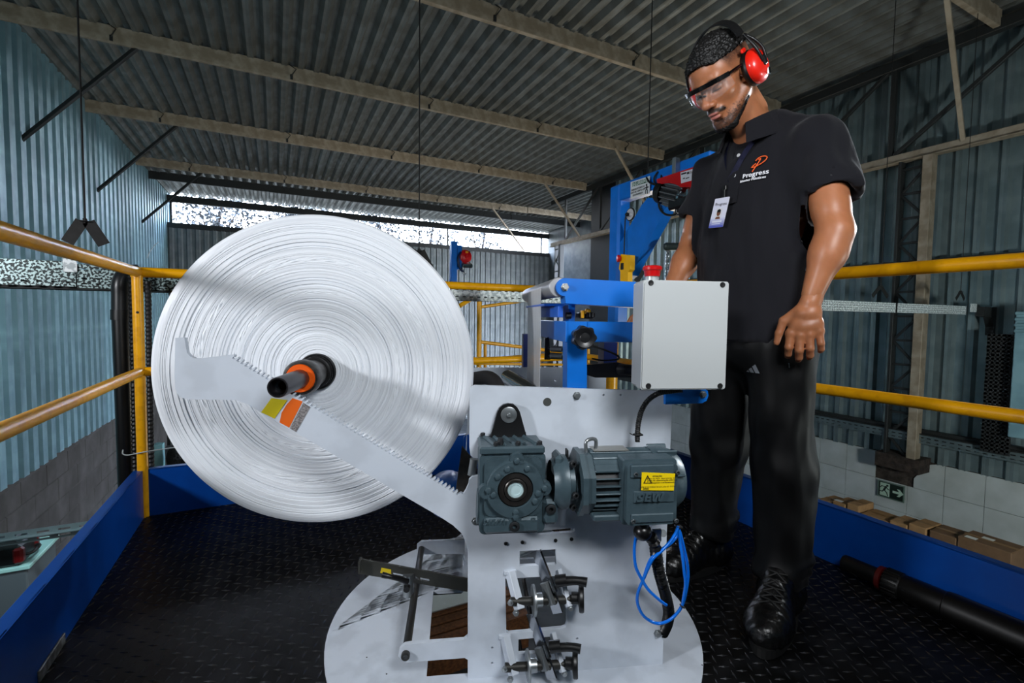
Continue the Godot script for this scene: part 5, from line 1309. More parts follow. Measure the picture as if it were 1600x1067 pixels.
# ---------------------------------------------------------------- smaller things about the place
func build_small_things() -> void:
	var b := MB.new()
	# downpipe beside the corner post
	var t := thing("pipe", "black plastic pipe with an elbow rising beside the left corner post to the tray", "pipe", Vector3(-0.6683, 0.2141, -2.8) * Vector3(1, 0, 1))
	var x0: Vector3 = Vector3(-0.6489, 0.7008, -2.8)
	b.tube([Vector3(x0.x + 0.02, -3.79, -2.8), Vector3(x0.x, 0.9, -2.8)], 0.033, 20); part("pipe_run", b, mat(Color(0.03, 0.032, 0.037), 0.35), t)
	b = MB.new(); b.tube([Vector3(-0.6491, 0.8813, -2.8), Vector3(-0.6479, 0.9292, -2.8)], 0.037, 20); part("pipe_socket", b, mat(Color(0.03, 0.032, 0.037), 0.4), t)
	b = MB.new(); b.tube(smooth_path([Vector3(-0.6487, 0.8963, -2.8), Vector3(-0.6463, 0.9949, -2.8), Vector3(-0.645, 1.0456, -2.8), Vector3(-0.6369, 1.0824, -2.81), Vector3(-0.6168, 1.1058, -2.83), Vector3(-0.5891, 1.1149, -2.85)]), 0.034, 20); part("pipe_elbow", b, mat(Color(0.10, 0.11, 0.12), 0.35), t)
	var hs := thing("conduit", "thin ribbed black conduit running down between the pipe and the yellow corner post", "conduit", Vector3(-0.5973, 0.7035, -2.75))
	b = MB.new(); var rp := ribbed([Vector3(-0.592, 1.1076, -2.76), Vector3(-0.5952, 0.582, -2.76), Vector3(-0.601, 0.1398, -2.76), Vector3(-0.601, 0.1398, -2.76) * Vector3(1, 0, 1) + Vector3(0, -3.785, 0)], 0.016, 0.02, 0.004); b.tube(rp[0], rp[1], 12); part("hose", b, mat(Color(0.04, 0.04, 0.042), 0.5), hs)
	hs = thing("conduit", "thin ribbed black conduit just right of the yellow corner post", "conduit", Vector3(-0.533, 0.4577, -2.75))
	b = MB.new(); rp = ribbed([Vector3(-0.5331, 1.063, -2.76), Vector3(-0.537, 0.5789, -2.76), Vector3(-0.541, 0.0843, -2.76), Vector3(-0.541, 0.0843, -2.76) * Vector3(1, 0, 1) + Vector3(0, -3.785, 0)], 0.014, 0.02, 0.003); b.tube(rp[0], rp[1], 12); part("hose", b, mat(Color(0.1, 0.1, 0.105), 0.5), hs)
	t = thing("tie_wire", "thin white tie wire wrapped across the black pipe and the yellow corner post", "wire", Vector3(-0.5143, 0.2996, -2.56))
	b = MB.new(); b.tube(smooth_path([Vector3(-0.641, 0.2789, -2.74), Vector3(-0.6368, 0.2656, -2.72), Vector3(-0.6091, 0.2671, -2.68), Vector3(-0.5485, 0.2976, -2.572), Vector3(-0.5119, 0.3019, -2.572), Vector3(-0.4705, 0.2984, -2.6), Vector3(-0.4078, 0.2953, -2.63)]), 0.0028, 6); part("wire", b, mat(Color(0.7, 0.72, 0.72), 0.5), t)
	t = thing("wire_end", "thin pale wire end sticking up from the tray by the corner post", "wire", Vector3(-0.5546, 1.2023, -2.9))
	b = MB.new(); b.tube(smooth_path([Vector3(-0.5601, 1.1831, -2.9), Vector3(-0.5492, 1.2151, -2.9), Vector3(-0.5305, 1.2479, -2.9), Vector3(-0.512, 1.2682, -2.9)]), 0.0022, 6); part("wire", b, mat(Color(0.7, 0.74, 0.75), 0.5), t)
	# bench and toolbox, lower left
	t = thing("bench", "pale green topped grey bench on the hall floor, low at the left edge", "table", Vector3(-2.35, -3.79, -4.99))
	b = MB.new(); b.box(Vector3(-2.35, -1.01, -4.99), Vector3(1.34, 0.03, 0.56), 0.004); part("top", b, mat(Color(0.62, 0.8, 0.78), 0.4), t)
	b = MB.new(); b.box(Vector3(-2.35, -2.41, -4.99), Vector3(1.3, 2.76, 0.52), 0.01); part("cabinet_body", b, mat(Color(0.34, 0.37, 0.39), 0.5), t)
	t = thing("toolbox", "black tool case with red corners on the pale green bench", "toolbox", Vector3(-1.98, -0.995, -4.86))
	b = MB.new(); b.box(Vector3(-1.98, -0.915, -4.86), Vector3(0.5, 0.16, 0.27), 0.02); part("case", b, mat(Color(0.03, 0.05, 0.055), 0.4), t)
	b = MB.new(); b.box(Vector3(-1.98, -0.83, -4.86), Vector3(0.36, 0.03, 0.18), 0.012); part("lid_panel", b, mat(Color(0.05, 0.08, 0.085), 0.4), t)
	for q in [Vector3(-1.745, -0.915, -4.98), Vector3(-1.745, -0.915, -4.74), Vector3(-2.21, -0.915, -4.74)]:
		b = MB.new(); b.box(q, Vector3(0.06, 0.12, 0.06), 0.015); part("corner", b, mat(Color(0.35, 0.03, 0.04), 0.4), t, "red corner guard")
	b = MB.new(); b.tube(smooth_path([Vector3(-1.72, -0.93, -4.94), Vector3(-1.69, -0.93, -4.92), Vector3(-1.69, -0.93, -4.8), Vector3(-1.72, -0.93, -4.78)]), 0.012, 8); part("handle", b, rubber, t)
	# far stuff on the hall floor behind the left corner
	t = thing("carton", "pale teal carton far below on the hall floor, seen just over the back toe board", "box", Vector3(-3.1819, -3.79, -17.0755))
	b = MB.new(); b.box(Vector3(-3.1819, -3.79, -17.0755) + Vector3(0, 0.4, 0), Vector3(0.3, 0.8, 0.3), 0.01); b.box(Vector3(-3.1819, -3.79, -17.0755) + Vector3(0, 0.81, 0), Vector3(0.1, 0.004, 0.31)); part("body", b, mat(Color(0.45, 0.62, 0.62), 0.6), t)
	t = thing("sack", "rumpled dark grey sack lying beside the pale teal carton far below", "bag", Vector3(-2.6572, -3.79, -16.836))
	b = MB.new()
	var c0: Vector3 = Vector3(-2.5757, -3.79, -16.6079)
	b.ball(c0 + Vector3(0, 0.45, 0), Vector3(0.33, 0.42, 0.3), 16); b.ball(c0 + Vector3(0.35, 0.35, 0.1), Vector3(0.35, 0.28, 0.3), 16); b.ball(c0 + Vector3(-0.1, 0.15, 0.1), Vector3(0.4, 0.16, 0.3), 16)
	part("cloth", b, matn(Color(0.13, 0.15, 0.15), 0.8, 0.0, 0.8, noise_tex(0.02, Color(0.3, 0.3, 0.3), Color(1, 1, 1), 97), noise_tex(0.02, Color.BLACK, Color.WHITE, 98), 6.0), t)
	# far guardrail frame behind the back rail
	t = thing("rail_frame", "yellow tubular rail frame of the next platform, seen between the roll and the film strip", "guardrail", Vector3(1.8939, 0.5331, -3.9) - Vector3(0, 0.5, 0))
	b = MB.new(); b.tube([Vector3(1.6271, 1.1013, -3.9), Vector3(1.6338, 0.3674, -3.9) * Vector3(1, 0, 1) + Vector3(0, -3.785, 0)], 0.022, 12); part("post", b, yellow, t)
	b = MB.new(); b.tube([Vector3(1.7305, 0.6599, -4), Vector3(1.7329, 0.4102, -4)], 0.015, 12); part("post", b, yellow, t)
	b = MB.new(); b.tube([Vector3(2.2443, 0.7066, -3.9), Vector3(2.2488, 0.449, -3.9)], 0.02, 12); part("post", b, yellow, t)
	b = MB.new(); b.tube([Vector3(2.8188, 0.6034, -3.9), Vector3(2.8245, 0.376, -3.9)], 0.018, 12); part("post", b, yellow, t)
	b = MB.new(); b.tube([Vector3(1.6281, 0.9989, -3.9), Vector3(2.3647, 1.1114, -3.9)], 0.014, 12); part("rail", b, yellow, t)
	b = MB.new(); b.tube([Vector3(1.4221, 1.0053, -3.85), Vector3(1.627, 1.1183, -3.9)], 0.02, 12); part("brace", b, yellow, t)
	b = MB.new(); b.tube([Vector3(1.6309, 0.6903, -3.9), Vector3(2.162, 0.6226, -3.9), Vector3(3.3254, 0.4642, -3.9)], 0.016, 12); part("rail", b, yellow, t)
	b = MB.new(); b.tube([Vector3(1.6324, 0.5234, -3.9), Vector3(2.318, 0.5455, -3.9)], 0.024, 12); part("rail", b, yellow, t)
	b = MB.new(); b.tube([Vector3(1.5068, 0.5084, -3.8), Vector3(3.3266, 0.4264, -3.8)], 0.011, 12); part("rail", b, yellow, t)
	b = MB.new(); b.box(Vector3(2.3366, 0.3593, -3.95), Vector3(1.6, 0.08, 0.05)); part("edge_beam", b, yellow, t)
	# second hoist far behind
	t = thing("electric_hoist", "small red hoist on a blue bracket far behind, right of the white roll's top", "hoist", Vector3(2.811, 1.8147, -7.5))
	var hc: Vector3 = Vector3(2.8675, 1.9142, -7.5)
	b = MB.new(); b.box(Vector3(hc.x - 0.21, -0.8, hc.z), Vector3(0.1, 5.9, 0.1), 0.005); b.box(hc + Vector3(-0.15, -0.02, 0), Vector3(0.16, 0.4, 0.05), 0.005); part("bracket", b, blue, t)
	b = MB.new(); b.lathe(hc + Vector3(0, 0, 0.05), Vector3(0.1, 0, 1), [Vector2(0, -0.2), Vector2(0.1, -0.2), Vector2(0.11, -0.02), Vector2(0.09, 0.0), Vector2(0.04, 0.01), Vector2(0.03, 0.03), Vector2(0, 0.03)], 20); part("motor_cap", b, mat(Color(0.78, 0.04, 0.1), 0.35), t)
	b = MB.new(); b.box(hc + Vector3(0.0, 0.07, 0.07), Vector3(0.05, 0.03, 0.02), 0.004); part("tag", b, mat(Color(0.9, 0.6, 0.05), 0.4), t)
	b = MB.new(); b.box(hc + Vector3(0.02, -0.15, 0), Vector3(0.2, 0.08, 0.12), 0.02); b.tube(smooth_path([hc + Vector3(-0.05, -0.12, 0.05), hc + Vector3(-0.08, -0.25, 0.05), hc + Vector3(0.0, -0.3, 0.05)]), 0.012, 6); part("gear_case", b, chrome, t)
	b = MB.new(); b.tube(smooth_path([hc + Vector3(-0.1, 0.06, 0.05), hc + Vector3(-0.16, -0.05, 0.08), hc + Vector3(-0.12, -0.2, 0.06), hc + Vector3(-0.05, -0.26, 0.05)]), 0.02, 8); part("cable", b, mat(Color(0.03, 0.1, 0.25), 0.4), t)
	# cartons on a long table by the right wall
	t = thing("long_table", "long white topped table along the right wall, carrying the row of cartons", "table", Vector3(7.25, -3.79, -3.2))
	b = MB.new(); b.box(Vector3(7.2, -1.84, -3.2), Vector3(0.62, 0.03, 4.2), 0.004); part("top", b, mat(Color(0.75, 0.77, 0.78), 0.45), t)
	b = MB.new(); b.box(Vector3(7.25, -2.82, -3.2), Vector3(0.5, 1.93, 4.1), 0.005); part("base", b, mat(Color(0.3, 0.32, 0.33), 0.6), t)
	var kraft := matn(Color(0.62, 0.47, 0.31), 0.75, 0.0, 1.0, noise_tex(0.02, Color(0.85, 0.85, 0.85), Color(1, 1, 1), 99))
	var kraft2 := matn(Color(0.42, 0.31, 0.21), 0.75, 0.0, 1.0, noise_tex(0.02, Color(0.85, 0.85, 0.85), Color(1, 1, 1), 99))
	var zs := [-4.0178,-3.8225,-3.6369,-3.468,-3.1312,-2.9236,-2.7221,-2.4562,-1.9805]
	var cl := ["cardboard carton first in the row by the right wall, next to the worker's leg", "second cardboard carton of the row, with a small white label, by the right wall", "third cardboard carton of the row by the right wall, small and tilted", "long pale cardboard carton, fourth of the row by the right wall", "cardboard carton left of a gap under the exit sign, fifth in the row", "pale cardboard carton under the exit sign, sixth in the row", "darker open-fronted cardboard carton, seventh in the row by the right wall", "longest dark brown carton with two white labels, at the right end of the row"]
	for i in 8:
		var za: float = zs[i]; var zb: float = zs[i + 1]
		var hh := 0.15 + 0.04 * (i % 3) + (0.08 if i > 5 else 0.0)
		var cz := (za + zb) / 2; var L := absf(zb - za) - 0.02
		var o := thing("carton", cl[i], "box", Vector3(7.2, -1.825, cz), Transform3D.IDENTITY, "cartons on the long table")
		b = MB.new(); b.box(Vector3(7.22, -1.825 + hh / 2, cz), Vector3(0.36, hh, L), 0.008, Basis(Vector3.UP, rng.randf_range(-0.05, 0.05))); part("body", b, kraft2 if i > 5 else kraft, o)
		b = MB.new(); b.box(Vector3(7.22, -1.824 + hh, cz), Vector3(0.05, 0.002, L)); part("tape", b, mat(Color(0.5, 0.38, 0.24), 0.4), o)
		if i == 7 or i == 1:
			for q in (2 if i == 7 else 1):
				b = MB.new(); b.box(Vector3(7.12 + 0.14 * q, -1.823 + hh, cz - L * 0.3 + 0.1 * q), Vector3(0.07, 0.002, 0.1)); part("label", b, mat(Color(0.8, 0.8, 0.78), 0.5), o, "white paper label")
	# exit sign on the tiles
	var ES := Transform3D(Basis(Vector3(0, 0, 1), Vector3.UP, Vector3(-1, 0, 0)), Vector3(8.94, -1.8464, -3.969))
	var e := thing("exit_sign", "green and white running man exit sign with right arrow on the white tiles", "sign", Vector3.ZERO, ES)
	var ew := 0.3752
	var eh := 0.27
	b = MB.new(); b.box(Vector3(0, 0, 0), Vector3(ew, eh, 0.012), 0.002); part("board", b, mat(Color(0.36, 0.44, 0.4), 0.5), e)
	b = MB.new(); b.box(Vector3(0, 0, 0.007), Vector3(ew - 0.035, eh - 0.035, 0.002)); part("field", b, mat(Color(0.015, 0.09, 0.05), 0.5), e)
	var pale := mat(Color(0.66, 0.75, 0.68), 0.5)
	b = MB.new(); b.box(Vector3(-ew * 0.22, 0, 0.009), Vector3(ew * 0.36, eh - 0.06, 0.002)); part("door_panel", b, pale, e)
	b = MB.new(); b.plate([Vector2(0.02, 0.018), Vector2(0.12, 0.018), Vector2(0.085, 0.06), Vector2(0.125, 0.06), Vector2(0.185, 0.0), Vector2(0.125, -0.06), Vector2(0.085, -0.06), Vector2(0.12, -0.018), Vector2(0.02, -0.018)].map(func(p): return Vector2(p.x * 0.9 + 0.01, p.y)), 0.008, 0.0105); part("arrow", b, pale, e)
	b = MB.new()
	var gx := -ew * 0.22
	var dk := mat(Color(0.015, 0.09, 0.05), 0.5)
	b.cyl(Vector3(gx + 0.035, 0.072, 0.0095), Vector3(gx + 0.035, 0.072, 0.0112), 0.017, 0.017, 16)
	for sgm in [[0.015, 0.05, -0.01, -0.01, 0.03], [0.015, 0.045, -0.045, 0.05, 0.013], [-0.045, 0.05, -0.065, 0.02, 0.012], [0.02, 0.045, 0.045, 0.015, 0.013], [0.045, 0.015, 0.075, 0.01, 0.012], [-0.01, -0.01, -0.035, -0.04, 0.016], [-0.035, -0.04, -0.085, -0.04, 0.014], [-0.005, -0.012, 0.03, -0.045, 0.016], [0.03, -0.045, 0.045, -0.095, 0.014]]:
		var p := Vector3(gx + sgm[0], sgm[1], 0.0105); var q := Vector3(gx + sgm[2], sgm[3], 0.0105)
		b.box((p + q) / 2, Vector3(p.distance_to(q) + sgm[4] * 0.6, sgm[4], 0.0012), 0, Basis(Vector3(0, 0, 1), (q - p).angle_to(Vector3.RIGHT) * (1 if q.y > p.y else -1)))
	part("running_figure", b, dk, e)
	# spare shaft on the deck
	t = thing("winding_shaft", "dark spare winding shaft lying on the checker plate along the right toe board", "shaft", Vector3(1.8787, 0.045, -0.7171) * Vector3(1, 0, 1))
	var s0: Vector3 = Vector3(1.8321, 0.045, -0.9465)
	var s1: Vector3 = Vector3(1.8441, 0.045, -0.4877)
	var d := (s1 - s0).normalized()
	var at := [0,0.1101,0.1248,0.1321,0.1746,0.2884,0.3183]
	var dm := matn(Color(0.045, 0.043, 0.042), 0.45, 0.4, 4.0, noise_tex(0.03, Color(0.5, 0.45, 0.4), Color(1, 1, 1), 101))
	b = MB.new(); b.lathe(s0, d, [Vector2(0, 0), Vector2(0.026, 0), Vector2(0.028, 0.005), Vector2(0.028, at[1])], 24); part("journal", b, matn(Color(0.05, 0.045, 0.045), 0.5, 0.3, 6.0, noise_tex(0.03, Color(0.2, 0.18, 0.15), Color(1, 1, 1), 103, FastNoiseLite.TYPE_SIMPLEX, 3, 0.3, 0.6)), t)
	b = MB.new(); b.lathe(s0, d, [Vector2(0.028, at[1]), Vector2(0.04, at[1] + 0.002), Vector2(0.04, at[2]), Vector2(0.028, at[2] + 0.002)], 24); part("red_ring", b, mat(Color(0.3, 0.03, 0.02), 0.4), t, "dull red ring")
	b = MB.new(); b.lathe(s0, d, [Vector2(0.028, at[3]), Vector2(0.041, at[3] + 0.001), Vector2(0.041, at[4]), Vector2(0.036, at[4] + 0.01)], 24)
	for k in 20:
		var f := b.frame_of(d); var an := TAU * k / 20
		b.box(s0 + d * (at[3] + at[4]) / 2 + (f.x * cos(an) + f.z * sin(an)) * 0.0415, Vector3(0.005, at[4] - at[3], 0.006), 0.001, Basis(f.x * cos(an) + f.z * sin(an), d, (f.x * cos(an) + f.z * sin(an)).cross(d)))
	part("splined_collar", b, mat(Color(0.14, 0.14, 0.14), 0.35, 0.7), t)
	b = MB.new(); b.lathe(s0, d, [Vector2(0.036, at[4]), Vector2(0.041, at[4] + 0.008), Vector2(0.041, at[5]), Vector2(0.045, at[5] + 0.004), Vector2(0.045, at[6]), Vector2(0.0445, at[6] + 0.004), Vector2(0.0445, 1.25), Vector2(0, 1.25)], 28); part("barrel", b, dm, t)
	# pallet far below, seen through the opening in the deck
	var pc: Vector3 = Vector3(2.3192, -3.2, -6.2564)
	t = thing("pallet", "wooden pallet on the hall floor below, seen through the gap beside the machine plate", "pallet", Vector3(pc.x, -3.79, pc.z))
	var wood := matn(Color(0.5, 0.31, 0.16), 0.8, 0.0, 1.4, noise_tex(0.02, Color(0.6, 0.55, 0.5), Color(1, 1, 1), 105))
	for k in 7:
		b = MB.new(); b.box(Vector3(pc.x + 0.1, -3.3, pc.z - 0.54 + k * 0.18), Vector3(1.5, 0.03, 0.14), 0.004); part("deck_board", b, wood, t)
	for k in 3:
		b = MB.new(); b.box(Vector3(pc.x + 0.1, -3.55, pc.z - 0.54 + k * 0.54), Vector3(1.5, 0.46, 0.1), 0.004); part("bearer", b, wood, t)
	t = thing("wrapped_load", "white film wrapped load on the wooden pallet below the deck gap", "load", Vector3(pc.x, -3.285, pc.z - 0.25))
	b = MB.new(); b.box(Vector3(pc.x + 0.1, -3.08, pc.z - 0.3), Vector3(1.2, 0.4, 0.7), 0.05); part("wrap", b, mat(Color(0.8, 0.83, 0.84), 0.35), t)

# ---------------------------------------------------------------- distance field and its surface
class Field:
	var lo: Vector3
	var cell: float
	var nx: int
	var ny: int
	var nz: int
	var d := PackedFloat32Array()

	func _init(a: Vector3, c: Vector3, step: float) -> void:
		lo = a; cell = step
		nx = int(ceil((c.x - a.x) / step)) + 1; ny = int(ceil((c.y - a.y) / step)) + 1; nz = int(ceil((c.z - a.z) / step)) + 1
		d.resize(nx * ny * nz)
		d.fill(10.0)

	func span(mn: Vector3, mx: Vector3) -> Array:
		return [clampi(int(floor((mn.x - lo.x) / cell)), 0, nx - 1), clampi(int(ceil((mx.x - lo.x) / cell)), 0, nx - 1), clampi(int(floor((mn.y - lo.y) / cell)), 0, ny - 1), clampi(int(ceil((mx.y - lo.y) / cell)), 0, ny - 1), clampi(int(floor((mn.z - lo.z) / cell)), 0, nz - 1), clampi(int(ceil((mx.z - lo.z) / cell)), 0, nz - 1)]

	func cap(a: Vector3, b: Vector3, ra: float, rb := -1.0, k := 0.02, cut := false) -> void:
		if rb < 0.0: rb = ra
		var R := maxf(ra, rb) + k + cell * 2.5
		var s := span(a.min(b) - Vector3(R, R, R), a.max(b) + Vector3(R, R, R))
		var ab := b - a
		var inv := 1.0 / maxf(ab.length_squared(), 1e-9)
		for iz in range(s[4], s[5] + 1):
			for iy in range(s[2], s[3] + 1):
				var row := (iz * ny + iy) * nx
				for ix in range(s[0], s[1] + 1):
					var p := lo + Vector3(ix, iy, iz) * cell - a
					var t := clampf(p.dot(ab) * inv, 0.0, 1.0)
					var e := (p - ab * t).length() - lerpf(ra, rb, t)
					_join(row + ix, e, k, cut)

	func ell(c: Vector3, r: Vector3, k := 0.02, cut := false, bs := Basis.IDENTITY) -> void:
		var R := maxf(r.x, maxf(r.y, r.z)) + k + cell * 2.5
		var s := span(c - Vector3(R, R, R), c + Vector3(R, R, R))
		var ib := bs.transposed()
		for iz in range(s[4], s[5] + 1):
			for iy in range(s[2], s[3] + 1):
				var row := (iz * ny + iy) * nx
				for ix in range(s[0], s[1] + 1):
					var p := ib * (lo + Vector3(ix, iy, iz) * cell - c)
					var q := p / r
					var k0 := q.length()
					var k1 := (q / r).length()
					var e := k0 * (k0 - 1.0) / k1 if k1 > 1e-6 else -minf(r.x, minf(r.y, r.z))
					_join(row + ix, e, k, cut)

	func half(n: Vector3, o: Vector3, mn: Vector3, mx: Vector3) -> void:         # take away what lies beyond the plane, within a box
		var s := span(mn, mx)
		for iz in range(s[4], s[5] + 1):
			for iy in range(s[2], s[3] + 1):
				var row := (iz * ny + iy) * nx
				for ix in range(s[0], s[1] + 1):
					d[row + ix] = maxf(d[row + ix], (lo + Vector3(ix, iy, iz) * cell - o).dot(n))

	func _join(i: int, e: float, k: float, cut: bool) -> void:
		var o := d[i]
		if cut:
			var h := maxf(k - absf(o + e), 0.0) / k
			d[i] = maxf(o, -e) + h * h * k * 0.25
		else:
			var h := maxf(k - absf(o - e), 0.0) / k
			d[i] = minf(o, e) - h * h * k * 0.25

	func at(p: Vector3) -> float:
		var q := (p - lo) / cell
		var ix := clampi(int(q.x), 0, nx - 2); var iy := clampi(int(q.y), 0, ny - 2); var iz := clampi(int(q.z), 0, nz - 2)
		var f := q - Vector3(ix, iy, iz)
		var i := (iz * ny + iy) * nx + ix
		var sl := nx * ny
		return lerpf(lerpf(lerpf(d[i], d[i + 1], f.x), lerpf(d[i + nx], d[i + nx + 1], f.x), f.y), lerpf(lerpf(d[i + sl], d[i + sl + 1], f.x), lerpf(d[i + sl + nx], d[i + sl + nx + 1], f.x), f.y), f.z)

	func grad(p: Vector3) -> Vector3:
		var e := cell * 0.8
		return Vector3(at(p + Vector3(e, 0, 0)) - at(p - Vector3(e, 0, 0)), at(p + Vector3(0, e, 0)) - at(p - Vector3(0, e, 0)), at(p + Vector3(0, 0, e)) - at(p - Vector3(0, 0, e))).normalized()

	func onto(p: Vector3, dir: Vector3, most := 0.6) -> Vector3:           # walk along dir to the surface
		var t := 0.0
		while t < most:
			if at(p + dir * t) < 0.0: break
			t += 0.004
		var a := t - 0.004; var b := t
		for i in 8:
			var m := (a + b) / 2.0
			if at(p + dir * m) < 0.0: b = m
			else: a = m
		return p + dir * a

	func surface(sk: SkinMesh, xf: Transform3D, shade: Callable, bump: FastNoiseLite = null, amp := 0.0, stretch := Vector3.ONE) -> void:
		var first := sk.v.size()
		var id := {}
		var sl := nx * ny
		var co := [0, 1, nx, nx + 1, sl, sl + 1, sl + nx, sl + nx + 1]
		var ed := [[0, 1], [2, 3], [4, 5], [6, 7], [0, 2], [1, 3], [4, 6], [5, 7], [0, 4], [1, 5], [2, 6], [3, 7]]
		for iz in nz - 1:
			for iy in ny - 1:
				var row := (iz * ny + iy) * nx
				for ix in nx - 1:
					var i := row + ix
					var a := d[i]
					if a > cell * 3.0 or a < -cell * 3.0: continue
					var neg := a < 0.0
					if (d[i + 1] < 0.0) == neg and (d[i + nx] < 0.0) == neg and (d[i + nx + 1] < 0.0) == neg and (d[i + sl] < 0.0) == neg and (d[i + sl + 1] < 0.0) == neg and (d[i + sl + nx] < 0.0) == neg and (d[i + sl + nx + 1] < 0.0) == neg: continue
					var sum := Vector3.ZERO
					var n := 0
					for e in ed:
						var u: float = d[i + co[e[0]]]; var w: float = d[i + co[e[1]]]
						if (u < 0.0) != (w < 0.0):
							var t := u / (u - w)
							var k0: int = e[0]; var k1: int = e[1]
							sum += Vector3(k0 & 1, (k0 >> 1) & 1, k0 >> 2).lerp(Vector3(k1 & 1, (k1 >> 1) & 1, k1 >> 2), t)
							n += 1
					var p := lo + (Vector3(ix, iy, iz) + sum / n) * cell
					var g := grad(p)
					if bump: p += g * bump.get_noise_3dv(p * stretch) * amp
					id[i] = sk.v.size()
					sk.v.append(xf * p)
					sk.n.append((xf.basis * g).normalized())
					sk.c.append(shade.call(p, g))
		for i in id:
			var iz: int = i / sl
			var iy: int = (i - iz * sl) / nx
			var ix: int = i - iz * sl - iy * nx
			var neg := d[i] < 0.0
			if iy > 0 and iz > 0 and (d[i + 1] < 0.0) != neg: sk.quad(id, i, i - nx, i - nx - sl, i - sl, neg)
			if ix > 0 and iz > 0 and (d[i + nx] < 0.0) != neg: sk.quad(id, i, i - sl, i - sl - 1, i - 1, neg)
			if ix > 0 and iy > 0 and (d[i + sl] < 0.0) != neg: sk.quad(id, i, i - 1, i - 1 - nx, i - nx, neg)
		if bump: sk.renormal(first)

class SkinMesh:
	var v := PackedVector3Array()
	var n := PackedVector3Array()
	var c := PackedColorArray()
	var ix := PackedInt32Array()

	func quad(id: Dictionary, a: int, b: int, e: int, f: int, neg: bool) -> void:
		if not (id.has(a) and id.has(b) and id.has(e) and id.has(f)): return
		var p: int = id[a]; var q: int = id[b]; var r: int = id[e]; var s: int = id[f]
		if neg: ix.append_array([p, r, q, p, s, r])
		else: ix.append_array([p, q, r, p, r, s])

	func renormal(first: int) -> void:
		var acc := {}
		for k in range(0, ix.size(), 3):
			if ix[k] < first: continue
			var a := v[ix[k]]; var b := v[ix[k + 1]]; var e := v[ix[k + 2]]
			var f := (e - a).cross(b - a)
			for j in 3: acc[ix[k + j]] = acc.get(ix[k + j], Vector3.ZERO) + f
		for i in acc:
			var f: Vector3 = acc[i].normalized()
			if f.dot(n[i]) < 0.0: f = -f
			n[i] = f

	func mesh() -> ArrayMesh:
		var arr := []
		arr.resize(Mesh.ARRAY_MAX)
		arr[Mesh.ARRAY_VERTEX] = v; arr[Mesh.ARRAY_NORMAL] = n; arr[Mesh.ARRAY_COLOR] = c; arr[Mesh.ARRAY_INDEX] = ix
		var m := ArrayMesh.new()
		m.add_surface_from_arrays(Mesh.PRIMITIVE_TRIANGLES, arr)
		return m

func plain_shade(_p: Vector3, _g: Vector3) -> Color:
	return Color(1, 1, 1)

var grain: FastNoiseLite
const SKIN := Color(0.41, 0.158, 0.07)

func skin_shade(p: Vector3, _g: Vector3) -> Color:
	var k := 1.0 + 0.10 * grain.get_noise_3dv(p * 40.0) + 0.05 * grain.get_noise_3dv(p * 260.0)
	return Color(SKIN.r * k, SKIN.g * k * 0.98, SKIN.b * k * 0.98)

func ramp(x: float, a: float, b: float) -> float:
	return smoothstep(a, b, x)

func face_shade(p: Vector3, g: Vector3) -> Color:
	var c := skin_shade(p, g)
	var az := absf(p.z)
	c = c.lerp(Color(0.42, 0.17, 0.11), 0.35 * (1.0 - ramp(p.distance_to(Vector3(0.118, -0.026, 0)), 0.008, 0.03)))
	var spk := grain.get_noise_3dv(p * 900.0)
	# beard along the jaw, thicker below the chin
	var line := -0.076 + 0.30 * maxf(0.0, 0.062 - p.x) + 0.02 * spk
	var beard := 1.0 - ramp(p.y, line - 0.012, line + 0.014)
	beard *= ramp(p.x, -0.005, 0.02)
	if p.y > -0.084 and p.x > 0.075 and az < 0.028: beard *= 0.15
	var side := (1.0 - ramp(p.y, -0.01, 0.012)) * (1.0 - ramp(p.x, 0.03, 0.05)) * ramp(p.x, -0.01, 0.008) * 0.25
	var must := (1.0 - ramp(absf(p.y + 0.0470 + az * 0.34), 0.0055, 0.009)) * (1.0 - ramp(az, 0.029, 0.034)) * ramp(p.x, 0.07, 0.085)
	var brow := (1.0 - ramp(absf(p.y - 0.030 + (az - 0.03) * (az - 0.03) * 6.0), 0.003, 0.006)) * ramp(az, 0.009, 0.013) * (1.0 - ramp(az, 0.046, 0.052)) * ramp(p.x, 0.05, 0.065)
	var lash := (1.0 - ramp(absf(p.y + 0.0005), 0.0012, 0.003)) * (1.0 - ramp(absf(az - 0.031), 0.012, 0.016)) * ramp(p.x, 0.06, 0.07)
	var hair := clampf(maxf(beard * (0.84 + 0.3 * spk), maxf(must * 0.93, maxf(brow * 0.9, maxf(lash * 0.85, side * (0.8 + spk))))), 0.0, 0.97)
	# cropped sides fade into the hair
	var fade := ramp(p.y, 0.008, 0.072) * (1.0 - ramp(p.x - 0.35 * (p.y - 0.03), 0.04, 0.055)) * 0.95
	hair = clampf(maxf(hair, fade * (0.85 + 0.5 * spk)), 0.0, 0.97)
	var lip := maxf(1.0 - ramp(((p - Vector3(0.1, -0.0585, 0)) / Vector3(0.02, 0.0055, 0.02)).length(), 0.8, 1.1), 1.0 - ramp(((p - Vector3(0.1, -0.070, 0)) / Vector3(0.02, 0.0075, 0.019)).length(), 0.8, 1.1))
	c = c.lerp(Color(0.40, 0.13, 0.11), lip * 0.85)
	return c.lerp(Color(0.012, 0.010, 0.010), hair * (1.0 - lip))

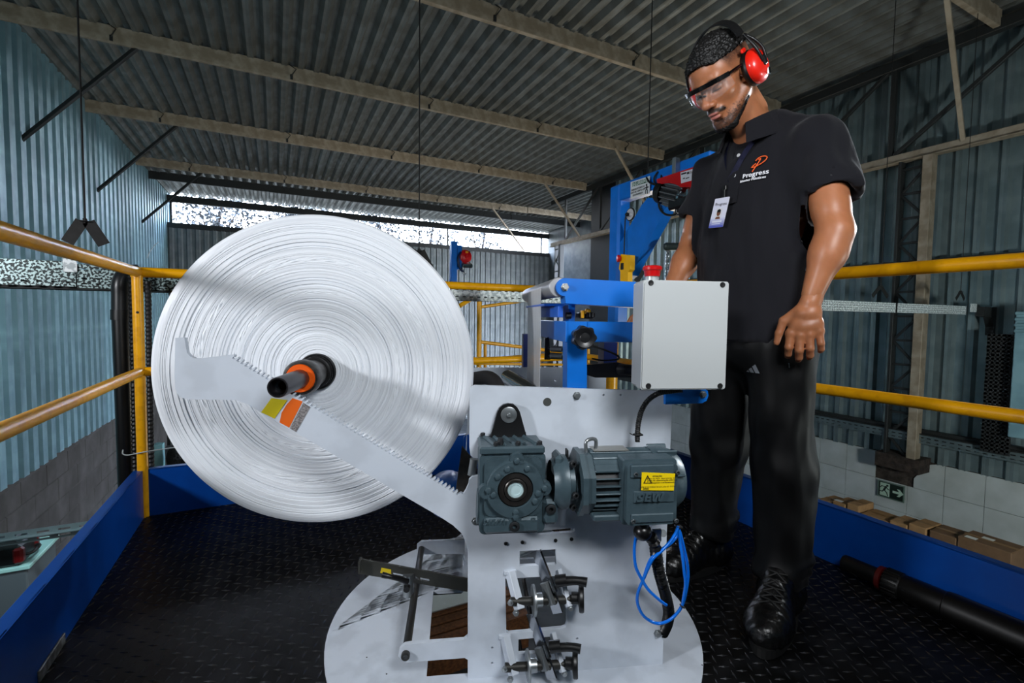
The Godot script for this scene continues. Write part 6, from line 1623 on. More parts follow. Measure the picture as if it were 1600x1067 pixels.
func hand(f: Field, w: Vector3, kn: Array, tips: Array, mids: Array, thumb: Array) -> void:
	var s := 0.006
	for i in 4:
		f.cap(w.lerp(kn[i], 0.12), kn[i], 0.017, 0.0125, 0.012)
	for i in 3: f.cap(kn[i].lerp(w, 0.25), kn[i + 1].lerp(w, 0.25), 0.0135, 0.0135, 0.012)
	for i in 3: f.cap(kn[i].lerp(w, 0.6), kn[i + 1].lerp(w, 0.6), 0.016, 0.016, 0.012)
	for i in 4:
		var r: float = [0.0105, 0.0108, 0.0102, 0.0092][i]
		f.cap(kn[i], mids[i][0], r * 1.12, r, s); f.cap(mids[i][0], mids[i][1], r, r * 0.9, s * 0.6); f.cap(mids[i][1], tips[i], r * 0.9, r * 0.78, s * 0.5)
		f.ell(kn[i] + Vector3(0, 0.002, 0), Vector3(0.011, 0.011, 0.011), 0.006)
	f.cap(thumb[0], thumb[1], 0.017, 0.0125, 0.016); f.cap(thumb[1], thumb[2], 0.0118, 0.0105, 0.005); f.cap(thumb[2], thumb[3], 0.0108, 0.0082, 0.004)

func build_person() -> void:
	grain = FastNoiseLite.new(); grain.seed = 5; grain.frequency = 1.0; grain.fractal_octaves = 3
	var fold := FastNoiseLite.new(); fold.seed = 12; fold.frequency = 1.0; fold.fractal_octaves = 2
	var PT := Transform3D(Basis(Vector3(-1, 0, 0), Vector3.UP, Vector3(0, 0, -1)), Vector3(1.45, 0, -1.05))
	var man := thing("person", "standing worker in black polo shirt and black trousers, looking down behind the grey box", "person", Vector3.ZERO, PT)
	var a := deg_to_rad(39.0)
	var HX := Transform3D(Basis(Vector3(cos(a), -sin(a), 0), Vector3(sin(a), cos(a), 0), Vector3(0, 0, 1)), Vector3(0.2, 1.655, 0.0))
	# ---- joints
	var shL := Vector3(0.01, 1.44, -0.185); var elL := Vector3(0.062, 1.165, -0.27); var wrL := Vector3(0.104, 0.99, -0.24)
	var shR := Vector3(0.01, 1.44, 0.185); var elR := Vector3(0.03, 1.2, 0.262); var wrR := Vector3(0.18, 0.985, 0.235)
	# ---- body: skin
	var sk := SkinMesh.new()
	var f := Field.new(Vector3(-0.2, 0.1, -0.36), Vector3(0.34, 1.68, 0.36), 0.0115)
	f.ell(Vector3(0.015, 1.3, 0), Vector3(0.1, 0.21, 0.165), 0.05); f.ell(Vector3(0.03, 1.05, 0), Vector3(0.1, 0.2, 0.145), 0.05); f.ell(Vector3(0.02, 0.92, 0), Vector3(0.1, 0.13, 0.15), 0.05)
	for s in [-1.0, 1.0]: f.cap(Vector3(0.02, 0.88, 0.085 * s), Vector3(0.0, 0.47, 0.115 * s), 0.075, 0.05); f.cap(Vector3(0.0, 0.47, 0.115 * s), Vector3(0.0, 0.14, 0.135 * s), 0.05, 0.035)
	f.cap(Vector3(0.0, 1.455, -0.13), Vector3(0.0, 1.455, 0.13), 0.04, 0.045, 0.05)
	f.cap(Vector3(-0.005, 1.47, 0), Vector3(0.155, 1.625, 0), 0.064, 0.058, 0.05)
	for q in [[shL, elL, wrL], [shR, elR, wrR]]:
		f.cap(q[0], q[1], 0.05, 0.042, 0.03); f.cap(q[0].lerp(q[1], 0.35) + Vector3(0.01, 0, 0), q[0].lerp(q[1], 0.75) + Vector3(0.008, 0, 0), 0.044, 0.041, 0.03)
		f.cap(q[1], q[1].lerp(q[2], 0.35) + Vector3(-0.004, 0, 0), 0.043, 0.045, 0.025); f.cap(q[1].lerp(q[2], 0.3), q[2], 0.043, 0.0275, 0.025)
	f.surface(sk, Transform3D.IDENTITY, skin_shade)
	# ---- left hand, hanging relaxed
	f = Field.new(Vector3(0.0, 0.76, -0.33), Vector3(0.27, 1.07, -0.11), 0.0031)
	f.cap(wrL.lerp(elL, 0.32), wrL + Vector3(0.0, -0.01, 0), 0.024, 0.027, 0.02)
	var ac := Vector3(0.59, 0, 0.81); var pn := Vector3(-0.81, 0, 0.586)
	var kc := Vector3(0.122, 0.88, -0.235)
	var kL := []; var tL := []; var mL := []
	for i in 4:
		var kk: Vector3 = kc + ac * (0.0345 - 0.023 * i) + Vector3(0, [0.001, -0.004, 0.0, 0.009][i], 0) - pn * [0.0, 0.004, 0.003, -0.002][i]
		var ln: float = [0.95, 1.0, 0.95, 0.8][i]
		var m1: Vector3 = kk + (Vector3(0, -0.041, 0) - pn * 0.003 + ac * (0.003 - 0.003 * i)) * ln
		var m2: Vector3 = m1 + (Vector3(0, -0.021, 0) + pn * 0.014 - ac * 0.001 * i) * ln
		kL.append(kk); mL.append([m1, m2]); tL.append(m2 + (Vector3(0, -0.008, 0) + pn * 0.02) * ln)
	hand(f, wrL + Vector3(0.004, -0.012, 0), kL, tL, mL, [wrL + ac * 0.012 + Vector3(0, -0.03, 0) + pn * 0.008, kL[0] + ac * 0.017 + Vector3(0, 0.036, 0) + pn * 0.016, kL[0] + ac * 0.028 + Vector3(0, 0.0, 0) + pn * 0.014, kL[0] + ac * 0.033 + Vector3(0, -0.028, 0) + pn * 0.012])
	f.surface(sk, Transform3D.IDENTITY, skin_shade)
	# ---- right hand, resting on the machine behind the box
	f = Field.new(Vector3(0.12, 0.87, 0.14), Vector3(0.38, 1.05, 0.3), 0.0036)
	f.cap(wrR + Vector3(-0.03, 0.04, 0.004), wrR + Vector3(0.008, -0.008, 0), 0.0305, 0.0265, 0.02)
	hand(f, wrR + Vector3(0.01, -0.01, 0), [Vector3(0.265, 0.94, 0.195), Vector3(0.27, 0.938, 0.218), Vector3(0.267, 0.936, 0.241), Vector3(0.257, 0.932, 0.262)], [Vector3(0.345, 0.905, 0.188), Vector3(0.355, 0.902, 0.216), Vector3(0.347, 0.9, 0.244), Vector3(0.322, 0.898, 0.27)],
		[[Vector3(0.305, 0.938, 0.191), Vector3(0.33, 0.922, 0.189)], [Vector3(0.314, 0.937, 0.217), Vector3(0.339, 0.92, 0.216)], [Vector3(0.308, 0.934, 0.243), Vector3(0.332, 0.918, 0.244)], [Vector3(0.29, 0.926, 0.267), Vector3(0.309, 0.912, 0.269)]],
		[Vector3(0.21, 0.955, 0.2), Vector3(0.24, 0.928, 0.178), Vector3(0.268, 0.91, 0.167), Vector3(0.29, 0.9, 0.163)])
	f.surface(sk, Transform3D.IDENTITY, skin_shade)
	# ---- head, in its own axes
	f = Field.new(Vector3(-0.13, -0.16, -0.1), Vector3(0.15, 0.16, 0.1), 0.0031)
	f.ell(Vector3(-0.008, 0.045, 0), Vector3(0.1, 0.088, 0.077), 0.02); f.ell(Vector3(0.043, 0.045, 0), Vector3(0.05, 0.055, 0.062), 0.02)
	f.ell(Vector3(0.046, -0.015, 0), Vector3(0.05, 0.062, 0.058), 0.02); f.ell(Vector3(0.048, -0.075, 0), Vector3(0.043, 0.042, 0.042), 0.02)
	f.ell(Vector3(0.08, -0.106, 0), Vector3(0.018, 0.017, 0.022), 0.018)
	f.cap(Vector3(-0.02, -0.05, 0), Vector3(-0.035, -0.13, 0), 0.058, 0.06, 0.03)
	for s in [-1.0, 1.0]:
		f.cap(Vector3(0.002, -0.045, 0.055 * s), Vector3(0.07, -0.101, 0.02 * s), 0.018, 0.015, 0.02)
		f.ell(Vector3(0.062, -0.012, 0.042 * s), Vector3(0.02, 0.018, 0.019), 0.018)
		f.ell(Vector3(-0.002, 0.0, 0.075 * s), Vector3(0.018, 0.03, 0.01), 0.008)
	f.cap(Vector3(0.078, 0.03, -0.034), Vector3(0.084, 0.028, 0), 0.0135, 0.012, 0.012); f.cap(Vector3(0.078, 0.03, 0.034), Vector3(0.084, 0.028, 0), 0.0135, 0.012, 0.012)
	for s in [-1.0, 1.0]:
		f.ell(Vector3(0.094, 0.008, 0.032 * s), Vector3(0.014, 0.012, 0.016), 0.012, true)
		f.ell(Vector3(0.077, 0.006, 0.031 * s), Vector3(0.0135, 0.0125, 0.0145), 0.004)
	f.cap(Vector3(0.09, 0.02, 0), Vector3(0.113, -0.022, 0), 0.0085, 0.0125, 0.012)
	f.ell(Vector3(0.1145, -0.026, 0), Vector3(0.0135, 0.0115, 0.0145), 0.006)
	for s in [-1.0, 1.0]: f.ell(Vector3(0.103, -0.030, 0.0135 * s), Vector3(0.012, 0.0088, 0.0088), 0.004)
	f.ell(Vector3(0.088, -0.055, 0), Vector3(0.017, 0.018, 0.027), 0.012)
	f.ell(Vector3(0.099, -0.0585, 0), Vector3(0.0095, 0.0055, 0.02), 0.003); f.ell(Vector3(0.097, -0.0705, 0), Vector3(0.0105, 0.0075, 0.0185), 0.003)
	f.ell(Vector3(0.109, -0.0645, 0), Vector3(0.012, 0.0014, 0.024), 0.002, true)
	f.ell(Vector3(0.1, -0.086, 0), Vector3(0.012, 0.006, 0.016), 0.01, true)
	f.surface(sk, HX, face_shade)
	var sm := StandardMaterial3D.new()
	sm.vertex_color_use_as_albedo = true
	sm.roughness = 0.42
	sm.metallic_specular = 0.5
	sm.subsurf_scatter_enabled = true
	sm.subsurf_scatter_strength = 0.06
	part("body", sk.mesh(), sm, man)
	# ---- hair
	f = Field.new(Vector3(-0.14, -0.07, -0.1), Vector3(0.13, 0.16, 0.1), 0.0031)
	f.ell(Vector3(-0.008, 0.046, 0), Vector3(0.112, 0.101, 0.0855), 0.01); f.ell(Vector3(0.042, 0.064, 0), Vector3(0.06, 0.058, 0.068), 0.02)
	f.ell(Vector3(0.112, -0.01, 0), Vector3(0.082, 0.09, 0.13), 0.006, true)
	f.half(Vector3(0, -1, 0), Vector3(0, 0.066, 0), Vector3(-0.14, -0.07, -0.1), Vector3(0.13, 0.16, -0.05)); f.half(Vector3(0, -1, 0), Vector3(0, 0.066, 0), Vector3(-0.14, -0.07, 0.05), Vector3(0.13, 0.16, 0.1))
	f.half(Vector3(0.2, -1, 0), Vector3(-0.08, -0.03, 0), Vector3(-0.14, -0.07, -0.1), Vector3(0.13, 0.16, 0.1))
	sk = SkinMesh.new()
	var curl := FastNoiseLite.new(); curl.noise_type = FastNoiseLite.TYPE_CELLULAR; curl.seed = 3; curl.frequency = 1.0; curl.fractal_octaves = 1
	f.surface(sk, HX, plain_shade, curl, 0.012, Vector3.ONE * 120.0)
	part("hair", sk.mesh(), mat(Color(0.075, 0.07, 0.068), 0.5, 0.0, 0.45), man)
	# ---- beard and moustache
	f = Field.new(Vector3(-0.02, -0.15, -0.08), Vector3(0.13, -0.02, 0.08), 0.0028)
	f.ell(Vector3(0.076, -0.112, 0), Vector3(0.025, 0.019, 0.029), 0.01)
	f.cap(Vector3(0.07, -0.113, -0.02), Vector3(0.07, -0.113, 0.02), 0.017, 0.017, 0.01)
	for s in [-1.0, 1.0]: f.cap(Vector3(0.012, -0.068, 0.0555 * s), Vector3(0.066, -0.11, 0.026 * s), 0.0108, 0.0155, 0.012)
	f.cap(Vector3(0.099, -0.049, -0.006), Vector3(0.083, -0.058, -0.0315), 0.006, 0.0042, 0.004); f.cap(Vector3(0.099, -0.049, 0.006), Vector3(0.083, -0.058, 0.0315), 0.006, 0.0042, 0.004)
	f.cap(Vector3(0.099, -0.049, -0.006), Vector3(0.099, -0.049, 0.006), 0.0052, 0.0052, 0.003)
	sk = SkinMesh.new()
	f.surface(sk, HX, plain_shade, curl, 0.005, Vector3.ONE * 190.0)
	part("beard", sk.mesh(), mat(Color(0.07, 0.062, 0.06), 0.6, 0.0, 0.35), man)
	# ---- polo shirt
	var sf := Field.new(Vector3(-0.22, 0.81, -0.4), Vector3(0.26, 1.62, 0.4), 0.0098)
	sf.cap(shL, shL.lerp(elL, 0.9) + Vector3(-0.008, 0, 0), 0.066, 0.086, 0.03); sf.cap(shR, shR.lerp(elR, 0.95), 0.071, 0.084, 0.03)
	for q in [[shL, elL, -1.0], [shR, elR, 1.0]]:
		var dn: Vector3 = (q[1] - q[0]).normalized()
		var hem: Vector3 = q[0].lerp(q[1], 0.62)
		sf.half((dn + Vector3(0.0, 0, 0.0)).normalized(), hem, Vector3(-0.25, 0.9, 0.222 if q[2] > 0 else -0.5), Vector3(0.3, 1.5, 0.5 if q[2] > 0 else -0.222))
		sf.cap(q[0].lerp(q[1], 0.48), q[1] + dn * 0.05, 0.058, 0.066, 0.004, true)
	sf.ell(Vector3(0.015, 1.34, 0), Vector3(0.128, 0.21, 0.2), 0.05); sf.ell(Vector3(0.03, 1.1, 0), Vector3(0.138, 0.3, 0.187), 0.06); sf.ell(Vector3(0.02, 0.9, 0), Vector3(0.14, 0.22, 0.195), 0.05)
	sf.cap(Vector3(0.03, 1.2, 0), Vector3(0.02, 0.85, 0), 0.128, 0.132, 0.05)
	for s in [-1.0, 1.0]:
		sf.cap(Vector3(0.0, 1.482, 0.05 * s), Vector3(0.0, 1.442, 0.18 * s), 0.066, 0.064, 0.05)
		sf.cap(Vector3(0.0, 1.5, 0.07 * s), Vector3(0.02, 1.545, 0.035 * s), 0.05, 0.045, 0.04)
	sf.half(Vector3(0.05, -1, 0), Vector3(0, 0.843, 0), Vector3(-0.3, 0.5, -0.4), Vector3(0.3, 0.9, 0.4))
	sk = SkinMesh.new()
	sf.surface(sk, Transform3D.IDENTITY, plain_shade, fold, 0.017, Vector3(9.0, 3.2, 9.0))
	var cloth := StandardMaterial3D.new()
	cloth.albedo_color = Color(0.10, 0.10, 0.118)
	cloth.roughness = 0.85
	cloth.metallic_specular = 0.25
	cloth.rim_enabled = true; cloth.rim = 0.5; cloth.rim_tint = 0.5
	cloth.normal_enabled = true
	var wv := noise_tex(0.12, Color.BLACK, Color.WHITE, 113); wv.as_normal_map = true; wv.color_ramp = null
	cloth.normal_texture = wv; cloth.normal_scale = 0.25
	cloth.uv1_triplanar = true; cloth.uv1_scale = Vector3(8, 8, 8)
	var shirt := part("polo_shirt", sk.mesh(), cloth, man, "black short-sleeved polo shirt with chest logo")
	# collar, placket, buttons
	var b := MB.new()
	var ring := []
	for k in 25:
		var t := lerpf(0.5, TAU - 0.5, k / 24.0)
		var front := 0.5 + 0.5 * cos(t)
		ring.append([Vector3(0.056 + cos(t) * 0.072 + 0.022 * front, 1.585 - 0.072 * front + 0.012 * absf(sin(t)), sin(t) * 0.068), Vector3(0.036 + cos(t) * 0.102 + 0.03 * front, 1.54 - 0.085 * front, sin(t) * 0.104)])
	for k in 24:
		var p: Array = ring[k]; var q: Array = ring[k + 1]
		var o := Vector3(0, 0.006, 0)
		b.q4(p[0] + o, q[0] + o, q[1] + o, p[1] + o); b.q4(p[1], q[1], q[0], p[0]); b.q4(p[0], q[0], q[0] + o, p[0] + o); b.q4(p[1] + o, q[1] + o, q[1], p[1])
	part("collar", b, cloth, shirt)
	b = MB.new()
	var pl := []
	for k in 9: pl.append(sf.onto(Vector3(0.5, 1.46 - k * 0.022, -0.008), Vector3(-1, 0, 0)) + Vector3(0.002, 0, 0))
	for k in 8:
		b.q4(pl[k] + Vector3(0.002, 0, -0.018), pl[k + 1] + Vector3(0.002, 0, -0.018), pl[k + 1] + Vector3(0.002, 0, 0.018), pl[k] + Vector3(0.002, 0, 0.018))
		b.q4(pl[k] + Vector3(-0.003, 0, -0.018), pl[k] + Vector3(0.002, 0, -0.018), pl[k + 1] + Vector3(0.002, 0, -0.018), pl[k + 1] + Vector3(-0.003, 0, -0.018))
	part("placket", b, cloth, shirt)
	for k in 2:
		b = MB.new(); b.lathe(pl[1 + k * 3] + Vector3(0.0025, 0, 0), Vector3(1, 0.2, 0), [Vector2(0.0058, 0), Vector2(0.0058, 0.0016), Vector2(0.0045, 0.0022), Vector2(0.002, 0.0012), Vector2(0, 0.0012)], 16); part("button", b, mat(Color(0.75, 0.75, 0.76), 0.3), shirt)
	# chest logo and lettering laid on the cloth
	var orange := mat(Color(0.93, 0.36, 0.1), 0.6)
	var org := Vector2(-0.079, 1.392)     # z, y of the emblem
	for path in [[Vector2(-8, 9), Vector2(-2, 15), Vector2(7, 17), Vector2(14, 15), Vector2(16, 11), Vector2(13, 5), Vector2(5, -1), Vector2(-5, -5), Vector2(-15, -6), Vector2(-10, -1), Vector2(-6, 2)], [Vector2(3, 12), Vector2(-1, 3), Vector2(-7, -8), Vector2(-12, -17)], [Vector2(-2, 11), Vector2(3, 12)]]:
		var pts := []
		for q in path: pts.append(sf.onto(Vector3(0.5, org.y + q.y * 0.00125, org.x - q.x * 0.00125), Vector3(-1, 0, 0)) + Vector3(0.004, 0, 0))
		b = MB.new(); b.tube(smooth_path(pts, 3), 0.0018, 6); part("emblem_stroke", b, orange, shirt)
	for row in [["Progress", 0.0178, Vector2(-0.074, 1.362), true], ["Master Plásticos", 0.0093, Vector2(-0.068, 1.347), true]]:
		var tm := TextMesh.new()
		var sfnt := SystemFont.new(); sfnt.font_names = PackedStringArray(["Droid Sans"]); sfnt.font_weight = 700
		tm.font = sfnt; tm.text = row[0]; tm.font_size = 48; tm.pixel_size = row[1] / 48.0; tm.depth = 0.0016; tm.curve_step = 2.0
		var arr := tm.get_mesh_arrays()
		var vs: PackedVector3Array = arr[Mesh.ARRAY_VERTEX]
		for i in vs.size():
			var q := sf.onto(Vector3(0.5, row[2].y + vs[i].y, row[2].x - vs[i].x), Vector3(-1, 0, 0))
			vs[i] = q + Vector3(0.0055 + vs[i].z, 0, 0)
		arr[Mesh.ARRAY_VERTEX] = vs
		arr[Mesh.ARRAY_NORMAL] = null
		arr[Mesh.ARRAY_TANGENT] = null
		var am := ArrayMesh.new(); am.add_surface_from_arrays(Mesh.PRIMITIVE_TRIANGLES, arr)
		part("lettering", am, mat(Color(0.88, 0.88, 0.9), 0.6), shirt)
	# ---- trousers
	var tf := Field.new(Vector3(-0.22, 0.06, -0.33), Vector3(0.24, 0.98, 0.33), 0.0105)
	tf.ell(Vector3(0.02, 0.87, 0), Vector3(0.125, 0.16, 0.182), 0.04)
	for q in [[Vector3(0.02, 0.84, -0.092), Vector3(0.015, 0.46, -0.118), Vector3(0.018, 0.155, -0.134)], [Vector3(0.02, 0.84, 0.092), Vector3(0.02, 0.46, 0.122), Vector3(0.0, 0.18, 0.15)]]:
		tf.cap(q[0], q[1], 0.105, 0.092, 0.03); tf.cap(q[1], q[2], 0.091, 0.077, 0.03)
		for k in 3: tf.ell(q[2] + Vector3(0.01 * (k - 1), 0.012 - 0.03 * k, 0), Vector3(0.09 - 0.003 * k, 0.022, 0.086 - 0.003 * k), 0.014, false, Basis(Vector3(0, 0, 1), 0.18 * (k - 1)))
	tf.cap(Vector3(0.01, 0.74, 0), Vector3(0.01, 0.3, 0), 0.012, 0.03, 0.02, true)
	sk = SkinMesh.new()
	tf.surface(sk, Transform3D.IDENTITY, plain_shade, fold, 0.013, Vector3(8.0, 3.2, 8.0))
	var tc := StandardMaterial3D.new()
	tc.albedo_color = Color(0.025, 0.025, 0.028)
	tc.roughness = 0.5
	tc.metallic_specular = 0.35
	tc.rim_enabled = true; tc.rim = 0.15
	var tro := part("trousers", sk.mesh(), tc, man, "black glossy track trousers with three grey slanted bars")
	for q in [[[-14, 0], [-7.6, 0], [-9.8, 3.0]], [[-5.8, 0], [0.8, 0], [-3.6, 7.0], [-8.8, 4.2]], [[2.8, 0], [9.6, 0], [3.2, 12], [-2.2, 8.6]]]:
		b = MB.new()
		var pl2 := []
		for r in q: pl2.append(tf.onto(Vector3(0.35, 0.755 + r[1] * 0.0022, -0.086 - r[0] * 0.0021), Vector3(-1, 0, -0.0)) + Vector3(0.006, 0, 0))
		if pl2.size() == 3: b.t3(pl2[0], pl2[2], pl2[1]); b.t3(pl2[0], pl2[1], pl2[2])
		else:
			b.q4(pl2[0], pl2[3], pl2[2], pl2[1]); b.q4(pl2[0], pl2[1], pl2[2], pl2[3])
		part("bar_print", b, mat(Color(0.55, 0.57, 0.6), 0.4), tro)
	b = MB.new(); b.tube([tf.onto(Vector3(0.09, 0.792, -0.4), Vector3(0, 0, 1)) + Vector3(0.0, 0, -0.002), tf.onto(Vector3(0.09, 0.778, -0.4), Vector3(0, 0, 1)) + Vector3(0.0, 0, -0.004)], 0.0018, 6); part("zip_pull", b, chrome, tro)
	# ---- boots
	var leather := matn(Color(0.03, 0.031, 0.034), 0.32, 0.0, 6.0, noise_tex(0.02, Color(0.7, 0.7, 0.7), Color(1, 1, 1), 117), noise_tex(0.03, Color.BLACK, Color.WHITE, 118), 0.1)
	for s in 2:
		var yaw: float = [-0.43, 0.0][s]
		var BX := Transform3D(Basis(Vector3.UP, -yaw).scaled(Vector3.ONE * [1.14, 1.06][s]), [Vector3(0.035, 0, -0.142), Vector3(0.005, 0, 0.152)][s])
		f = Field.new(Vector3(-0.13, -0.01, -0.09), Vector3(0.27, 0.23, 0.09), 0.0062)
		f.cap(Vector3(-0.012, 0.06, 0), Vector3(-0.012, 0.15, 0), 0.05, 0.046, 0.03); f.ell(Vector3(-0.03, 0.05, 0), Vector3(0.062, 0.055, 0.046), 0.03)
		f.cap(Vector3(0.0, 0.05, 0), Vector3(0.14, 0.045, 0), 0.048, 0.043, 0.04); f.ell(Vector3(0.155, 0.04, 0.002), Vector3(0.082, 0.047, 0.054), 0.03)
		f.cap(Vector3(0.03, 0.12, 0), Vector3(0.12, 0.07, 0), 0.036, 0.032, 0.03)
		f.half(Vector3(0, -1, 0), Vector3(0, 0.018, 0), Vector3(-0.2, -0.1, -0.1), Vector3(0.3, 0.3, 0.1)); f.half(Vector3(0, 1, 0), Vector3(0, 0.145, 0), Vector3(-0.2, -0.1, -0.1), Vector3(0.3, 0.3, 0.1))
		sk = SkinMesh.new()
		f.surface(sk, BX, plain_shade, fold, 0.004, Vector3(70.0, 20.0, 14.0))
		var boot := part("boot", sk.mesh(), leather, man, ["black laced leather work boot, nearer foot", "black laced leather work boot, farther foot"][s])
		b = MB.new()
		b.x = BX * Transform3D(Basis(Vector3(1, 0, 0), Vector3(0, 0, -1), Vector3.UP), Vector3.ZERO)
		var so := []
		for k in 36:
			var t := TAU * k / 36
			var w := 0.051 + 0.008 * cos(t) - 0.008 * cos(t) * cos(t) * (1.0 if cos(t) < 0 else 0.0)
			so.append(Vector2(0.072 + 0.17 * cos(t), w * sin(t) - 0.006 * sin(2 * t) * 0.5))
		b.plate(so, 0.0022, 0.024)
		part("sole", b, mat(Color(0.025, 0.025, 0.026), 0.6), boot)
		b = MB.new()
		b.x = BX
		for k in 5:
			var zz := 0.024
			var x0 := 0.06 + k * 0.02
			var l0 := f.onto(Vector3(x0, 0.3, -zz), Vector3(0, -1, 0)) + Vector3(0, 0.003, 0); var l1 := f.onto(Vector3(x0 + 0.014, 0.3, 0), Vector3(0, -1, 0)) + Vector3(0, 0.004, 0); var l2 := f.onto(Vector3(x0 + 0.02, 0.3, zz), Vector3(0, -1, 0)) + Vector3(0, 0.003, 0)
			b.tube([l0, l1, l2], 0.0024, 6)
			var m0 := f.onto(Vector3(x0, 0.3, zz), Vector3(0, -1, 0)) + Vector3(0, 0.003, 0); var m2 := f.onto(Vector3(x0 + 0.02, 0.3, -zz), Vector3(0, -1, 0)) + Vector3(0, 0.003, 0)
			b.tube([m0, l1 + Vector3(0, 0.002, 0), m2], 0.0024, 6)
		part("laces", b, mat(Color(0.02, 0.02, 0.02), 0.7), boot)
	# ---- ear defenders
	var ear := thing("ear_defenders", "glossy orange-red ear defenders with black headband on the worker's head", "ear defenders", Vector3.ZERO, PT * HX)
	var red := StandardMaterial3D.new()
	red.albedo_color = Color(0.93, 0.115, 0.03); red.roughness = 0.22; red.clearcoat_enabled = true; red.clearcoat = 0.5
	for s in [-1.0, 1.0]:
		b = MB.new()
		b.x = Transform3D(Basis(Vector3(0, 0, -s), Vector3(0, 0, 0), Vector3(0, 0, 0)), Vector3.ZERO)
		b.x = Transform3D(Basis(Vector3(1, 0, 0), Vector3(0, 1, 0), Vector3(0, 0, 1)).scaled(Vector3.ONE), Vector3(-0.012, -0.004, 0.0))
		var shp := MB.new()
		shp.x = Transform3D(Basis(Vector3(0.78, 0, 0), Vector3(0, 1.08, 0), Vector3(0, 0, 1)), Vector3(-0.012, -0.006, 0))
		shp.lathe(Vector3(0, 0, 0.074 * s), Vector3(0, 0, s), [Vector2(0.02, 0), Vector2(0.043, 0.001), Vector2(0.048, 0.006), Vector2(0.048, 0.016), Vector2(0.045, 0.021), Vector2(0.03, 0.021)], 36, 50.0)
		part("cushion", shp, mat(Color(0.025, 0.025, 0.027), 0.45), ear)
		shp = MB.new()
		shp.x = Transform3D(Basis(Vector3(0.78, 0, 0), Vector3(0, 1.08, 0), Vector3(0, 0, 1)), Vector3(-0.012, -0.006, 0))
		shp.lathe(Vector3(0, 0, 0.094 * s), Vector3(0, 0, s), [Vector2(0.046, 0), Vector2(0.0465, 0.006), Vector2(0.0445, 0.014), Vector2(0.039, 0.022), Vector2(0.03, 0.028), Vector2(0.018, 0.0315), Vector2(0, 0.033)], 40, 50.0)
		part("cup", shp, red, ear)
		shp = MB.new()
		shp.box(Vector3(-0.012, 0.0, 0.126 * s), Vector3(0.016, 0.028, 0.012), 0.003)
		shp.tube(smooth_path([Vector3(-0.02, 0.0, 0.128 * s), Vector3(-0.026, 0.03, 0.126 * s), Vector3(-0.02, 0.062, 0.116 * s), Vector3(-0.012, 0.088, 0.1 * s)]), 0.0042, 8)
		shp.tube(smooth_path([Vector3(-0.004, 0.0, 0.128 * s), Vector3(-0.002, 0.03, 0.126 * s), Vector3(-0.004, 0.062, 0.116 * s), Vector3(-0.012, 0.088, 0.1 * s)]), 0.0042, 8)
		part("yoke", shp, black_plastic, ear)
		shp = MB.new(); shp.box(Vector3(0.008, 0.052, 0.094 * s), Vector3(0.02, 0.012, 0.008), 0.003); part("hinge_tab", shp, red, ear)
		shp = MB.new(); shp.box(Vector3(-0.02, -0.034, 0.122 * s), Vector3(0.014, 0.02, 0.006), 0.002, Basis(Vector3(0, 0, 1), 0.4)); part("badge", shp, chrome, ear)
	b = MB.new()
	var band := []
	for k in 33:
		var t := lerpf(-1.16, 1.16, k / 32.0)
		band.append([Vector3(-0.014 - 0.046 * (cos(t) - 0.4), 0.05 + cos(t) * 0.1005, sin(t) * 0.0955), Vector3(0, cos(t), sin(t))])
	for k in 32:
		var w := Vector3(0.0155, 0, 0)
		var p: Vector3 = band[k][0]; var q: Vector3 = band[k + 1][0]; var n0: Vector3 = band[k][1]; var n1: Vector3 = band[k + 1][1]
		b.q4n(p - w + n0 * 0.004, q - w + n1 * 0.004, q + w + n1 * 0.004, p + w + n0 * 0.004, n0, n1, n1, n0)
		b.q4n(p + w, q + w, q - w, p - w, -n0, -n1, -n1, -n0)
		b.q4(p + w + n0 * 0.004, q + w + n1 * 0.004, q + w, p + w); b.q4(p - w, q - w, q - w + n1 * 0.004, p - w + n0 * 0.004)
	part("headband", b, mat(Color(0.06, 0.06, 0.065), 0.5), ear)
	# ---- safety glasses
	var gl := thing("safety_glasses", "clear wrap-around safety glasses with black brow bar on the worker's face", "glasses", Vector3.ZERO, PT * HX)
	b = MB.new()
	var top := [Vector3(0.072, 0.024, -0.077), Vector3(0.092, 0.026, -0.068), Vector3(0.108, 0.028, -0.052), Vector3(0.119, 0.029, -0.03), Vector3(0.124, 0.03, 0), Vector3(0.119, 0.029, 0.03), Vector3(0.108, 0.028, 0.052), Vector3(0.092, 0.026, 0.068), Vector3(0.072, 0.024, 0.077)]
	var tp := smooth_path(top, 3)
	for k in tp.size() - 1:
		var p: Vector3 = tp[k]; var q: Vector3 = tp[k + 1]
		var o := Vector3(0.003, 0, 0); var h := Vector3(0, 0.0065, 0)
		b.q4(p + o - h, q + o - h, q + o + h, p + o + h); b.q4(p - h, p + h, q + h, q - h); b.q4(p + h, p + o + h, q + o + h, q + h); b.q4(p - h, q - h, q + o - h, p + o - h)
	part("brow_bar", b, mat(Color(0.02, 0.02, 0.022), 0.25), gl)
	for s in [-1.0, 1.0]:
		b = MB.new(); b.tube(smooth_path([Vector3(0.074, 0.024, 0.0775 * s), Vector3(0.045, 0.023, 0.081 * s), Vector3(0.015, 0.02, 0.083 * s), Vector3(-0.02, 0.01, 0.0825 * s)]), 0.0042, 8); part("temple", b, mat(Color(0.02, 0.02, 0.022), 0.25), gl)
	b = MB.new()
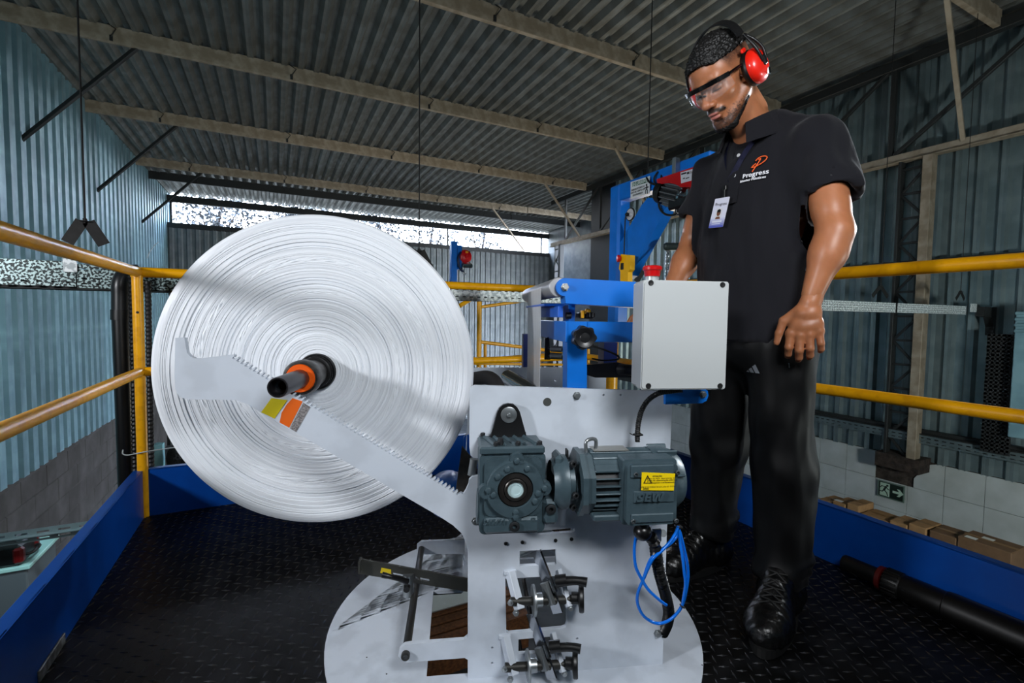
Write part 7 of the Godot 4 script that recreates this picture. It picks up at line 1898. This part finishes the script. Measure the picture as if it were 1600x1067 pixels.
	for k in tp.size() - 1:
		var p: Vector3 = tp[k] - Vector3(0, 0.005, 0); var q: Vector3 = tp[k + 1] - Vector3(0, 0.005, 0)
		var dp := 0.042 - 0.016 * maxf(0.0, 1.0 - absf(p.z) / 0.016) - 0.012 * maxf(0.0, (absf(p.z) - 0.05) / 0.027); var dq := 0.042 - 0.016 * maxf(0.0, 1.0 - absf(q.z) / 0.016) - 0.012 * maxf(0.0, (absf(q.z) - 0.05) / 0.027)
		b.q4(p + Vector3(-0.006, -dp, 0), q + Vector3(-0.006, -dq, 0), q, p)
	var lens := StandardMaterial3D.new()
	lens.albedo_color = Color(0.9, 0.93, 0.95, 0.08); lens.roughness = 0.03; lens.transparency = BaseMaterial3D.TRANSPARENCY_ALPHA
	part("lens", b, lens, gl, "clear polycarbonate lens")
	b = MB.new(); b.tube(smooth_path([Vector3(0.112, 0.002, -0.012), Vector3(0.121, 0.009, 0), Vector3(0.112, 0.002, 0.012)]), 0.0022, 6); part("nose_bridge", b, mat(Color(0.05, 0.05, 0.055), 0.3), gl)
	# ---- lanyard and badge
	var lan := thing("id_badge", "white and blue photo badge on a navy lanyard around the worker's neck", "badge", Vector3.ZERO, PT)
	var navy := mat(Color(0.07, 0.08, 0.22), 0.6)
	var hang := Vector3(0.0, 1.338, 0.012)
	hang = sf.onto(Vector3(0.5, 1.345, 0.014), Vector3(-1, 0, 0)) + Vector3(0.012, 0, 0)
	for s in [-1.0, 1.0]:
		b = MB.new()
		var pts := []
		for k in 8:
			var t := k / 7.0
			var yy := lerpf(1.352, 1.515, t); var zz := lerpf(hang.z, 0.062 * s, pow(t, 0.8))
			pts.append(sf.onto(Vector3(0.5, yy, zz), Vector3(-1, 0, 0)) + Vector3(0.008, 0, 0))
		pts.append(Vector3(0.06, 1.56, 0.068 * s)); pts.append(Vector3(0.0, 1.58, 0.062 * s))
		for k in pts.size() - 1:
			var p: Vector3 = pts[k]; var q: Vector3 = pts[k + 1]
			var w := (q - p).cross(Vector3(1, 0, 0.3 * s)).normalized() * 0.0085
			b.q4(p - w, p + w, q + w, q - w); b.q4(q - w, q + w, p + w, p - w)
		part("strap", b, navy, lan)
	b = MB.new(); b.box(hang + Vector3(0.004, -0.008, 0), Vector3(0.008, 0.016, 0.014), 0.002); b.box(hang + Vector3(0.006, -0.026, 0), Vector3(0.006, 0.026, 0.008), 0.001); part("clip", b, mat(Color(0.12, 0.12, 0.12), 0.35, 0.5), lan)
	var foot := sf.onto(Vector3(0.5, hang.y - 0.135, hang.z + 0.012), Vector3(-1, 0, 0)) + Vector3(0.016, 0, 0)
	var upv := (hang + Vector3(0.012, -0.034, 0) - foot).normalized()
	var rt := upv.cross(Vector3(1, 0, 0.1)).normalized()
	var cb := Basis(rt, upv, rt.cross(upv))
	var cx := Transform3D(cb, foot + upv * 0.05)
	var card := Node3D.new(); card.name = "card"; lan.add_child(card); card.transform = cx
	b = MB.new(); b.plate(rrect(Vector2(-0.0305, -0.0475), Vector2(0.0305, 0.0475), 0.003), -0.0006, 0.0); part("card_board", b, mat(Color(0.86, 0.86, 0.92), 0.3), card)
	b = MB.new(); b.colored = true; b.has_uv = false
	for k in 6:
		b.col = Color(0.75, 0.76, 0.88).lerp(Color(0.03, 0.05, 0.42), (k + 0.5) / 6.0)
		b.q4(Vector3(-0.0305, -0.012 - k * 0.0059, 0.0004), Vector3(-0.0305, -0.012 - (k + 1) * 0.0059, 0.0004), Vector3(0.0305, -0.012 - (k + 1) * 0.0059, 0.0004), Vector3(0.0305, -0.012 - k * 0.0059, 0.0004))
	var vm := StandardMaterial3D.new(); vm.vertex_color_use_as_albedo = true; vm.roughness = 0.35
	part("blue_print", b, vm, card)
	b = MB.new(); b.plate(rrect(Vector2(-0.013, -0.0205), Vector2(0.013, 0.0145), 0.001), 0.0004, 0.0007); part("photo_print", b, mat(Color(0.85, 0.85, 0.88), 0.4), card)
	b = MB.new(); b.plate(circ(Vector2(0, -0.001), 0.0078, 20, 0.0105), 0.0007, 0.0010); b.plate([Vector2(-0.011, -0.0205), Vector2(0.011, -0.0205), Vector2(0.007, -0.013), Vector2(-0.007, -0.013)], 0.0007, 0.0009); part("portrait", b, mat(Color(0.45, 0.28, 0.2), 0.5), card)
	b = MB.new(); b.plate([Vector2(-0.0078, 0.001), Vector2(0.0078, 0.001), Vector2(0.007, 0.0085), Vector2(0, 0.0115), Vector2(-0.007, 0.0085)], 0.001, 0.0012); part("portrait_hair", b, mat(Color(0.04, 0.04, 0.04), 0.5), card)
	b = MB.new(); b.box(Vector3(0, -0.0285, 0.0008), Vector3(0.04, 0.006, 0.0004)); b.box(Vector3(-0.002, -0.036, 0.0008), Vector3(0.036, 0.0022, 0.0004)); part("name_line", b, mat(Color(0.85, 0.86, 0.92), 0.4), card)
	off[card] = Vector3.ZERO
	lettering("Progress", 0.0115, 0.0003, mat(Color(0.1, 0.08, 0.15), 0.5), card, Vector3(0.003, 0.0265, 0.0005), Basis.IDENTITY, false)
	lettering("P", 0.013, 0.0003, mat(Color(0.1, 0.08, 0.15), 0.5), card, Vector3(-0.021, 0.028, 0.0005), Basis.IDENTITY, false)
